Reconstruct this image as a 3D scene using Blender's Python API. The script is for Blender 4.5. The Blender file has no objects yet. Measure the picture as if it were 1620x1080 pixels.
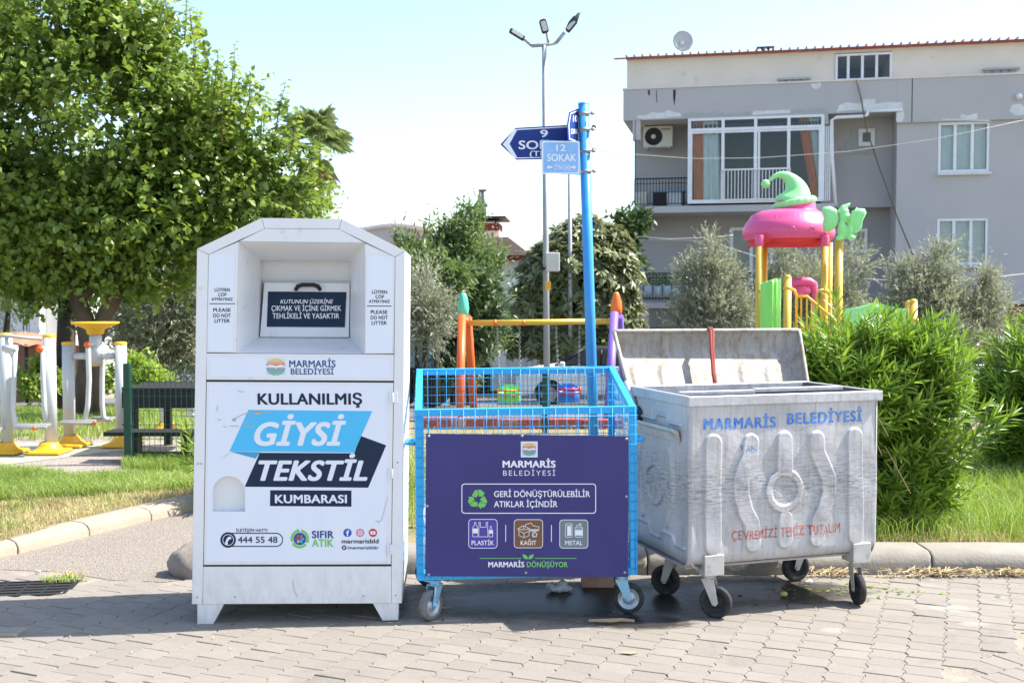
import bpy, math, random
import numpy as np
from mathutils import Vector, Matrix
from mathutils.geometry import tessellate_polygon
random.seed(7); rng = np.random.default_rng(11)
sc = bpy.context.scene
col = sc.collection
# ------------------------------------------------------------------ camera
CAMH, FPX, PITCH = 1.62, 1722.0, math.radians(2.26)
cd = bpy.data.cameras.new('camera'); cam = bpy.data.objects.new('camera', cd); col.objects.link(cam)
cam.location = (0, 0, CAMH); cam.rotation_euler = (math.radians(90)-PITCH, 0, 0)
cd.sensor_width = 36.0; cd.lens = FPX/1620*36.0; cd.clip_start = 0.05; cd.clip_end = 2000
cd.dof.use_dof = True; cd.dof.focus_distance = 5.5; cd.dof.aperture_fstop = 6.0
sc.camera = cam
# ------------------------------------------------------------------ world, sun, exposure
SUN_EL, SUN_AZ = math.radians(52), math.radians(81)     # azimuth clockwise from +Y
w = bpy.data.worlds.new('World'); sc.world = w; w.use_nodes = True
nt = w.node_tree; nt.nodes.clear()
wo = nt.nodes.new('ShaderNodeOutputWorld'); bg = nt.nodes.new('ShaderNodeBackground'); sky = nt.nodes.new('ShaderNodeTexSky')
sky.sky_type = 'NISHITA'; sky.sun_disc = False; sky.sun_elevation = SUN_EL; sky.sun_rotation = SUN_AZ
sky.air_density = 1.0; sky.dust_density = 1.3; sky.ozone_density = 1.0; sky.altitude = 0
bg.inputs[1].default_value = 0.15
nt.links.new(sky.outputs[0], bg.inputs[0]); nt.links.new(bg.outputs[0], wo.inputs[0])
sl = bpy.data.lights.new('sun', 'SUN'); sl.energy = 5.0; sl.angle = math.radians(0.53); sl.color = (1.0, 0.955, 0.88)
so = bpy.data.objects.new('sun', sl); col.objects.link(so)
sd = Vector((math.sin(SUN_AZ)*math.cos(SUN_EL), math.cos(SUN_AZ)*math.cos(SUN_EL), math.sin(SUN_EL)))
so.rotation_euler = sd.to_track_quat('Z', 'Y').to_euler(); so.location = (8, 2, 12)
sc.view_settings.view_transform = 'Standard'; sc.view_settings.look = 'None'
sc.view_settings.exposure = 1.17; sc.view_settings.gamma = 1.0; sc.view_settings.use_curve_mapping = False
sc.render.engine = 'CYCLES'
sc.cycles.max_bounces = 8; sc.cycles.transparent_max_bounces = 12
# ------------------------------------------------------------------ geometry helpers
FWD = Vector((0, math.cos(PITCH), -math.sin(PITCH))); UPV = Vector((0, math.sin(PITCH), math.cos(PITCH))); CAM = Vector((0, 0, CAMH))
def ray(px, py): return FWD + Vector((1, 0, 0))*((px-810)/FPX) + UPV*((540-py)/FPX)
def P(px, py, Y):
    d = ray(px, py); return CAM + d*(Y/d.y)
def G(px, py, z=0.0):
    d = ray(px, py); return CAM + d*((z-CAMH)/d.z)
def Zt(y):                                     # park terrain: level, then falling away from the street
    if y < 13.5: return 0.08
    return max(0.08-0.082*(y-13.5), -1.5)
class Frame:
    """a vertical face: u right, v up, w towards the viewer; u,v found from where a detail is seen on it"""
    def __init__(s, O, yaw, roll=0.0):
        cy, sy = math.cos(yaw), math.sin(yaw)
        U = Vector((cy, sy, 0)); V = Vector((0, 0, 1)); s.W = Vector((sy, -cy, 0))
        if roll:
            R = Matrix.Rotation(roll, 3, s.W); U = R @ U; V = R @ V
        s.U, s.V, s.O = U, V, Vector(O)
        s.M = Matrix(((U.x, V.x, s.W.x, O[0]), (U.y, V.y, s.W.y, O[1]), (U.z, V.z, s.W.z, O[2]), (0, 0, 0, 1)))
        s.Mi = s.M.inverted()
    def px(s, x, y, w=0.0):
        d = ray(x, y); o = s.O + s.W*w
        t = (o-CAM).dot(s.W)/d.dot(s.W); q = CAM + d*t - s.O
        return (q.dot(s.U), q.dot(s.V))
    def p3(s, x, y, w=0.0):
        a = s.px(x, y, w); return Vector((a[0], a[1], w))
    def loc(s, p): return s.Mi @ Vector(p)
class MB:
    def __init__(s): s.v = []; s.f = []; s.m = []; s.sm = []
    def add(s, vs, fs, m=0, smooth=False, M=None):
        b = len(s.v)
        for p in vs:
            p = Vector(p)
            s.v.append(tuple(M @ p) if M is not None else tuple(p))
        for f in fs: s.f.append([b+i for i in f]); s.m.append(m); s.sm.append(smooth)
        return s
    def box(s, a, b, m=0, M=None):
        x0, y0, z0 = [min(a[i], b[i]) for i in range(3)]; x1, y1, z1 = [max(a[i], b[i]) for i in range(3)]
        return s.add([(x0,y0,z0),(x1,y0,z0),(x1,y1,z0),(x0,y1,z0),(x0,y0,z1),(x1,y0,z1),(x1,y1,z1),(x0,y1,z1)],
              [(0,3,2,1),(4,5,6,7),(0,1,5,4),(1,2,6,5),(2,3,7,6),(3,0,4,7)], m, False, M)
    def prism(s, poly, w0, w1, m=0, holes=(), M=None, ms=None):
        """polygon(s) in u,v extruded along w"""
        if sum(poly[i][0]*poly[(i+1)%len(poly)][1]-poly[(i+1)%len(poly)][0]*poly[i][1] for i in range(len(poly))) < 0: poly = list(poly)[::-1]
        loops = [list(poly)]
        for h in holes:
            if sum(h[i][0]*h[(i+1)%len(h)][1]-h[(i+1)%len(h)][0]*h[i][1] for i in range(len(h))) > 0: h = list(h)[::-1]
            loops.append(list(h))
        flat = [p for l in loops for p in l]; n = len(flat)
        tr = tessellate_polygon([[Vector((p[0], p[1], 0)) for p in l] for l in loops])
        vs = [(p[0], p[1], w1) for p in flat]+[(p[0], p[1], w0) for p in flat]; fs = []
        for t in tr:
            a, b_, c = [flat[i] for i in t]
            if (b_[0]-a[0])*(c[1]-a[1])-(b_[1]-a[1])*(c[0]-a[0]) < 0: t = (t[0], t[2], t[1])
            fs.append(tuple(t)); fs.append(tuple(n+i for i in (t[0], t[2], t[1])))
        s.add(vs, fs, m, False, M)
        sf = []; o = 0
        for l in loops:
            k = len(l)
            for i in range(k):
                a, b_ = o+i, o+(i+1) % k; sf.append((a, n+a, n+b_, b_))
            o += k
        b = len(s.v)-2*n
        for f in sf: s.f.append([b+i for i in f]); s.m.append(m if ms is None else ms); s.sm.append(False)
        return s
    def flat(s, poly, w, m=0):
        tr = tessellate_polygon([[Vector((p[0], p[1], 0)) for p in poly]]); fs = []
        for t in tr:
            a, b_, c = [poly[i] for i in t]
            if (b_[0]-a[0])*(c[1]-a[1])-(b_[1]-a[1])*(c[0]-a[0]) < 0: t = (t[0], t[2], t[1])
            fs.append(tuple(t))
        return s.add([(p[0], p[1], w) for p in poly], fs, m)
    def tube(s, pts, r, n=10, m=0, caps=True, M=None):
        pts = [Vector(p) for p in pts]; k = len(pts); rs = r if isinstance(r, (list, tuple)) else [r]*k
        vs = []; t0 = (pts[1]-pts[0]).normalized(); ref = Vector((0, 0, 1)) if abs(t0.z) < .9 else Vector((1, 0, 0))
        a = t0.cross(ref).normalized()
        for i, p in enumerate(pts):
            t = (pts[min(i+1, k-1)]-pts[max(i-1, 0)]).normalized()
            a = (a-t*a.dot(t)).normalized(); b = t.cross(a)
            for j in range(n):
                q = 2*math.pi*j/n; vs.append(p+(a*math.cos(q)+b*math.sin(q))*rs[i])
        fs = [(i*n+j, i*n+(j+1)%n, (i+1)*n+(j+1)%n, (i+1)*n+j) for i in range(k-1) for j in range(n)]
        s.add(vs, fs, m, True, M)
        if caps:
            b0 = len(s.v)-len(vs)
            s.f.append([b0+j for j in range(n)][::-1]); s.m.append(m); s.sm.append(False)
            s.f.append([b0+(k-1)*n+j for j in range(n)]); s.m.append(m); s.sm.append(False)
        return s
    def lathe(s, prof, n=24, m=0, M=None, smooth=True, sx=1.0, sy=1.0, fn=None):
        """profile of (r, z) turned round z"""
        k = len(prof); vs = []
        for i, (r, z) in enumerate(prof):
            for j in range(n):
                q = 2*math.pi*j/n; rr = r*(fn(i, q) if fn else 1.0); vs.append((rr*math.cos(q)*sx, rr*math.sin(q)*sy, z))
        fs = [(i*n+j, i*n+(j+1)%n, (i+1)*n+(j+1)%n, (i+1)*n+j) for i in range(k-1) for j in range(n)]
        return s.add(vs, fs, m, smooth, M)
    def ball(s, c, r, n=14, m=0, sc=(1,1,1), M=None):
        k = n//2; pr = [(math.sin(math.pi*i/k)*r+1e-5, -math.cos(math.pi*i/k)*r) for i in range(k+1)]
        T = Matrix.Translation(Vector(c)) @ Matrix.Diagonal(Vector((sc[0], sc[1], sc[2], 1)))
        return s.lathe(pr, n, m, (M @ T) if M is not None else T)
    def build(s, name, mats, parent=None, bevel=0.0, seg=2, sub=0):
        me = bpy.data.meshes.new(name); me.from_pydata(s.v, [], s.f)
        if not isinstance(mats, (list, tuple)): mats = [mats]
        for x in mats: me.materials.append(x)
        me.polygons.foreach_set('material_index', s.m); me.polygons.foreach_set('use_smooth', s.sm); me.update()
        o = bpy.data.objects.new(name, me); col.objects.link(o)
        if parent is not None: o.parent = parent
        if bevel:
            b = o.modifiers.new('bevel', 'BEVEL'); b.width = bevel; b.segments = seg; b.limit_method = 'ANGLE'; b.angle_limit = math.radians(40)
        if sub:
            b = o.modifiers.new('subdivision', 'SUBSURF'); b.levels = sub; b.render_levels = sub
        return o
def tag(o, label=None, cat=None, group=None, kind=None):
    if label: o['label'] = label
    if cat: o['category'] = cat
    if group: o['group'] = group
    if kind: o['kind'] = kind
    return o
def thing(name, label, cat, M=None, group=None, loc=None):
    o = bpy.data.objects.new(name, None); col.objects.link(o); o.empty_display_size = .1
    if M is not None: o.matrix_world = M
    if loc is not None: o.location = loc
    return tag(o, label, cat, group)
def copy_tree(o, parent=None):
    c = o.copy(); col.objects.link(c); c.parent = parent
    for ch in list(o.children): copy_tree(ch, c)
    return c
def npmesh(name, V, F, mats, parent=None, smooth=False, kind=None, mi=None):
    me = bpy.data.meshes.new(name); V = np.asarray(V, dtype=np.float32); F = np.asarray(F, dtype=np.int32); k = F.shape[1]
    me.vertices.add(len(V)); me.vertices.foreach_set('co', V.ravel())
    me.loops.add(F.size); me.loops.foreach_set('vertex_index', F.ravel())
    me.polygons.add(len(F)); me.polygons.foreach_set('loop_start', np.arange(0, F.size, k, dtype=np.int32))
    if smooth: me.polygons.foreach_set('use_smooth', np.ones(len(F), dtype=bool))
    if not isinstance(mats, (list, tuple)): mats = [mats]
    for x in mats: me.materials.append(x)
    if mi is not None: me.polygons.foreach_set('material_index', np.asarray(mi, dtype=np.int32))
    me.update(calc_edges=True)
    o = bpy.data.objects.new(name, me); col.objects.link(o)
    if parent is not None: o.parent = parent
    if kind: o['kind'] = kind
    return o
# ------------------------------------------------------------------ materials
def N(nt, t, **kw):
    n = nt.nodes.new(t)
    for k, v in kw.items():
        if k[0] == '_': setattr(n, k[1:], v)
        else: n.inputs[k].default_value = v
    return n
def newmat(name):
    m = bpy.data.materials.new(name); m.use_nodes = True; nt = m.node_tree; nt.nodes.clear()
    out = nt.nodes.new('ShaderNodeOutputMaterial'); b = nt.nodes.new('ShaderNodeBsdfPrincipled'); nt.links.new(b.outputs[0], out.inputs[0])
    return m, nt, b, out
def c4(c): return (c[0], c[1], c[2], 1.0)
def mixc(nt, fac, a, b, mode='MIX'):
    n = nt.nodes.new('ShaderNodeMix'); n.data_type = 'RGBA'; n.blend_type = mode
    for i, x in ((0, fac), (6, a), (7, b)):
        if hasattr(x, 'links'): nt.links.new(x, n.inputs[i])
        else: n.inputs[i].default_value = x if i == 0 else c4(x)
    return n.outputs[2]
def noise(nt, vec, scale, detail=4, rough=.6, dist=0.0):
    n = nt.nodes.new('ShaderNodeTexNoise'); n.inputs['Scale'].default_value = scale; n.inputs['Detail'].default_value = detail
    n.inputs['Roughness'].default_value = rough; n.inputs['Distortion'].default_value = dist
    if vec is not None: nt.links.new(vec, n.inputs['Vector'])
    return n.outputs[0]
def ramp(nt, fac, a, b, ca=(0,0,0), cb=(1,1,1)):
    n = nt.nodes.new('ShaderNodeValToRGB'); e = n.color_ramp.elements; e[0].position = a; e[1].position = b; e[0].color = c4(ca); e[1].color = c4(cb)
    nt.links.new(fac, n.inputs[0]); return n.outputs[0]
def coords(nt, scale=(1,1,1), kind='Object', rot=(0,0,0)):
    t = nt.nodes.new('ShaderNodeTexCoord'); mp = nt.nodes.new('ShaderNodeMapping'); mp.inputs['Scale'].default_value = scale; mp.inputs['Rotation'].default_value = rot
    nt.links.new(t.outputs[kind], mp.inputs[0]); return mp.outputs[0]
def bump(nt, b, h, strength, dist=.01):
    n = nt.nodes.new('ShaderNodeBump'); n.inputs['Strength'].default_value = strength; n.inputs['Distance'].default_value = dist
    nt.links.new(h, n.inputs['Height']); nt.links.new(n.outputs[0], b.inputs['Normal'])
def mat(name, c, rough=.55, metal=0.0, var=.12, scale=6.0, bmp=0.0, bs=60.0, c2=None, stretch=(1,1,1), dirt=None, da=.55, db=.75, ds=3.0, spec=.5, world=False):
    m, nt, b, out = newmat(name); v = coords(nt, stretch)
    if world:
        g = nt.nodes.new('ShaderNodeNewGeometry'); v = g.outputs['Position']
    f = ramp(nt, noise(nt, v, scale), .3, .7)
    cc = mixc(nt, f, c, c2 if c2 else tuple(x*(1-var) for x in c))
    if dirt:
        d = ramp(nt, noise(nt, v, ds, 8, .7, .3), da, db); cc = mixc(nt, d, cc, dirt)
    nt.links.new(cc, b.inputs['Base Color']); b.inputs['Roughness'].default_value = rough; b.inputs['Metallic'].default_value = metal
    b.inputs['Specular IOR Level'].default_value = spec
    if bmp: bump(nt, b, noise(nt, v, bs, 6), bmp)
    return m
def leafmat(name, c, c2, trans=.35, rough=.45, back=None, tc=None):
    m, nt, b, out = newmat(name)
    g = nt.nodes.new('ShaderNodeNewGeometry'); oi = nt.nodes.new('ShaderNodeObjectInfo')
    ad = nt.nodes.new('ShaderNodeMath'); ad.operation = 'ADD'; nt.links.new(g.outputs['Random Per Island'], ad.inputs[0]); nt.links.new(oi.outputs['Random'], ad.inputs[1])
    fr = nt.nodes.new('ShaderNodeMath'); fr.operation = 'FRACT'; nt.links.new(ad.outputs[0], fr.inputs[0])
    big = noise(nt, g.outputs['Position'], 1.6, 2)
    cc = mixc(nt, fr.outputs[0], c, c2); cc = mixc(nt, ramp(nt, big, .35, .7), cc, tuple(x*.72 for x in c), 'MIX')
    if back: cc = mixc(nt, g.outputs['Backfacing'], cc, back)
    nt.links.new(cc, b.inputs['Base Color']); b.inputs['Roughness'].default_value = rough
    t = nt.nodes.new('ShaderNodeBsdfTranslucent'); mx = nt.nodes.new('ShaderNodeMixShader'); mx.inputs[0].default_value = trans
    tcx = mixc(nt, .5, cc, tc if tc else (c[0]*1.8, c[1]*1.6, c[2]*.7)); nt.links.new(tcx, t.inputs[0])
    nt.links.new(b.outputs[0], mx.inputs[1]); nt.links.new(t.outputs[0], mx.inputs[2]); nt.links.new(mx.outputs[0], out.inputs[0])
    return m
def glassmat(name, tint=(.75,.8,.82), clear=.75, rough=.02):
    m, nt, b, out = newmat(name); nt.nodes.remove(b)
    tr = N(nt, 'ShaderNodeBsdfTransparent'); tr.inputs[0].default_value = c4(tint)
    gl = N(nt, 'ShaderNodeBsdfGlossy'); gl.inputs['Roughness'].default_value = rough
    fr = N(nt, 'ShaderNodeFresnel'); fr.inputs[0].default_value = 1.5
    ad = N(nt, 'ShaderNodeMath', _operation='ADD'); nt.links.new(fr.outputs[0], ad.inputs[0]); ad.inputs[1].default_value = 1-clear-.05
    mx = N(nt, 'ShaderNodeMixShader'); nt.links.new(ad.outputs[0], mx.inputs[0]); nt.links.new(tr.outputs[0], mx.inputs[1]); nt.links.new(gl.outputs[0], mx.inputs[2])
    nt.links.new(mx.outputs[0], out.inputs[0]); return m
def wornpaint(name, c, a=.42, b_=.5, scale=55):
    """stencil paint: worn through where the noise is low"""
    m, nt, b, out = newmat(name); v = coords(nt, (1, 1, 1))
    nt.links.new(mixc(nt, ramp(nt, noise(nt, v, 25), .4, .6), c, tuple(x*.75+.12 for x in c)), b.inputs['Base Color']); b.inputs['Roughness'].default_value = .6
    tr = N(nt, 'ShaderNodeBsdfTransparent'); mx = N(nt, 'ShaderNodeMixShader')
    nt.links.new(ramp(nt, noise(nt, v, scale, 6, .75), a, b_), mx.inputs[0]); nt.links.new(tr.outputs[0], mx.inputs[1]); nt.links.new(b.outputs[0], mx.inputs[2])
    nt.links.new(mx.outputs[0], out.inputs[0]); return m
M = {}
M['white'] = mat('white_painted_steel', (.76,.765,.775), .36, 0, .05, 2, dirt=(.46,.41,.34), da=.60, db=.84, ds=8, bmp=.12, bs=4)
M['sticker'] = mat('glossy_white_sticker', (.76,.785,.85), .3, 0, .05, 3, c2=(.71,.765,.86), dirt=(.50,.46,.40), da=.68, db=.78, ds=11, stretch=(3,.5,3))
M['seam'] = mat('dark_seam', (.03,.03,.032), .8)
M['navy'] = mat('navy_print', (.010,.026,.058), .5, 0, .1, 5, spec=.25, dirt=(.6,.6,.6), da=.74, db=.78, ds=18)
M['cyan'] = mat('cyan_print', (.06,.50,.84), .35, 0, .06, 5, dirt=(.62,.58,.52), da=.70, db=.74, ds=14)
M['cyan_dark'] = mat('dark_cyan_print', (.04,.34,.60), .35)
M['print_white'] = mat('white_print', (.82,.84,.88), .35, 0, .03)
M['print_blue'] = mat('blue_print', (.02,.085,.24), .5, spec=.3)
M['print_green'] = mat('green_print', (.18,.58,.12), .4)
M['print_black'] = mat('black_print', (.008,.009,.012), .6, spec=.2)
M['purple'] = mat('purple_panel', (.036,.031,.155), .38, 0, .12, 3, spec=.35, c2=(.046,.043,.185), dirt=(.30,.28,.36), da=.735, db=.77, ds=16)
M['tile_purple'] = mat('plastic_tile_print', (.075,.05,.36), .35)
M['tile_brown'] = mat('paper_tile_print', (.20,.085,.035), .35)
M['tile_grey'] = mat('metal_tile_print', (.17,.21,.24), .35)
M['cart_blue'] = mat('light_blue_paint', (.02,.38,.76), .38, 0, .08, 8, dirt=(.25,.35,.4), da=.72, db=.8, ds=20)
M['cart_fork'] = mat('blue_sprayed_steel', (.16,.46,.68), .4, .3, .2, 12, c2=(.36,.52,.62))
M['cart_grey'] = mat('galvanised_wheel_steel', (.45,.50,.54), .4, .5, .15, 20)
M['tyre'] = mat('rubber_tyre', (.022,.022,.023), .8, 0, .2, 30, spec=.25, c2=(.055,.055,.055), bmp=.3, bs=80)
M['rubber_grey'] = mat('grey_rubber_tyre', (.17,.17,.17), .75, 0, .25, 30)
M['post_blue'] = mat('blue_post_paint', (.03,.24,.62), .4, 0, .1, 5, c2=(.05,.32,.70))
M['steel'] = mat('steel_pipe', (.42,.42,.42), .5, .4, .15, 6, c2=(.32,.33,.33))
M['lamp_steel'] = mat('galvanised_lamp_pole', (.40,.41,.41), .55, .3, .25, 1.5)
M['sign_navy'] = mat('street_sign_navy', (.012,.04,.23), .5, spec=.3)
M['sign_light'] = mat('faded_blue_sign', (.22,.45,.80), .45, 0, .15, 8, c2=(.30,.53,.84))
M['yellow'] = mat('yellow_plastic', (.80,.43,.02), .4, 0, .06, 3)
M['yellow_pole'] = mat('yellow_painted_pole', (.72,.46,.06), .42, 0, .1, 3, dirt=(.35,.25,.1), da=.68, db=.8)
M['fit_grey'] = mat('light_grey_painted_pipe', (.52,.54,.54), .42, 0, .1, 3)
M['orange'] = mat('orange_paint', (.78,.13,.02), .4, 0, .08, 5)
M['orange_cap'] = mat('orange_plastic_cap', (.9,.18,.02), .35)
M['mint'] = mat('mint_plastic_cap', (.12,.62,.42), .35)
M['violet'] = mat('violet_paint', (.22,.13,.55), .4, 0, .08, 5)
M['green_pl'] = mat('light_green_plastic', (.32,.82,.33), .38, 0, .05, 3)
M['lime_pl'] = mat('lime_green_plastic', (.28,.80,.14), .35, 0, .05, 3)
M['pink'] = mat('pink_plastic', (.78,.10,.28), .38, 0, .08, 3)
M['red'] = mat('red_plastic', (.75,.03,.05), .38)
M['blue_pl'] = mat('blue_plastic', (.03,.22,.7), .35)
M['fence_green'] = mat('dark_green_wire', (.006,.062,.04), .45)
M['black_wood'] = mat('black_stained_wood', (.014,.013,.013), .7, 0, .3, 12, stretch=(1,1,8))
M['bark'] = mat('mulberry_bark', (.13,.095,.065), .9, 0, .4, 9, c2=(.06,.045,.035), bmp=1.0, bs=14, stretch=(1,1,.35))
M['bark_dark'] = mat('dark_bark', (.06,.048,.038), .9, 0, .4, 9, bmp=.8, bs=20)
M['twig'] = mat('brown_stems', (.15,.11,.06), .9)
M['leaf_mul'] = leafmat('mulberry_leaves', (.16,.255,.045), (.34,.445,.11), .38, .36)
M['leaf_mulhi'] = leafmat('young_mulberry_leaves', (.24,.36,.06), (.37,.48,.11), .38, .40)
M['leaf_ole'] = leafmat('oleander_leaves', (.16,.29,.035), (.36,.50,.07), .36, .36)
M['leaf_olive'] = leafmat('olive_leaves', (.24,.265,.17), (.38,.40,.29), .25, .55, back=(.42,.45,.36))
M['leaf_loq'] = leafmat('loquat_leaves', (.17,.20,.08), (.28,.31,.15), .25, .42, back=(.34,.35,.22))
M['leaf_dark'] = leafmat('dark_leaves', (.06,.11,.04), (.12,.18,.06), .28, .45)
M['leaf_mid'] = leafmat('mid_green_leaves', (.14,.22,.08), (.25,.34,.13), .35, .45)
M['leaf_palm'] = leafmat('palm_fronds', (.22,.30,.11), (.34,.40,.18), .35, .45)
M['dead_palm'] = mat('dry_palm_fronds', (.36,.24,.12), .85, 0, .3, 10)
M['grass'] = leafmat('grass_blades', (.24,.36,.06), (.44,.54,.17), .38, .6)
M['grass_dry'] = leafmat('dry_grass_blades', (.48,.42,.22), (.62,.55,.32), .3, .7)
M['straw'] = mat('dry_straw', (.50,.38,.20), .85, 0, .3, 20)
M['concrete'] = mat('kerb_concrete', (.36,.30,.225), .9, 0, .2, 3, c2=(.28,.235,.18), bmp=.5, bs=40, dirt=(.26,.21,.16), da=.58, db=.75, ds=9)
M['kerb_grey'] = mat('grey_kerb_concrete', (.29,.262,.222), .9, 0, .2, 3, c2=(.21,.19,.16), bmp=.5, bs=40, dirt=(.22,.19,.16), da=.6, db=.78, ds=7)
M['terracotta'] = mat('terracotta_tiles', (.42,.20,.13), .85, 0, .4, 12, c2=(.50,.36,.27))
M['red_paint'] = mat('faded_red_paint', (.42,.09,.07), .7, 0, .3, 8, dirt=(.45,.4,.36), da=.55, db=.7)
M['red_cloth'] = mat('red_webbing_strap', (.33,.05,.04), .8, 0, .2, 60, bmp=.5, bs=300)
def build_special():
    # pavers
    m, nt, b, out = newmat('concrete_paver'); g = nt.nodes.new('ShaderNodeNewGeometry'); v = g.outputs['Position']
    oi = nt.nodes.new('ShaderNodeObjectInfo'); ad = N(nt, 'ShaderNodeMath', _operation='ADD')
    nt.links.new(g.outputs['Random Per Island'], ad.inputs[0]); nt.links.new(oi.outputs['Random'], ad.inputs[1])
    fr = N(nt, 'ShaderNodeMath', _operation='FRACT'); nt.links.new(ad.outputs[0], fr.inputs[0])
    cc = mixc(nt, fr.outputs[0], (.165,.143,.120), (.245,.215,.180))
    cc = mixc(nt, ramp(nt, noise(nt, v, 2.0, 5), .35, .7), cc, (.185,.158,.13))
    cc = mixc(nt, ramp(nt, noise(nt, v, 130, 4, .8), .35, .72), cc, (.27,.245,.21))
    cc = mixc(nt, ramp(nt, noise(nt, v, 220, 3, .8), .60, .72), cc, (.12,.11,.10))
    vs = nt.nodes.new('ShaderNodeMapping'); vs.inputs['Scale'].default_value = (4, 30, 1); vs.inputs['Rotation'].default_value = (0, 0, math.radians(-8)); nt.links.new(v, vs.inputs[0])
    cc = mixc(nt, ramp(nt, noise(nt, vs.outputs[0], 1.2, 6, .75), .56, .72), cc, (.18,.16,.14))
    cc = mixc(nt, ramp(nt, noise(nt, v, .9, 7, .7, .4), .55, .80), cc, (.105,.09,.078))
    nt.links.new(cc, b.inputs['Base Color']); b.inputs['Roughness'].default_value = .88
    bump(nt, b, noise(nt, v, 160, 5, .8), .55, .004); M['paver'] = m
    m, nt, b, out = newmat('joint_sand'); g = nt.nodes.new('ShaderNodeNewGeometry'); v = g.outputs['Position']
    cc = mixc(nt, ramp(nt, noise(nt, v, 3.5, 5), .35, .6), (.27,.23,.185), (.13,.11,.09)); cc = mixc(nt, ramp(nt, noise(nt, v, 200, 3), .4, .7), cc, (.38,.33,.265))
    nt.links.new(cc, b.inputs['Base Color']); b.inputs['Roughness'].default_value = .95; bump(nt, b, noise(nt, v, 250, 3), .6, .004); M['sand'] = m
    # coarse asphalt
    def aggregate(name, ca, cb, cstone, sc_=55):
        m, nt, b, out = newmat(name); g = nt.nodes.new('ShaderNodeNewGeometry'); v = g.outputs['Position']
        vo = N(nt, 'ShaderNodeTexVoronoi'); vo.inputs['Scale'].default_value = sc_; nt.links.new(v, vo.inputs['Vector'])
        cc = mixc(nt, ramp(nt, noise(nt, v, 1.3, 6), .35, .65), ca, cb)
        sep = N(nt, 'ShaderNodeSeparateColor'); nt.links.new(vo.outputs['Color'], sep.inputs[0])
        cc = mixc(nt, ramp(nt, sep.outputs[0], .35, .8), cc, cstone); cc = mixc(nt, ramp(nt, vo.outputs['Distance'], .38, .66), cc, tuple(x*.6 for x in ca))
        nt.links.new(cc, b.inputs['Base Color']); b.inputs['Roughness'].default_value = .9; bump(nt, b, vo.outputs['Distance'], .7, -.006); return m
    M['asphalt'] = aggregate('coarse_asphalt', (.23,.195,.16), (.28,.24,.195), (.33,.29,.245), 110)
    M['path'] = aggregate('pebbled_path', (.28,.24,.205), (.33,.28,.24), (.40,.35,.31), 70)
    M['road'] = mat('road_asphalt', (.10,.10,.105), .9, 0, .2, 2, world=True, c2=(.14,.135,.13), bmp=.3, bs=120)
    M['rubber'] = mat('faded_green_rubber_floor', (.30,.34,.24), .9, 0, .2, 2, c2=(.36,.35,.27), world=True, bmp=.4, bs=90)
    M['soil'] = mat('dry_soil', (.26,.19,.11), .95, 0, .3, 2.2, c2=(.16,.17,.07), world=True, bmp=.8, bs=35)
    M['earth'] = mat('far_ground', (.16,.17,.10), .95, 0, .3, .4, c2=(.25,.21,.15), world=True)
    # galvanised container
    m, nt, b, out = newmat('galvanised_container'); v = coords(nt); sx = coords(nt, (1, 9, 1)); st = coords(nt, (7, .6, 7))
    cc = mixc(nt, ramp(nt, noise(nt, v, 3, 5), .3, .7), (.54,.54,.555), (.41,.41,.42))
    cc = mixc(nt, ramp(nt, noise(nt, st, 6, 8, .75), .50, .74), cc, (.30,.29,.275))
    cc = mixc(nt, ramp(nt, noise(nt, v, 45, 7, .8), .60, .70), cc, (.20,.195,.19))
    tc = N(nt, 'ShaderNodeTexCoord'); sep = N(nt, 'ShaderNodeSeparateXYZ'); nt.links.new(tc.outputs['Object'], sep.inputs[0])
    band = N(nt, 'ShaderNodeMapRange'); band.inputs[1].default_value = .0; band.inputs[2].default_value = .24; band.inputs[3].default_value = 1; band.inputs[4].default_value = 0
    dd = N(nt, 'ShaderNodeMath', _operation='SUBTRACT'); nt.links.new(sep.outputs[1], dd.inputs[0]); dd.inputs[1].default_value = .66
    ab = N(nt, 'ShaderNodeMath', _operation='ABSOLUTE'); nt.links.new(dd.outputs[0], ab.inputs[0]); nt.links.new(ab.outputs[0], band.inputs[0])
    scr = ramp(nt, noise(nt, sx, 14, 9, .8, .6), .47, .58)
    mu = N(nt, 'ShaderNodeMath', _operation='MULTIPLY'); nt.links.new(band.outputs[0], mu.inputs[0]); nt.links.new(scr, mu.inputs[1])
    cc = mixc(nt, mu.outputs[0], cc, (.19,.19,.195))
    nt.links.new(cc, b.inputs['Base Color']); b.inputs['Metallic'].default_value = .35; b.inputs['Roughness'].default_value = .5
    bump(nt, b, noise(nt, v, 9, 6), .25, .02); M['galv'] = m
    m, nt, b, out = newmat('dirty_lid_plate'); v = coords(nt); st = coords(nt, (5, 1, 5))
    cc = mixc(nt, ramp(nt, noise(nt, v, 4, 6), .3, .7), (.43,.41,.38), (.33,.305,.27))
    cc = mixc(nt, ramp(nt, noise(nt, st, 5, 8, .75), .46, .66), cc, (.25,.18,.12))
    cc = mixc(nt, ramp(nt, noise(nt, v, 60, 7, .8), .58, .68), cc, (.20,.17,.14))
    nt.links.new(cc, b.inputs['Base Color']); b.inputs['Metallic'].default_value = .1; b.inputs['Roughness'].default_value = .65; bump(nt, b, noise(nt, v, 30, 6), .3, .01); M['lid'] = m
    M['galv_in'] = mat('grimy_container_inside', (.20,.17,.14), .8, .1, .4, 8)
    M['bracket'] = mat('galvanised_bracket', (.52,.51,.48), .55, .3, .15, 15, dirt=(.22,.18,.15), da=.55, db=.75, ds=20)
    # building
    M['bl_grey'] = mat('grey_render', (.48,.455,.445), .9, 0, .12, .5, c2=(.43,.415,.42), bmp=.15, bs=30, dirt=(.52,.50,.50), da=.6, db=.9, ds=1.2)
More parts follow.
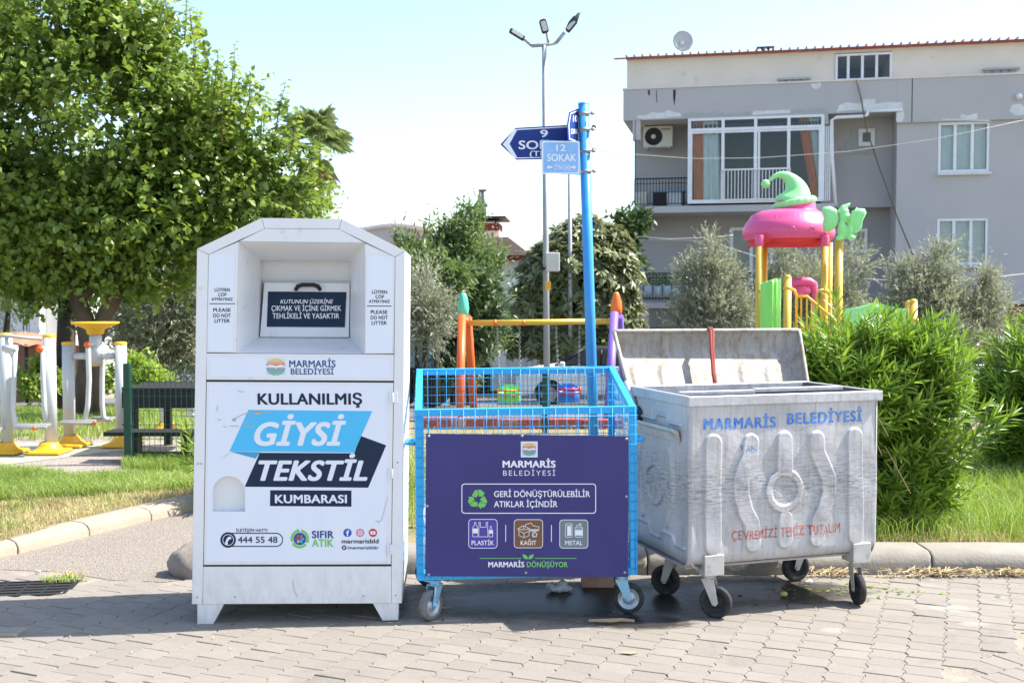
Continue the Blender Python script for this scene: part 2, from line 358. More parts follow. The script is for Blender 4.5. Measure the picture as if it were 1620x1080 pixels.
    M['bl_grey_dark'] = mat('shaded_grey_render', (.40,.385,.375), .9, 0, .12, .5)
    M['bl_beige'] = mat('unpainted_beige_render', (.78,.69,.59), .92, 0, .15, .7, c2=(.69,.61,.52), bmp=.2, bs=20, dirt=(.40,.36,.32), da=.6, db=.85, ds=1.5)
    M['bl_white'] = mat('white_patch_plaster', (.72,.72,.72), .9, 0, .2, 5)
    M['bl_patch'] = mat('light_grey_patch', (.42,.44,.43), .9, 0, .2, 5)
    M['pvc'] = mat('white_window_frame', (.80,.80,.82), .4)
    M['house_white'] = mat('white_house_wall', (.78,.76,.72), .9, 0, .08, .8, dirt=(.55,.5,.45), da=.66, db=.9, ds=1)
    M['curtain_rust'] = mat('rust_curtain', (.88,.28,.07), .8, 0, .3, 6, stretch=(6,1,1))
    M['curtain_pale'] = mat('pale_curtain', (.80,.86,.86), .8, 0, .1, 6, stretch=(6,1,1))
    M['room'] = mat('dim_room', (.05,.05,.05), .9)
    M['glass'] = glassmat('window_glass', tint=(.93,.96,.96), clear=.96); M['iron'] = mat('black_iron', (.012,.012,.013), .55, spec=.3)
    M['ac'] = mat('cream_plastic', (.62,.60,.54), .5); M['dark'] = mat('dark_grey_plastic', (.022,.022,.025), .55, spec=.3)
    M['dish'] = mat('grey_satellite_dish', (.52,.51,.49), .5); M['rust'] = mat('rusty_sheet', (.33,.12,.06), .8, 0, .4, 8, c2=(.45,.22,.14))
    M['car_white'] = mat('white_car_paint', (.80,.81,.82), .18, 0, .02); M['car_glass'] = mat('car_glass', (.02,.03,.035), .05, 0, .1, spec=.8)
    M['carpet_cloth'] = mat('light_blue_cloth', (.2,.5,.6), .8)
    M['plant_box'] = mat('painted_tin_pot', (.55,.58,.60), .6, 0, .5, 4, c2=(.25,.40,.48))
    M['truck_blue'] = mat('pale_blue_truck_side', (.30,.46,.56), .5, 0, .15, 5, dirt=(.6,.6,.58), da=.5, db=.7, ds=5)
    M['brown'] = mat('brown_wood_door', (.30,.15,.08), .7)
    M['pigeon'] = mat('dark_feathers', (.05,.05,.06), .7, 0, .4, 20)
    M['plastic_bag'] = mat('thin_white_plastic', (.75,.78,.80), .3); M['bag'] = mat('white_rubbish_bag', (.72,.72,.70), .35, 0, .1, 8, bmp=1.0, bs=12)
    M['rock'] = mat('grey_brown_stone', (.27,.235,.20), .9, 0, .3, 6, bmp=.8, bs=18)
    M['lens'] = mat('lamp_lens', (.62,.60,.52), .3); M['terr_roof'] = mat('dark_red_fascia', (.22,.03,.03), .7)
    M['rib'] = mat('reinforcing_white', (.75,.75,.75), .6)
def grime_low(m):
    """splash dirt that fades out above the feet, over the paint of the metal box"""
    nt = m.node_tree; b = [n for n in nt.nodes if n.type == 'BSDF_PRINCIPLED'][0]; src = b.inputs['Base Color'].links[0].from_socket
    tc = N(nt, 'ShaderNodeTexCoord'); sep = N(nt, 'ShaderNodeSeparateXYZ'); nt.links.new(tc.outputs['Object'], sep.inputs[0])
    mr = N(nt, 'ShaderNodeMapRange'); mr.inputs[1].default_value = 0; mr.inputs[2].default_value = .45; mr.inputs[3].default_value = .5; mr.inputs[4].default_value = 0; nt.links.new(sep.outputs[1], mr.inputs[0])
    mu = N(nt, 'ShaderNodeMath', _operation='MULTIPLY'); nt.links.new(mr.outputs[0], mu.inputs[0]); nt.links.new(ramp(nt, noise(nt, coords(nt, (1,.45,1)), 16, 8, .75), .40, .72), mu.inputs[1])
    c1 = mixc(nt, mu.outputs[0], src, (.33,.28,.22)); st = ramp(nt, noise(nt, coords(nt, (14,.7,14)), 3, 7, .75), .58, .80)
    m2 = N(nt, 'ShaderNodeMath', _operation='MULTIPLY'); nt.links.new(st, m2.inputs[0]); m2.inputs[1].default_value = .28
    nt.links.new(mixc(nt, m2.outputs[0], c1, (.45,.41,.35)), b.inputs['Base Color'])
build_special()
grime_low(M['white'])
# ------------------------------------------------------------------ lettering and flat print
_cap = {}
def text_mesh(body, off=0.0, shear=0.0, space=1.0):
    cu = bpy.data.curves.new('t', 'FONT'); cu.body = body; cu.size = 1; cu.offset = off; cu.shear = shear; cu.resolution_u = 5; cu.space_character = space
    cu.dimensions = '2D'; cu.fill_mode = 'BOTH'
    o = bpy.data.objects.new('t', cu); col.objects.link(o); bpy.context.view_layer.update()
    me = bpy.data.meshes.new_from_object(o.evaluated_get(bpy.context.evaluated_depsgraph_get()))
    bpy.data.objects.remove(o); bpy.data.curves.remove(cu)
    k = len(me.vertices); a = np.zeros(k*3, dtype=np.float32); me.vertices.foreach_get('co', a); return me, a.reshape(-1, 3)
def capheight(off):
    k = round(off, 4)
    if k not in _cap:
        me, a = text_mesh('H', off); _cap[k] = (float(a[:, 1].min()), float(a[:, 1].max())); bpy.data.meshes.remove(me)
    return _cap[k]
def text(F, parent, body, x0, x1, yb, cap, m, w, bold=.012, shear=0.0, name='lettering', space=1.0, yb2=None, fit=None):
    """bold strokes come from a few copies of the letters laid a hair apart, so that corners stay open"""
    me, a = text_mesh(body, min(bold, 0.0), shear, space*(1+max(bold, 0)*1.6)); lo, hi = capheight(min(bold, 0.0)); bd = max(bold, 0)*1.15
    u0, v0 = F.px(x0, yb, w); u1, v1 = F.px(x1, yb if yb2 is None else yb2, w); _, vt = F.px(x0, yb-cap, w)
    fs = np.empty(len(me.polygons)*3, dtype=np.int32)
    tri = all(len(p.vertices) == 3 for p in me.polygons)
    faces = [tuple(p.vertices) for p in me.polygons]; bpy.data.meshes.remove(me)
    sh = [(0, 0)] if bd < .004 else [(-bd, 0), (bd, 0), (0, -bd*.6), (0, bd*.6), (-bd*.7, bd*.5), (bd*.7, bd*.5), (-bd*.7, -bd*.5), (bd*.7, -bd*.5)]
    bx0, bx1 = a[:, 0].min()-bd, a[:, 0].max()+bd; V = []; Fc = []
    for k, (dx, dy) in enumerate(sh):
        c = a.copy(); c[:, 0] += dx; c[:, 1] += dy; t = (c[:, 0]-bx0)/(bx1-bx0); b = c.copy()
        b[:, 0] = u0+t*(u1-u0); b[:, 1] = v0+t*(v1-v0)+(c[:, 1]-lo)/(hi-lo)*(vt-v0); b[:, 2] = w+k*.00006
        if fit is not None: b[:, 2] = fit(b[:, 0], b[:, 1])+w+k*.00006
        Fc += [tuple(i+k*len(a) for i in f) for f in faces]; V.append(b)
    V = np.concatenate(V).tolist(); me = bpy.data.meshes.new(name); me.from_pydata(V, [], Fc); me.materials.append(m); me.update()
    o = bpy.data.objects.new(name, me); col.objects.link(o); o.parent = parent; return o
def poly(F, parent, pts, m, w, name='printed_shape', th=.0006):
    b = MB(); b.prism([F.px(x, y, w) for x, y in pts], w-th, w); return b.build(name, m, parent)
def circ(cx, cy, r, n=28, a0=0, a1=360, ry=None):
    return [(cx+r*math.cos(math.radians(a0+(a1-a0)*i/n)), cy+(ry or r)*math.sin(math.radians(a0+(a1-a0)*i/n))) for i in range(n+(0 if a1-a0 == 360 else 1))]
def rrect(x0, y0, x1, y1, r, n=5):
    out = []
    for cx, cy, a in ((x1-r, y0+r, -90), (x1-r, y1-r, 0), (x0+r, y1-r, 90), (x0+r, y0+r, 180)):
        for i in range(n+1): q = math.radians(a+90*i/n); out.append((cx+r*math.cos(q), cy+r*math.sin(q)))
    return out
def ringpoly(F, b, outer, inner, w, m=0, th=.0006):
    b.prism([F.px(x, y, w) for x, y in outer], w-th, w, m, holes=[[F.px(x, y, w) for x, y in inner]])
def strokes(F, b, lines, lw, w, m=0, th=.0006):
    """thin printed lines, px"""
    for ln in lines:
        for (x0, y0), (x1, y1) in zip(ln[:-1], ln[1:]):
            dx, dy = x1-x0, y1-y0; L = math.hypot(dx, dy) or 1; nx, ny = -dy/L*lw/2, dx/L*lw/2; ex, ey = dx/L*lw*.3, dy/L*lw*.3
            b.prism([F.px(x, y, w) for x, y in ((x0+nx-ex, y0+ny-ey), (x1+nx+ex, y1+ny+ey), (x1-nx+ex, y1-ny+ey), (x0-nx-ex, y0-ny-ey))], w-th, w, m)
def sunset_logo(F, parent, x0, y0, x1, y1, w, name='city_emblem'):
    cs = [(.75,.60,.12),(.78,.50,.10),(.80,.42,.10),(.75,.22,.10),(.70,.12,.09),(.18,.20,.30),(.20,.26,.36),(.16,.28,.30),(.12,.33,.25),(.10,.40,.25),(.10,.45,.28)]
    ms = []
    for i, c in enumerate(cs):
        k = 'logo%d' % i
        if k not in M: M[k] = mat('emblem_stripe_colour', c, .4)
        ms.append(M[k])
    k = 'logo_w'
    if k not in M: M[k] = mat('emblem_bird_white', (.85,.85,.87), .4)
    ms.append(M[k]); b = MB(); n = 11; cx, cy = (x0+x1)/2, (y0+y1)/2; r = (y1-y0)/2; h = (y1-y0)/n
    for i in range(n):
        ya = y0+i*h; yb_ = ya+h*.74
        if i == 5: continue
        def hw(y): return math.sqrt(max(r*r-(y-cy)**2, .3))*(x1-x0)/(y1-y0)
        b.prism([F.px(*p, w) for p in ((cx-hw(ya), ya), (cx+hw(ya), ya), (cx+hw(yb_), yb_), (cx-hw(yb_), yb_))], w-.0006, w, i)
        b.prism([F.px(*p, w) for p in ((x0, ya), (x1, ya), (x1, ya+h*.22), (x0, ya+h*.22))], w-.0009, w-.0003, i)
    rr = (x1-x0)/2
    bird = [(-1,-.05),(-.6,-.16),(-.25,-.1),(0,-.02),(.25,-.1),(.6,-.16),(1,-.05),(.62,.0),(.3,.1),(.12,.12),(0,.3),(-.12,.12),(-.3,.1),(-.62,.0)]
    b.prism([F.px(cx+a*rr, cy+c*rr-h*.4, w+.0006) for a, c in bird], w, w+.0006, n)
    return b.build(name, ms, parent)
# ------------------------------------------------------------------ TEXTILE COLLECTION BOX
def textile_box():
    O = G(470, 985); F = Frame(O, math.radians(2.7), math.radians(.5))
    # roll: right side sits a touch lower
    root = thing('textile_collection_box', 'tall white metal box for used clothes and textiles with peaked top and dark blue notice', 'donation bin', F.M)
    W = M['white']; D = .62
    q = lambda x, y, w=0.0: F.px(x, y, w)
    sil = [(303.3,955.3),(635.6,954),(640.8,397.2),(540.6,346.2),(413.8,344.7),(311.4,394)]
    s2 = [q(*p) for p in sil]
    b = MB()                                    # side, top and back skin
    n = len(s2)
    for i in range(n):
        a, c = s2[i], s2[(i+1) % n]
        b.add([(a[0],a[1],-.003),(c[0],c[1],-.003),(c[0],c[1],-D),(a[0],a[1],-D)], [(0,3,2,1)])
    b.add([(p[0],p[1],-D) for p in s2], [tuple(range(n))[::-1]])
    op = [(377.7,382),(577.3,384.4),(576.7,559.8),(374,558.3)]
    nic = [(336.5,808.8),(387.6,808.8),(387.6,778)]+circ(362, 778, 25.6, 12, 0, -180)[1:]
    b.prism([(p[0]*.998, p[1]) for p in s2], -.006, -.004, 1, holes=[[q(*p) for p in op], [q(*p) for p in nic]])
    b.build('housing', [W, M['seam']], root)
    # recess funnel
    bk = [(410.7,411),(555.3,412.5),(553.5,534.2),(409.8,533.2)]; wd = -.30
    f0 = [(*q(*p), -.002) for p in op]; f1 = [F.p3(p[0], p[1], wd) for p in bk]
    b = MB()
    for i in range(4):
        j = (i+1) % 4; b.add([f0[i], f0[j], f1[j], f1[i]], [(0,1,2,3)])
    b.build('hopper_wall', W, root)
    # cavity behind and the tipping flap
    b = MB(); c = [Vector(p) for p in f1]; e = .006
    for i in range(4):
        j = (i+1) % 4; b.add([c[i], c[j], c[j]+Vector((0,0,-.10)), c[i]+Vector((0,0,-.10))], [(0,1,2,3)])
    b.add([p+Vector((0,0,-.10)) for p in c], [(0,3,2,1)])
    b.build('inner_cavity', W, root)
    A = [F.p3(418,447,wd-.04), F.p3(553.5,448,wd-.04), F.p3(552,533.5,wd+.012), F.p3(411,533,wd+.012)]
    b = MB(); t = Vector((0,0,-.02)); b.add([*A, *[p+t for p in A]], [(0,3,2,1),(4,5,6,7),(0,1,5,4),(1,2,6,5),(2,3,7,6),(3,0,4,7)])
    top = [A[0]+Vector((0,-.004,0)), A[1]+Vector((0,-.004,0)), A[1]+Vector((-.002,.012,-.055)), A[0]+Vector((.002,.012,-.055))]
    b.add(top, [(0,1,2,3)])
    flap = b.build('tipping_flap', W, root, bevel=.003)
    # notice on the flap: follows its tilt
    def wf(v): s = (v-A[3].y)/(A[0].y-A[3].y); return A[3].z+(A[0].z-A[3].z)*s
    nt4 = [(424,461),(548,462),(545.5,517.5),(422,516.8)]
    b = MB(); ps = []
    for x, y in nt4:
        u, v = q(x, y, wd); w_ = wf(v); u, v = q(x, y, w_+.002); ps.append((u, v, w_+.0025))
    b.add(ps+[(p[0],p[1],p[2]-.002) for p in ps], [(0,3,2,1),(4,5,6,7),(0,1,5,4),(1,2,6,5),(2,3,7,6),(3,0,4,7)])
    notice = b.build('notice', M['navy'], flap)
    fit = lambda u, v: A[3].z+(A[0].z-A[3].z)*(v-A[3].y)/(A[0].y-A[3].y)-(wd-.01)+.0045
    for s, x0, x1, yb, cp, sh in (('KUTUNUN ÜZERİNE',443,527,480,6.2,.25),('ÇIKMAK VE İÇİNE GİRMEK',429.5,540,491.5,8,0),('TEHLİKELİ VE YASAKTIR',431.5,537,503.5,8,0)):
        text(F, flap, s, x0, x1, yb, cp, M['print_white'], wd-.01, .014, sh, fit=fit)
    hx = [(468,458),(471,453),(478,450.5),(496,450.5),(503,453),(506.5,458)]
    b = MB(); b.tube([F.p3(x, y, wd+.0 if 0 < i < 5 else wd-.04) for i, (x, y) in enumerate(hx)], .011, 8); b.build('flap_handle', M['dark'], flap)
    # front cladding
    def plate(name, pts, w=0.0, th=.003, m=W, holes=(), parent=root, sh=.5, bevel=.0012):
        cx = sum(p[0] for p in pts)/len(pts); cy = sum(p[1] for p in pts)/len(pts)
        def shrink(p):
            d = (p[0]-cx, p[1]-cy); L = math.hypot(*d); return (p[0]-(sh if d[0] > 0 else -sh)*.5, p[1]-(sh if d[1] > 0 else -sh)*.5)
        b = MB(); b.prism([q(*shrink(p)) for p in pts], w-th, w, 0, holes=[[q(*p) for p in h] for h in holes]); return b.build(name, m, parent, bevel=bevel)
    plate('frame_column', [(311.4,394),(329.7,402.4),(326.1,603),(321.5,893.8),(320.4,955.2),(303.3,955.3)])
    plate('frame_column', [(640.8,397.2),(625.2,406.4),(623,604.4),(619.2,892.7),(619.6,954.1),(635.6,954)])
    plate('roof_beam', [(311.4,394),(413.8,344.7),(418.4,361.5),(329.7,402.4)]); plate('roof_beam', [(413.8,344.7),(540.6,346.2),(536,362),(418.4,361.5)])
    plate('roof_beam', [(540.6,346.2),(640.8,397.2),(625.2,406.4),(536,362)])
    plate('header_panel', [(418.4,361.5),(536,362),(577.3,384.4),(377.7,382)], -.001); plate('cheek_panel', [(377.7,382),(374,558.3),(326.7,557.5),(329.7,402.4)], -.001)
    plate('cheek_panel', [(577.3,384.4),(625.2,406.4),(623.1,559.5),(576.7,559.8)], -.001)
    band = plate('middle_band', [(326.5,558.5),(623.3,560.5),(622.9,602.3),(326.2,600.6)], -.001)
    plate('kick_panel', [(321.3,895.8),(619.2,895.2),(619.6,954),(320.4,955.2)], -.001)
    door = plate('door', [(326.6,603.6),(622.6,605),(618.8,892.2),(322,893.2)], -.0005, .004, holes=[nic])
    for pts in ([(330.5,403.5),(371,399.5),(369,556),(329,555.5)], [(580,402),(622.5,405),(620.5,557.5),(578.5,557.5)]):
        poly(F, root, pts, M['sticker'], .0005, 'sticker')
    b = MB(); b.prism([q(*p) for p in [(330.5,608),(614.5,609.5),(610.5,887),(326.5,887.5)]], -.0003, .0004, 0, holes=[[q(*p) for p in nic]]); b.build('sticker', M['sticker'], door)
    poly(F, band, [(332,564),(618,567),(617.5,597.5),(331.5,595.5)], M['sticker'], .0004, 'sticker', .001)
    # niche
    b = MB(); k = len(nic); ni = [q(*p) for p in nic]
    for i in range(k):
        a, c_ = ni[i], ni[(i+1) % k]; b.add([(a[0],a[1],-.0015),(c_[0],c_[1],-.0015),(c_[0],c_[1],-.035),(a[0],a[1],-.035)], [(0,1,2,3)])
    b.flat([ni[i] for i in range(k)], -.035); b.build('hand_niche', W, door)
    # feet
    for pts in ([(311.6,956),(355.3,956),(336.3,985.8),(311.6,986)], [(588.9,956),(630.7,955),(629.9,984.3),(605,984.6)]):
        for back in (0, -D+.08):
            b = MB(); f = [q(*p) for p in pts]; f = [(f[0][0], f[0][1]+.01), (f[1][0], f[1][1]+.01), (f[2][0], .001), (f[3][0], .001)]
            b.prism(f, back-.075, back-.006); b.build('foot', W, root, bevel=.002)
    b = MB(); b.add([(s2[0][0],s2[0][1],-.006),(s2[1][0],s2[1][1],-.006),(s2[1][0],s2[1][1],-D),(s2[0][0],s2[0][1],-D)], [(0,3,2,1)]); b.build('floor_plate', W, root)
    for x, y in ((621.5,628.5),(620.3,748.5),(618.5,868)):
        b = MB(); u, v = q(x, y)
        b.box((u-.020, v-.026, .0005), (u-.003, v+.026, .006)); b.box((u+.003, v-.026, .0005), (u+.024, v+.026, .006))
        b.tube([(u, v-.024, .008), (u, v+.024, .008)], .005, 8); b.build('hinge', W, door, bevel=.001)
    for x, y in ((313.5,733),(318.5,733),(312,944),(372,943.5),(575,942),(626,941),(629,731)):
        u, v = q(x, y); b = MB(); b.lathe([(1e-4,.003),(.003,.0028),(.0045,.0015),(.0045,0)], 8, M=Matrix.Translation((u, v, .0005))); b.build('rivet', M['steel'], root)
    # print
    PK = M['print_black']; w1 = .0014
    for s, x0, x1, yb, cp in (('LÜTFEN',339.5,363.5,461,5.2),('ÇÖP',345,358.5,468.5,5),('ATMAYINIZ',334.5,368.5,475.5,4.6),('PLEASE',337.5,365,493,5.6),('DO NOT',337.5,365,501.7,5.6),('LITTER',339.5,363.5,510.2,5.6)):
        text(F, root, s, x0, x1, yb, cp, PK, w1, .014)
    for s, x0, x1, yb, cp in (('LÜTFEN',588.5,612.5,464.5,5.2),('ÇÖP',594,607.5,472,5),('ATMAYINIZ',583.5,617,479,4.6),('PLEASE',586.5,613,496.3,5.6),('DO NOT',586.5,613.5,505,5.6),('LITTER',588,612,513.5,5.6)):
        text(F, root, s, x0, x1, yb, cp, PK, w1, .014)
    poly(F, root, [(331.5,479.8),(371.5,479.8),(371.5,481),(331.5,481)], PK, w1, 'printed_line'); poly(F, root, [(580.5,483.3),(619.5,483.6),(619.5,484.8),(580.5,484.5)], PK, w1, 'printed_line')
    u, v = q(565, 440, -.09); b = MB(); A0 = Vector(f0[1]).lerp(Vector(f0[2]), .25); A1 = Vector(f1[1]).lerp(Vector(f1[2]), .15); A2 = Vector(f0[1]).lerp(Vector(f0[2]), .43); A3 = Vector(f1[1]).lerp(Vector(f1[2]), .42)
    cs = [A0.lerp(A1, .38), A0.lerp(A1, .78), A2.lerp(A3, .78), A2.lerp(A3, .38)]; b.add([p+Vector((-.002,0,0)) for p in cs], [(0,1,2,3)]); b.build('small_label', M['sticker'], root)
    sunset_logo(F, band, 421, 566.5, 451.5, 594, .0012)
    text(F, band, 'MARMARİS', 457.5, 531, 580.5, 10.5, M['print_blue'], .0012, .02); text(F, band, 'BELEDİYESİ', 460, 528, 592, 9, M['print_blue'], .0012, .018)
    text(F, door, 'KULLANILMIŞ', 407.5, 573, 639.3, 16.8, M['navy'], w1, .03)
    poly(F, door, [(393,648),(589,650),(560,715.5),(363,713.5)], M['cyan'], .0012)
    poly(F, door, [(363.5,714),(412,714.8),(404.5,725)], M['cyan_dark'], .0010)
    poly(F, door, [(570.5,689),(611,704),(582.5,771),(387,769.5),(411,715.8),(560.3,716.6)], M['navy'], .0008)
    text(F, door, 'GİYSİ', 402, 548.5, 703.5, 35, M['sticker'], .0018, .035, .30); text(F, door, 'TEKSTİL', 409, 581.5, 759, 30, M['sticker'], .0018, .035, .30)
    poly(F, door, [(427.5,775),(556,775.5),(556,801),(427,800)], M['navy'], .0010); text(F, door, 'KUMBARASI', 435, 549, 795, 12.5, M['sticker'], .0018, .03)
    text(F, door, 'İLETİŞİM HATTI', 373.5, 423, 840.7, 4.6, PK, w1, .012); text(F, door, '444 55 48', 376.5, 439, 858, 9.5, M['navy'], w1, .012)
    b = MB(); ringpoly(F, b, rrect(352,842.2,448,864.5,11), rrect(352,843.8,446.6,862.9,10), .0008); b.build('number_frame', M['navy'], door)
    b = MB(); b.prism([q(*p) for p in circ(361,853.5,12.3)], .0002, .0016, 0); ringpoly(F, b, circ(361,853.5,9), circ(361,853.5,8.1), .0022, 1)
    b.prism([q(*p) for p in [(356.5,857),(356,860),(359,862),(361,859.5),(360,857.5),(362,853.5),(363.5,852.5),(366,852),(365.5,848.5),(363,848),(359.5,850)]], .0016, .0022, 1)
    b.build('phone_symbol', [M['navy'], M['sticker']], door)
    b = MB(); cx, cy = 474.3, 851.8
    for k in range(3):
        a = -80+k*120
        outer = circ(cx, cy, 14.5, 12, a, a+98, 15); inner = circ(cx, cy, 10.6, 12, a, a+98, 11)
        tip = math.radians(a+112); hd = [(cx+8.6*math.cos(math.radians(a+96)), cy+8.6*math.sin(math.radians(a+96))), (cx+17*math.cos(math.radians(a+96)), cy+17*math.sin(math.radians(a+96))), (cx+12.5*math.cos(tip), cy+12.5*math.sin(tip))]
        b.prism([q(*p) for p in outer+inner[::-1]], .0004, .0014, 0); b.prism([q(*p) for p in hd], .0004, .0014, 0)
    b.prism([q(*p) for p in circ(cx, cy, 10)], .0004, .0012, 1)
    for k in range(6):
        a = math.radians(60*k-90+30); c_, s_ = math.cos(a), math.sin(a)
        b.prism([q(cx+c_*r-s_*t, cy+s_*r+c_*t) for r, t in ((1.3,0),(4.5,2.2),(8,0),(4.5,-2.2))], .0012, .0018, 2+k)
    pet = [mat('petal_colour', c, .4) for c in ((.55,.12,.06),(.1,.5,.35),(.1,.45,.8),(.7,.55,.12),(.5,.05,.05),(.5,.07,.07))]
    b.build('recycling_emblem', [M['print_green'], mat('deep_blue_print', (.02,.07,.38), .4)]+pet, door)
    text(F, door, 'SIFIR', 493.5, 528, 850.5, 11, M['print_blue'], w1, .03); text(F, door, 'ATIK', 493.5, 527.5, 864, 11.2, M['print_green'], w1, .03)
    for cx, k in ((549.8,'f'),(569.9,'i'),(590,'y')):
        b = MB(); b.prism([q(*p) for p in circ(cx, 842.2, 6.6)], .0004, .0012, 0); S_ = 1
        if k == 'f': b.prism([q(*p) for p in [(cx-.9,847.5),(cx-.9,842.6),(cx-2.4,842.6),(cx-2.4,840.9),(cx-.9,840.9),(cx-.7,839),(cx+.4,837.9),(cx+2.4,837.9),(cx+2.4,839.5),(cx+1.2,839.6),(cx+.9,840.9),(cx+2.3,840.9),(cx+2,842.6),(cx+.9,842.6),(cx+.9,847.5)]], .0012, .0018, 1); cc = (.02,.09,.45)
        elif k == 'i':
            ringpoly(F, b, rrect(cx-3.6,838.6,cx+3.6,845.8,1.6), rrect(cx-2.8,839.4,cx+2.8,845,1.2), .0018, 1); ringpoly(F, b, circ(cx,842.2,1.8,14), circ(cx,842.2,1.1,14), .0018, 1); cc = (.70,.22,.35)
        else:
            b.prism([q(*p) for p in rrect(cx-4,839.6,cx+4,844.8,1)], .0012, .0018, 1); b.prism([q(*p) for p in [(cx-.8,841),(cx+1.2,842.2),(cx-.8,843.4)]], .0018, .0023, 2); cc = (.6,.05,.04)
        b.build('social_symbol', [mat('symbol_colour', cc, .4), M['print_white'], M['print_black']], door)
    text(F, door, 'marmarisbld', 540.5, 599, 858.8, 6.6, PK, w1, .02); text(F, door, '/marmarisbldtr', 549.5, 599, 868.2, 4.9, PK, w1, .012)
    b = MB(); b.prism([q(*p) for p in circ(544.4, 865.6, 3.8, 18)], .0004, .0012, 0); strokes(F, b, [[(542.6,863.6),(546.2,867.6)],[(546.2,863.6),(542.6,867.6)]], .9, .0018, 1); b.build('social_symbol', [PK, M['print_white']], door)
    # scratches through the print
    sc_m = mat('bare_metal_scratch', (.50,.46,.41), .6)
    b = MB()
    strokes(F, b, [[(390,653),(398,651.5),(415,651),(428,652.5)],[(369,663),(375,660),(382,656),(392,653.5)],[(386,673),(393,664),(400,657)],[(386,674),(396,675),(404,673)],[(344,663),(350,664)],[(364,673.5),(377,674)],[(353,674.5),(359,675)],[(344,642),(343,650)],[(376,618),(385,620)]], 1.1, .0021)
    strokes(F, b, [[(613,786),(604,822),(598,826)],[(600,826),(594,822)]], .8, .0021); strokes(F, b, [[(463,917),(466,935),(471,943)]], .9, .0008)
    for pts in ([(398,651),(418,651.2),(407,656.5)], [(367,662),(374,661.5),(372,666.5),(368,666)], [(356,721),(362,718),(364,716),(352,724)]): b.prism([q(*p) for p in pts], .0012, .0021)
    b.build('scratch', sc_m, door)
    return root
textile_box()
# ------------------------------------------------------------------ casters
def caster(parent, x, y, z0, ztop, rad, wid, yaw, mf, mt, mr, name='caster', M0=None):
    """x right, y up, z towards viewer inside a face frame; wheel axle turned by yaw about the upright"""
    T = Matrix.Translation((x, 0, y)) ; R = Matrix(((math.cos(yaw),0,math.sin(yaw),0),(0,1,0,0),(-math.sin(yaw),0,math.cos(yaw),0),(0,0,0,1)))
    K = T @ R; off = rad*.45; cy = z0+rad                       # local: x trail direction, y up, z axle
    b = MB(); fw = wid/2+.006
    b.box((-.042, ztop-.007, -.036), (.042, ztop, .036), 0, K)
    b.lathe([(.03,0),(.03,.018),(.001,.018)], 14, 0, K @ Matrix.Translation((0, ztop-.008, 0)) @ Matrix.Rotation(math.pi/2, 4, 'X'))
    b.box((-.032, ztop-.030, -fw-.003), (.032, ztop-.024, fw+.003), 0, K)
    for s in (-1, 1):
        z = s*fw; b.prism([(-.032, ztop-.026), (.032, ztop-.026), (off+.018, cy), (off+.006, cy-.016), (off-.012, cy-.012)], z-.002, z+.002, 0, M=K)
        b.lathe([(.001,.006),(.009,.006),(.009,0)], 8, 0, K @ Matrix.Translation((off, cy, z+.002*s)) @ (Matrix.Rotation(0 if s > 0 else math.pi, 4, 'X')))
    f = b.build(name, mf, parent, bevel=.0012)
    KW = K @ Matrix.Translation((off, cy, 0)); r = rad; h = wid/2
    b = MB(); b.lathe([(r*.68,-h*.8),(r*.80,-h),(r*.93,-h*.9),(r*.99,-h*.55),(r,0),(r*.99,h*.55),(r*.93,h*.9),(r*.80,h),(r*.68,h*.8),(r*.66,0),(r*.68,-h*.8)], 36, 0, KW); b.build('tyre', mt, f)
    b = MB(); b.lathe([(r*.68,-h*.8),(r*.64,-h*.8),(r*.58,-h*.3),(r*.30,-h*.25),(r*.26,-h*.9),(.004,-h*.9)], 30, 0, KW); b.lathe([(.004,h*.9),(r*.26,h*.9),(r*.30,h*.25),(r*.58,h*.3),(r*.64,h*.8),(r*.68,h*.8)], 30, 0, KW)
    b.build('rim', mr, f); return f
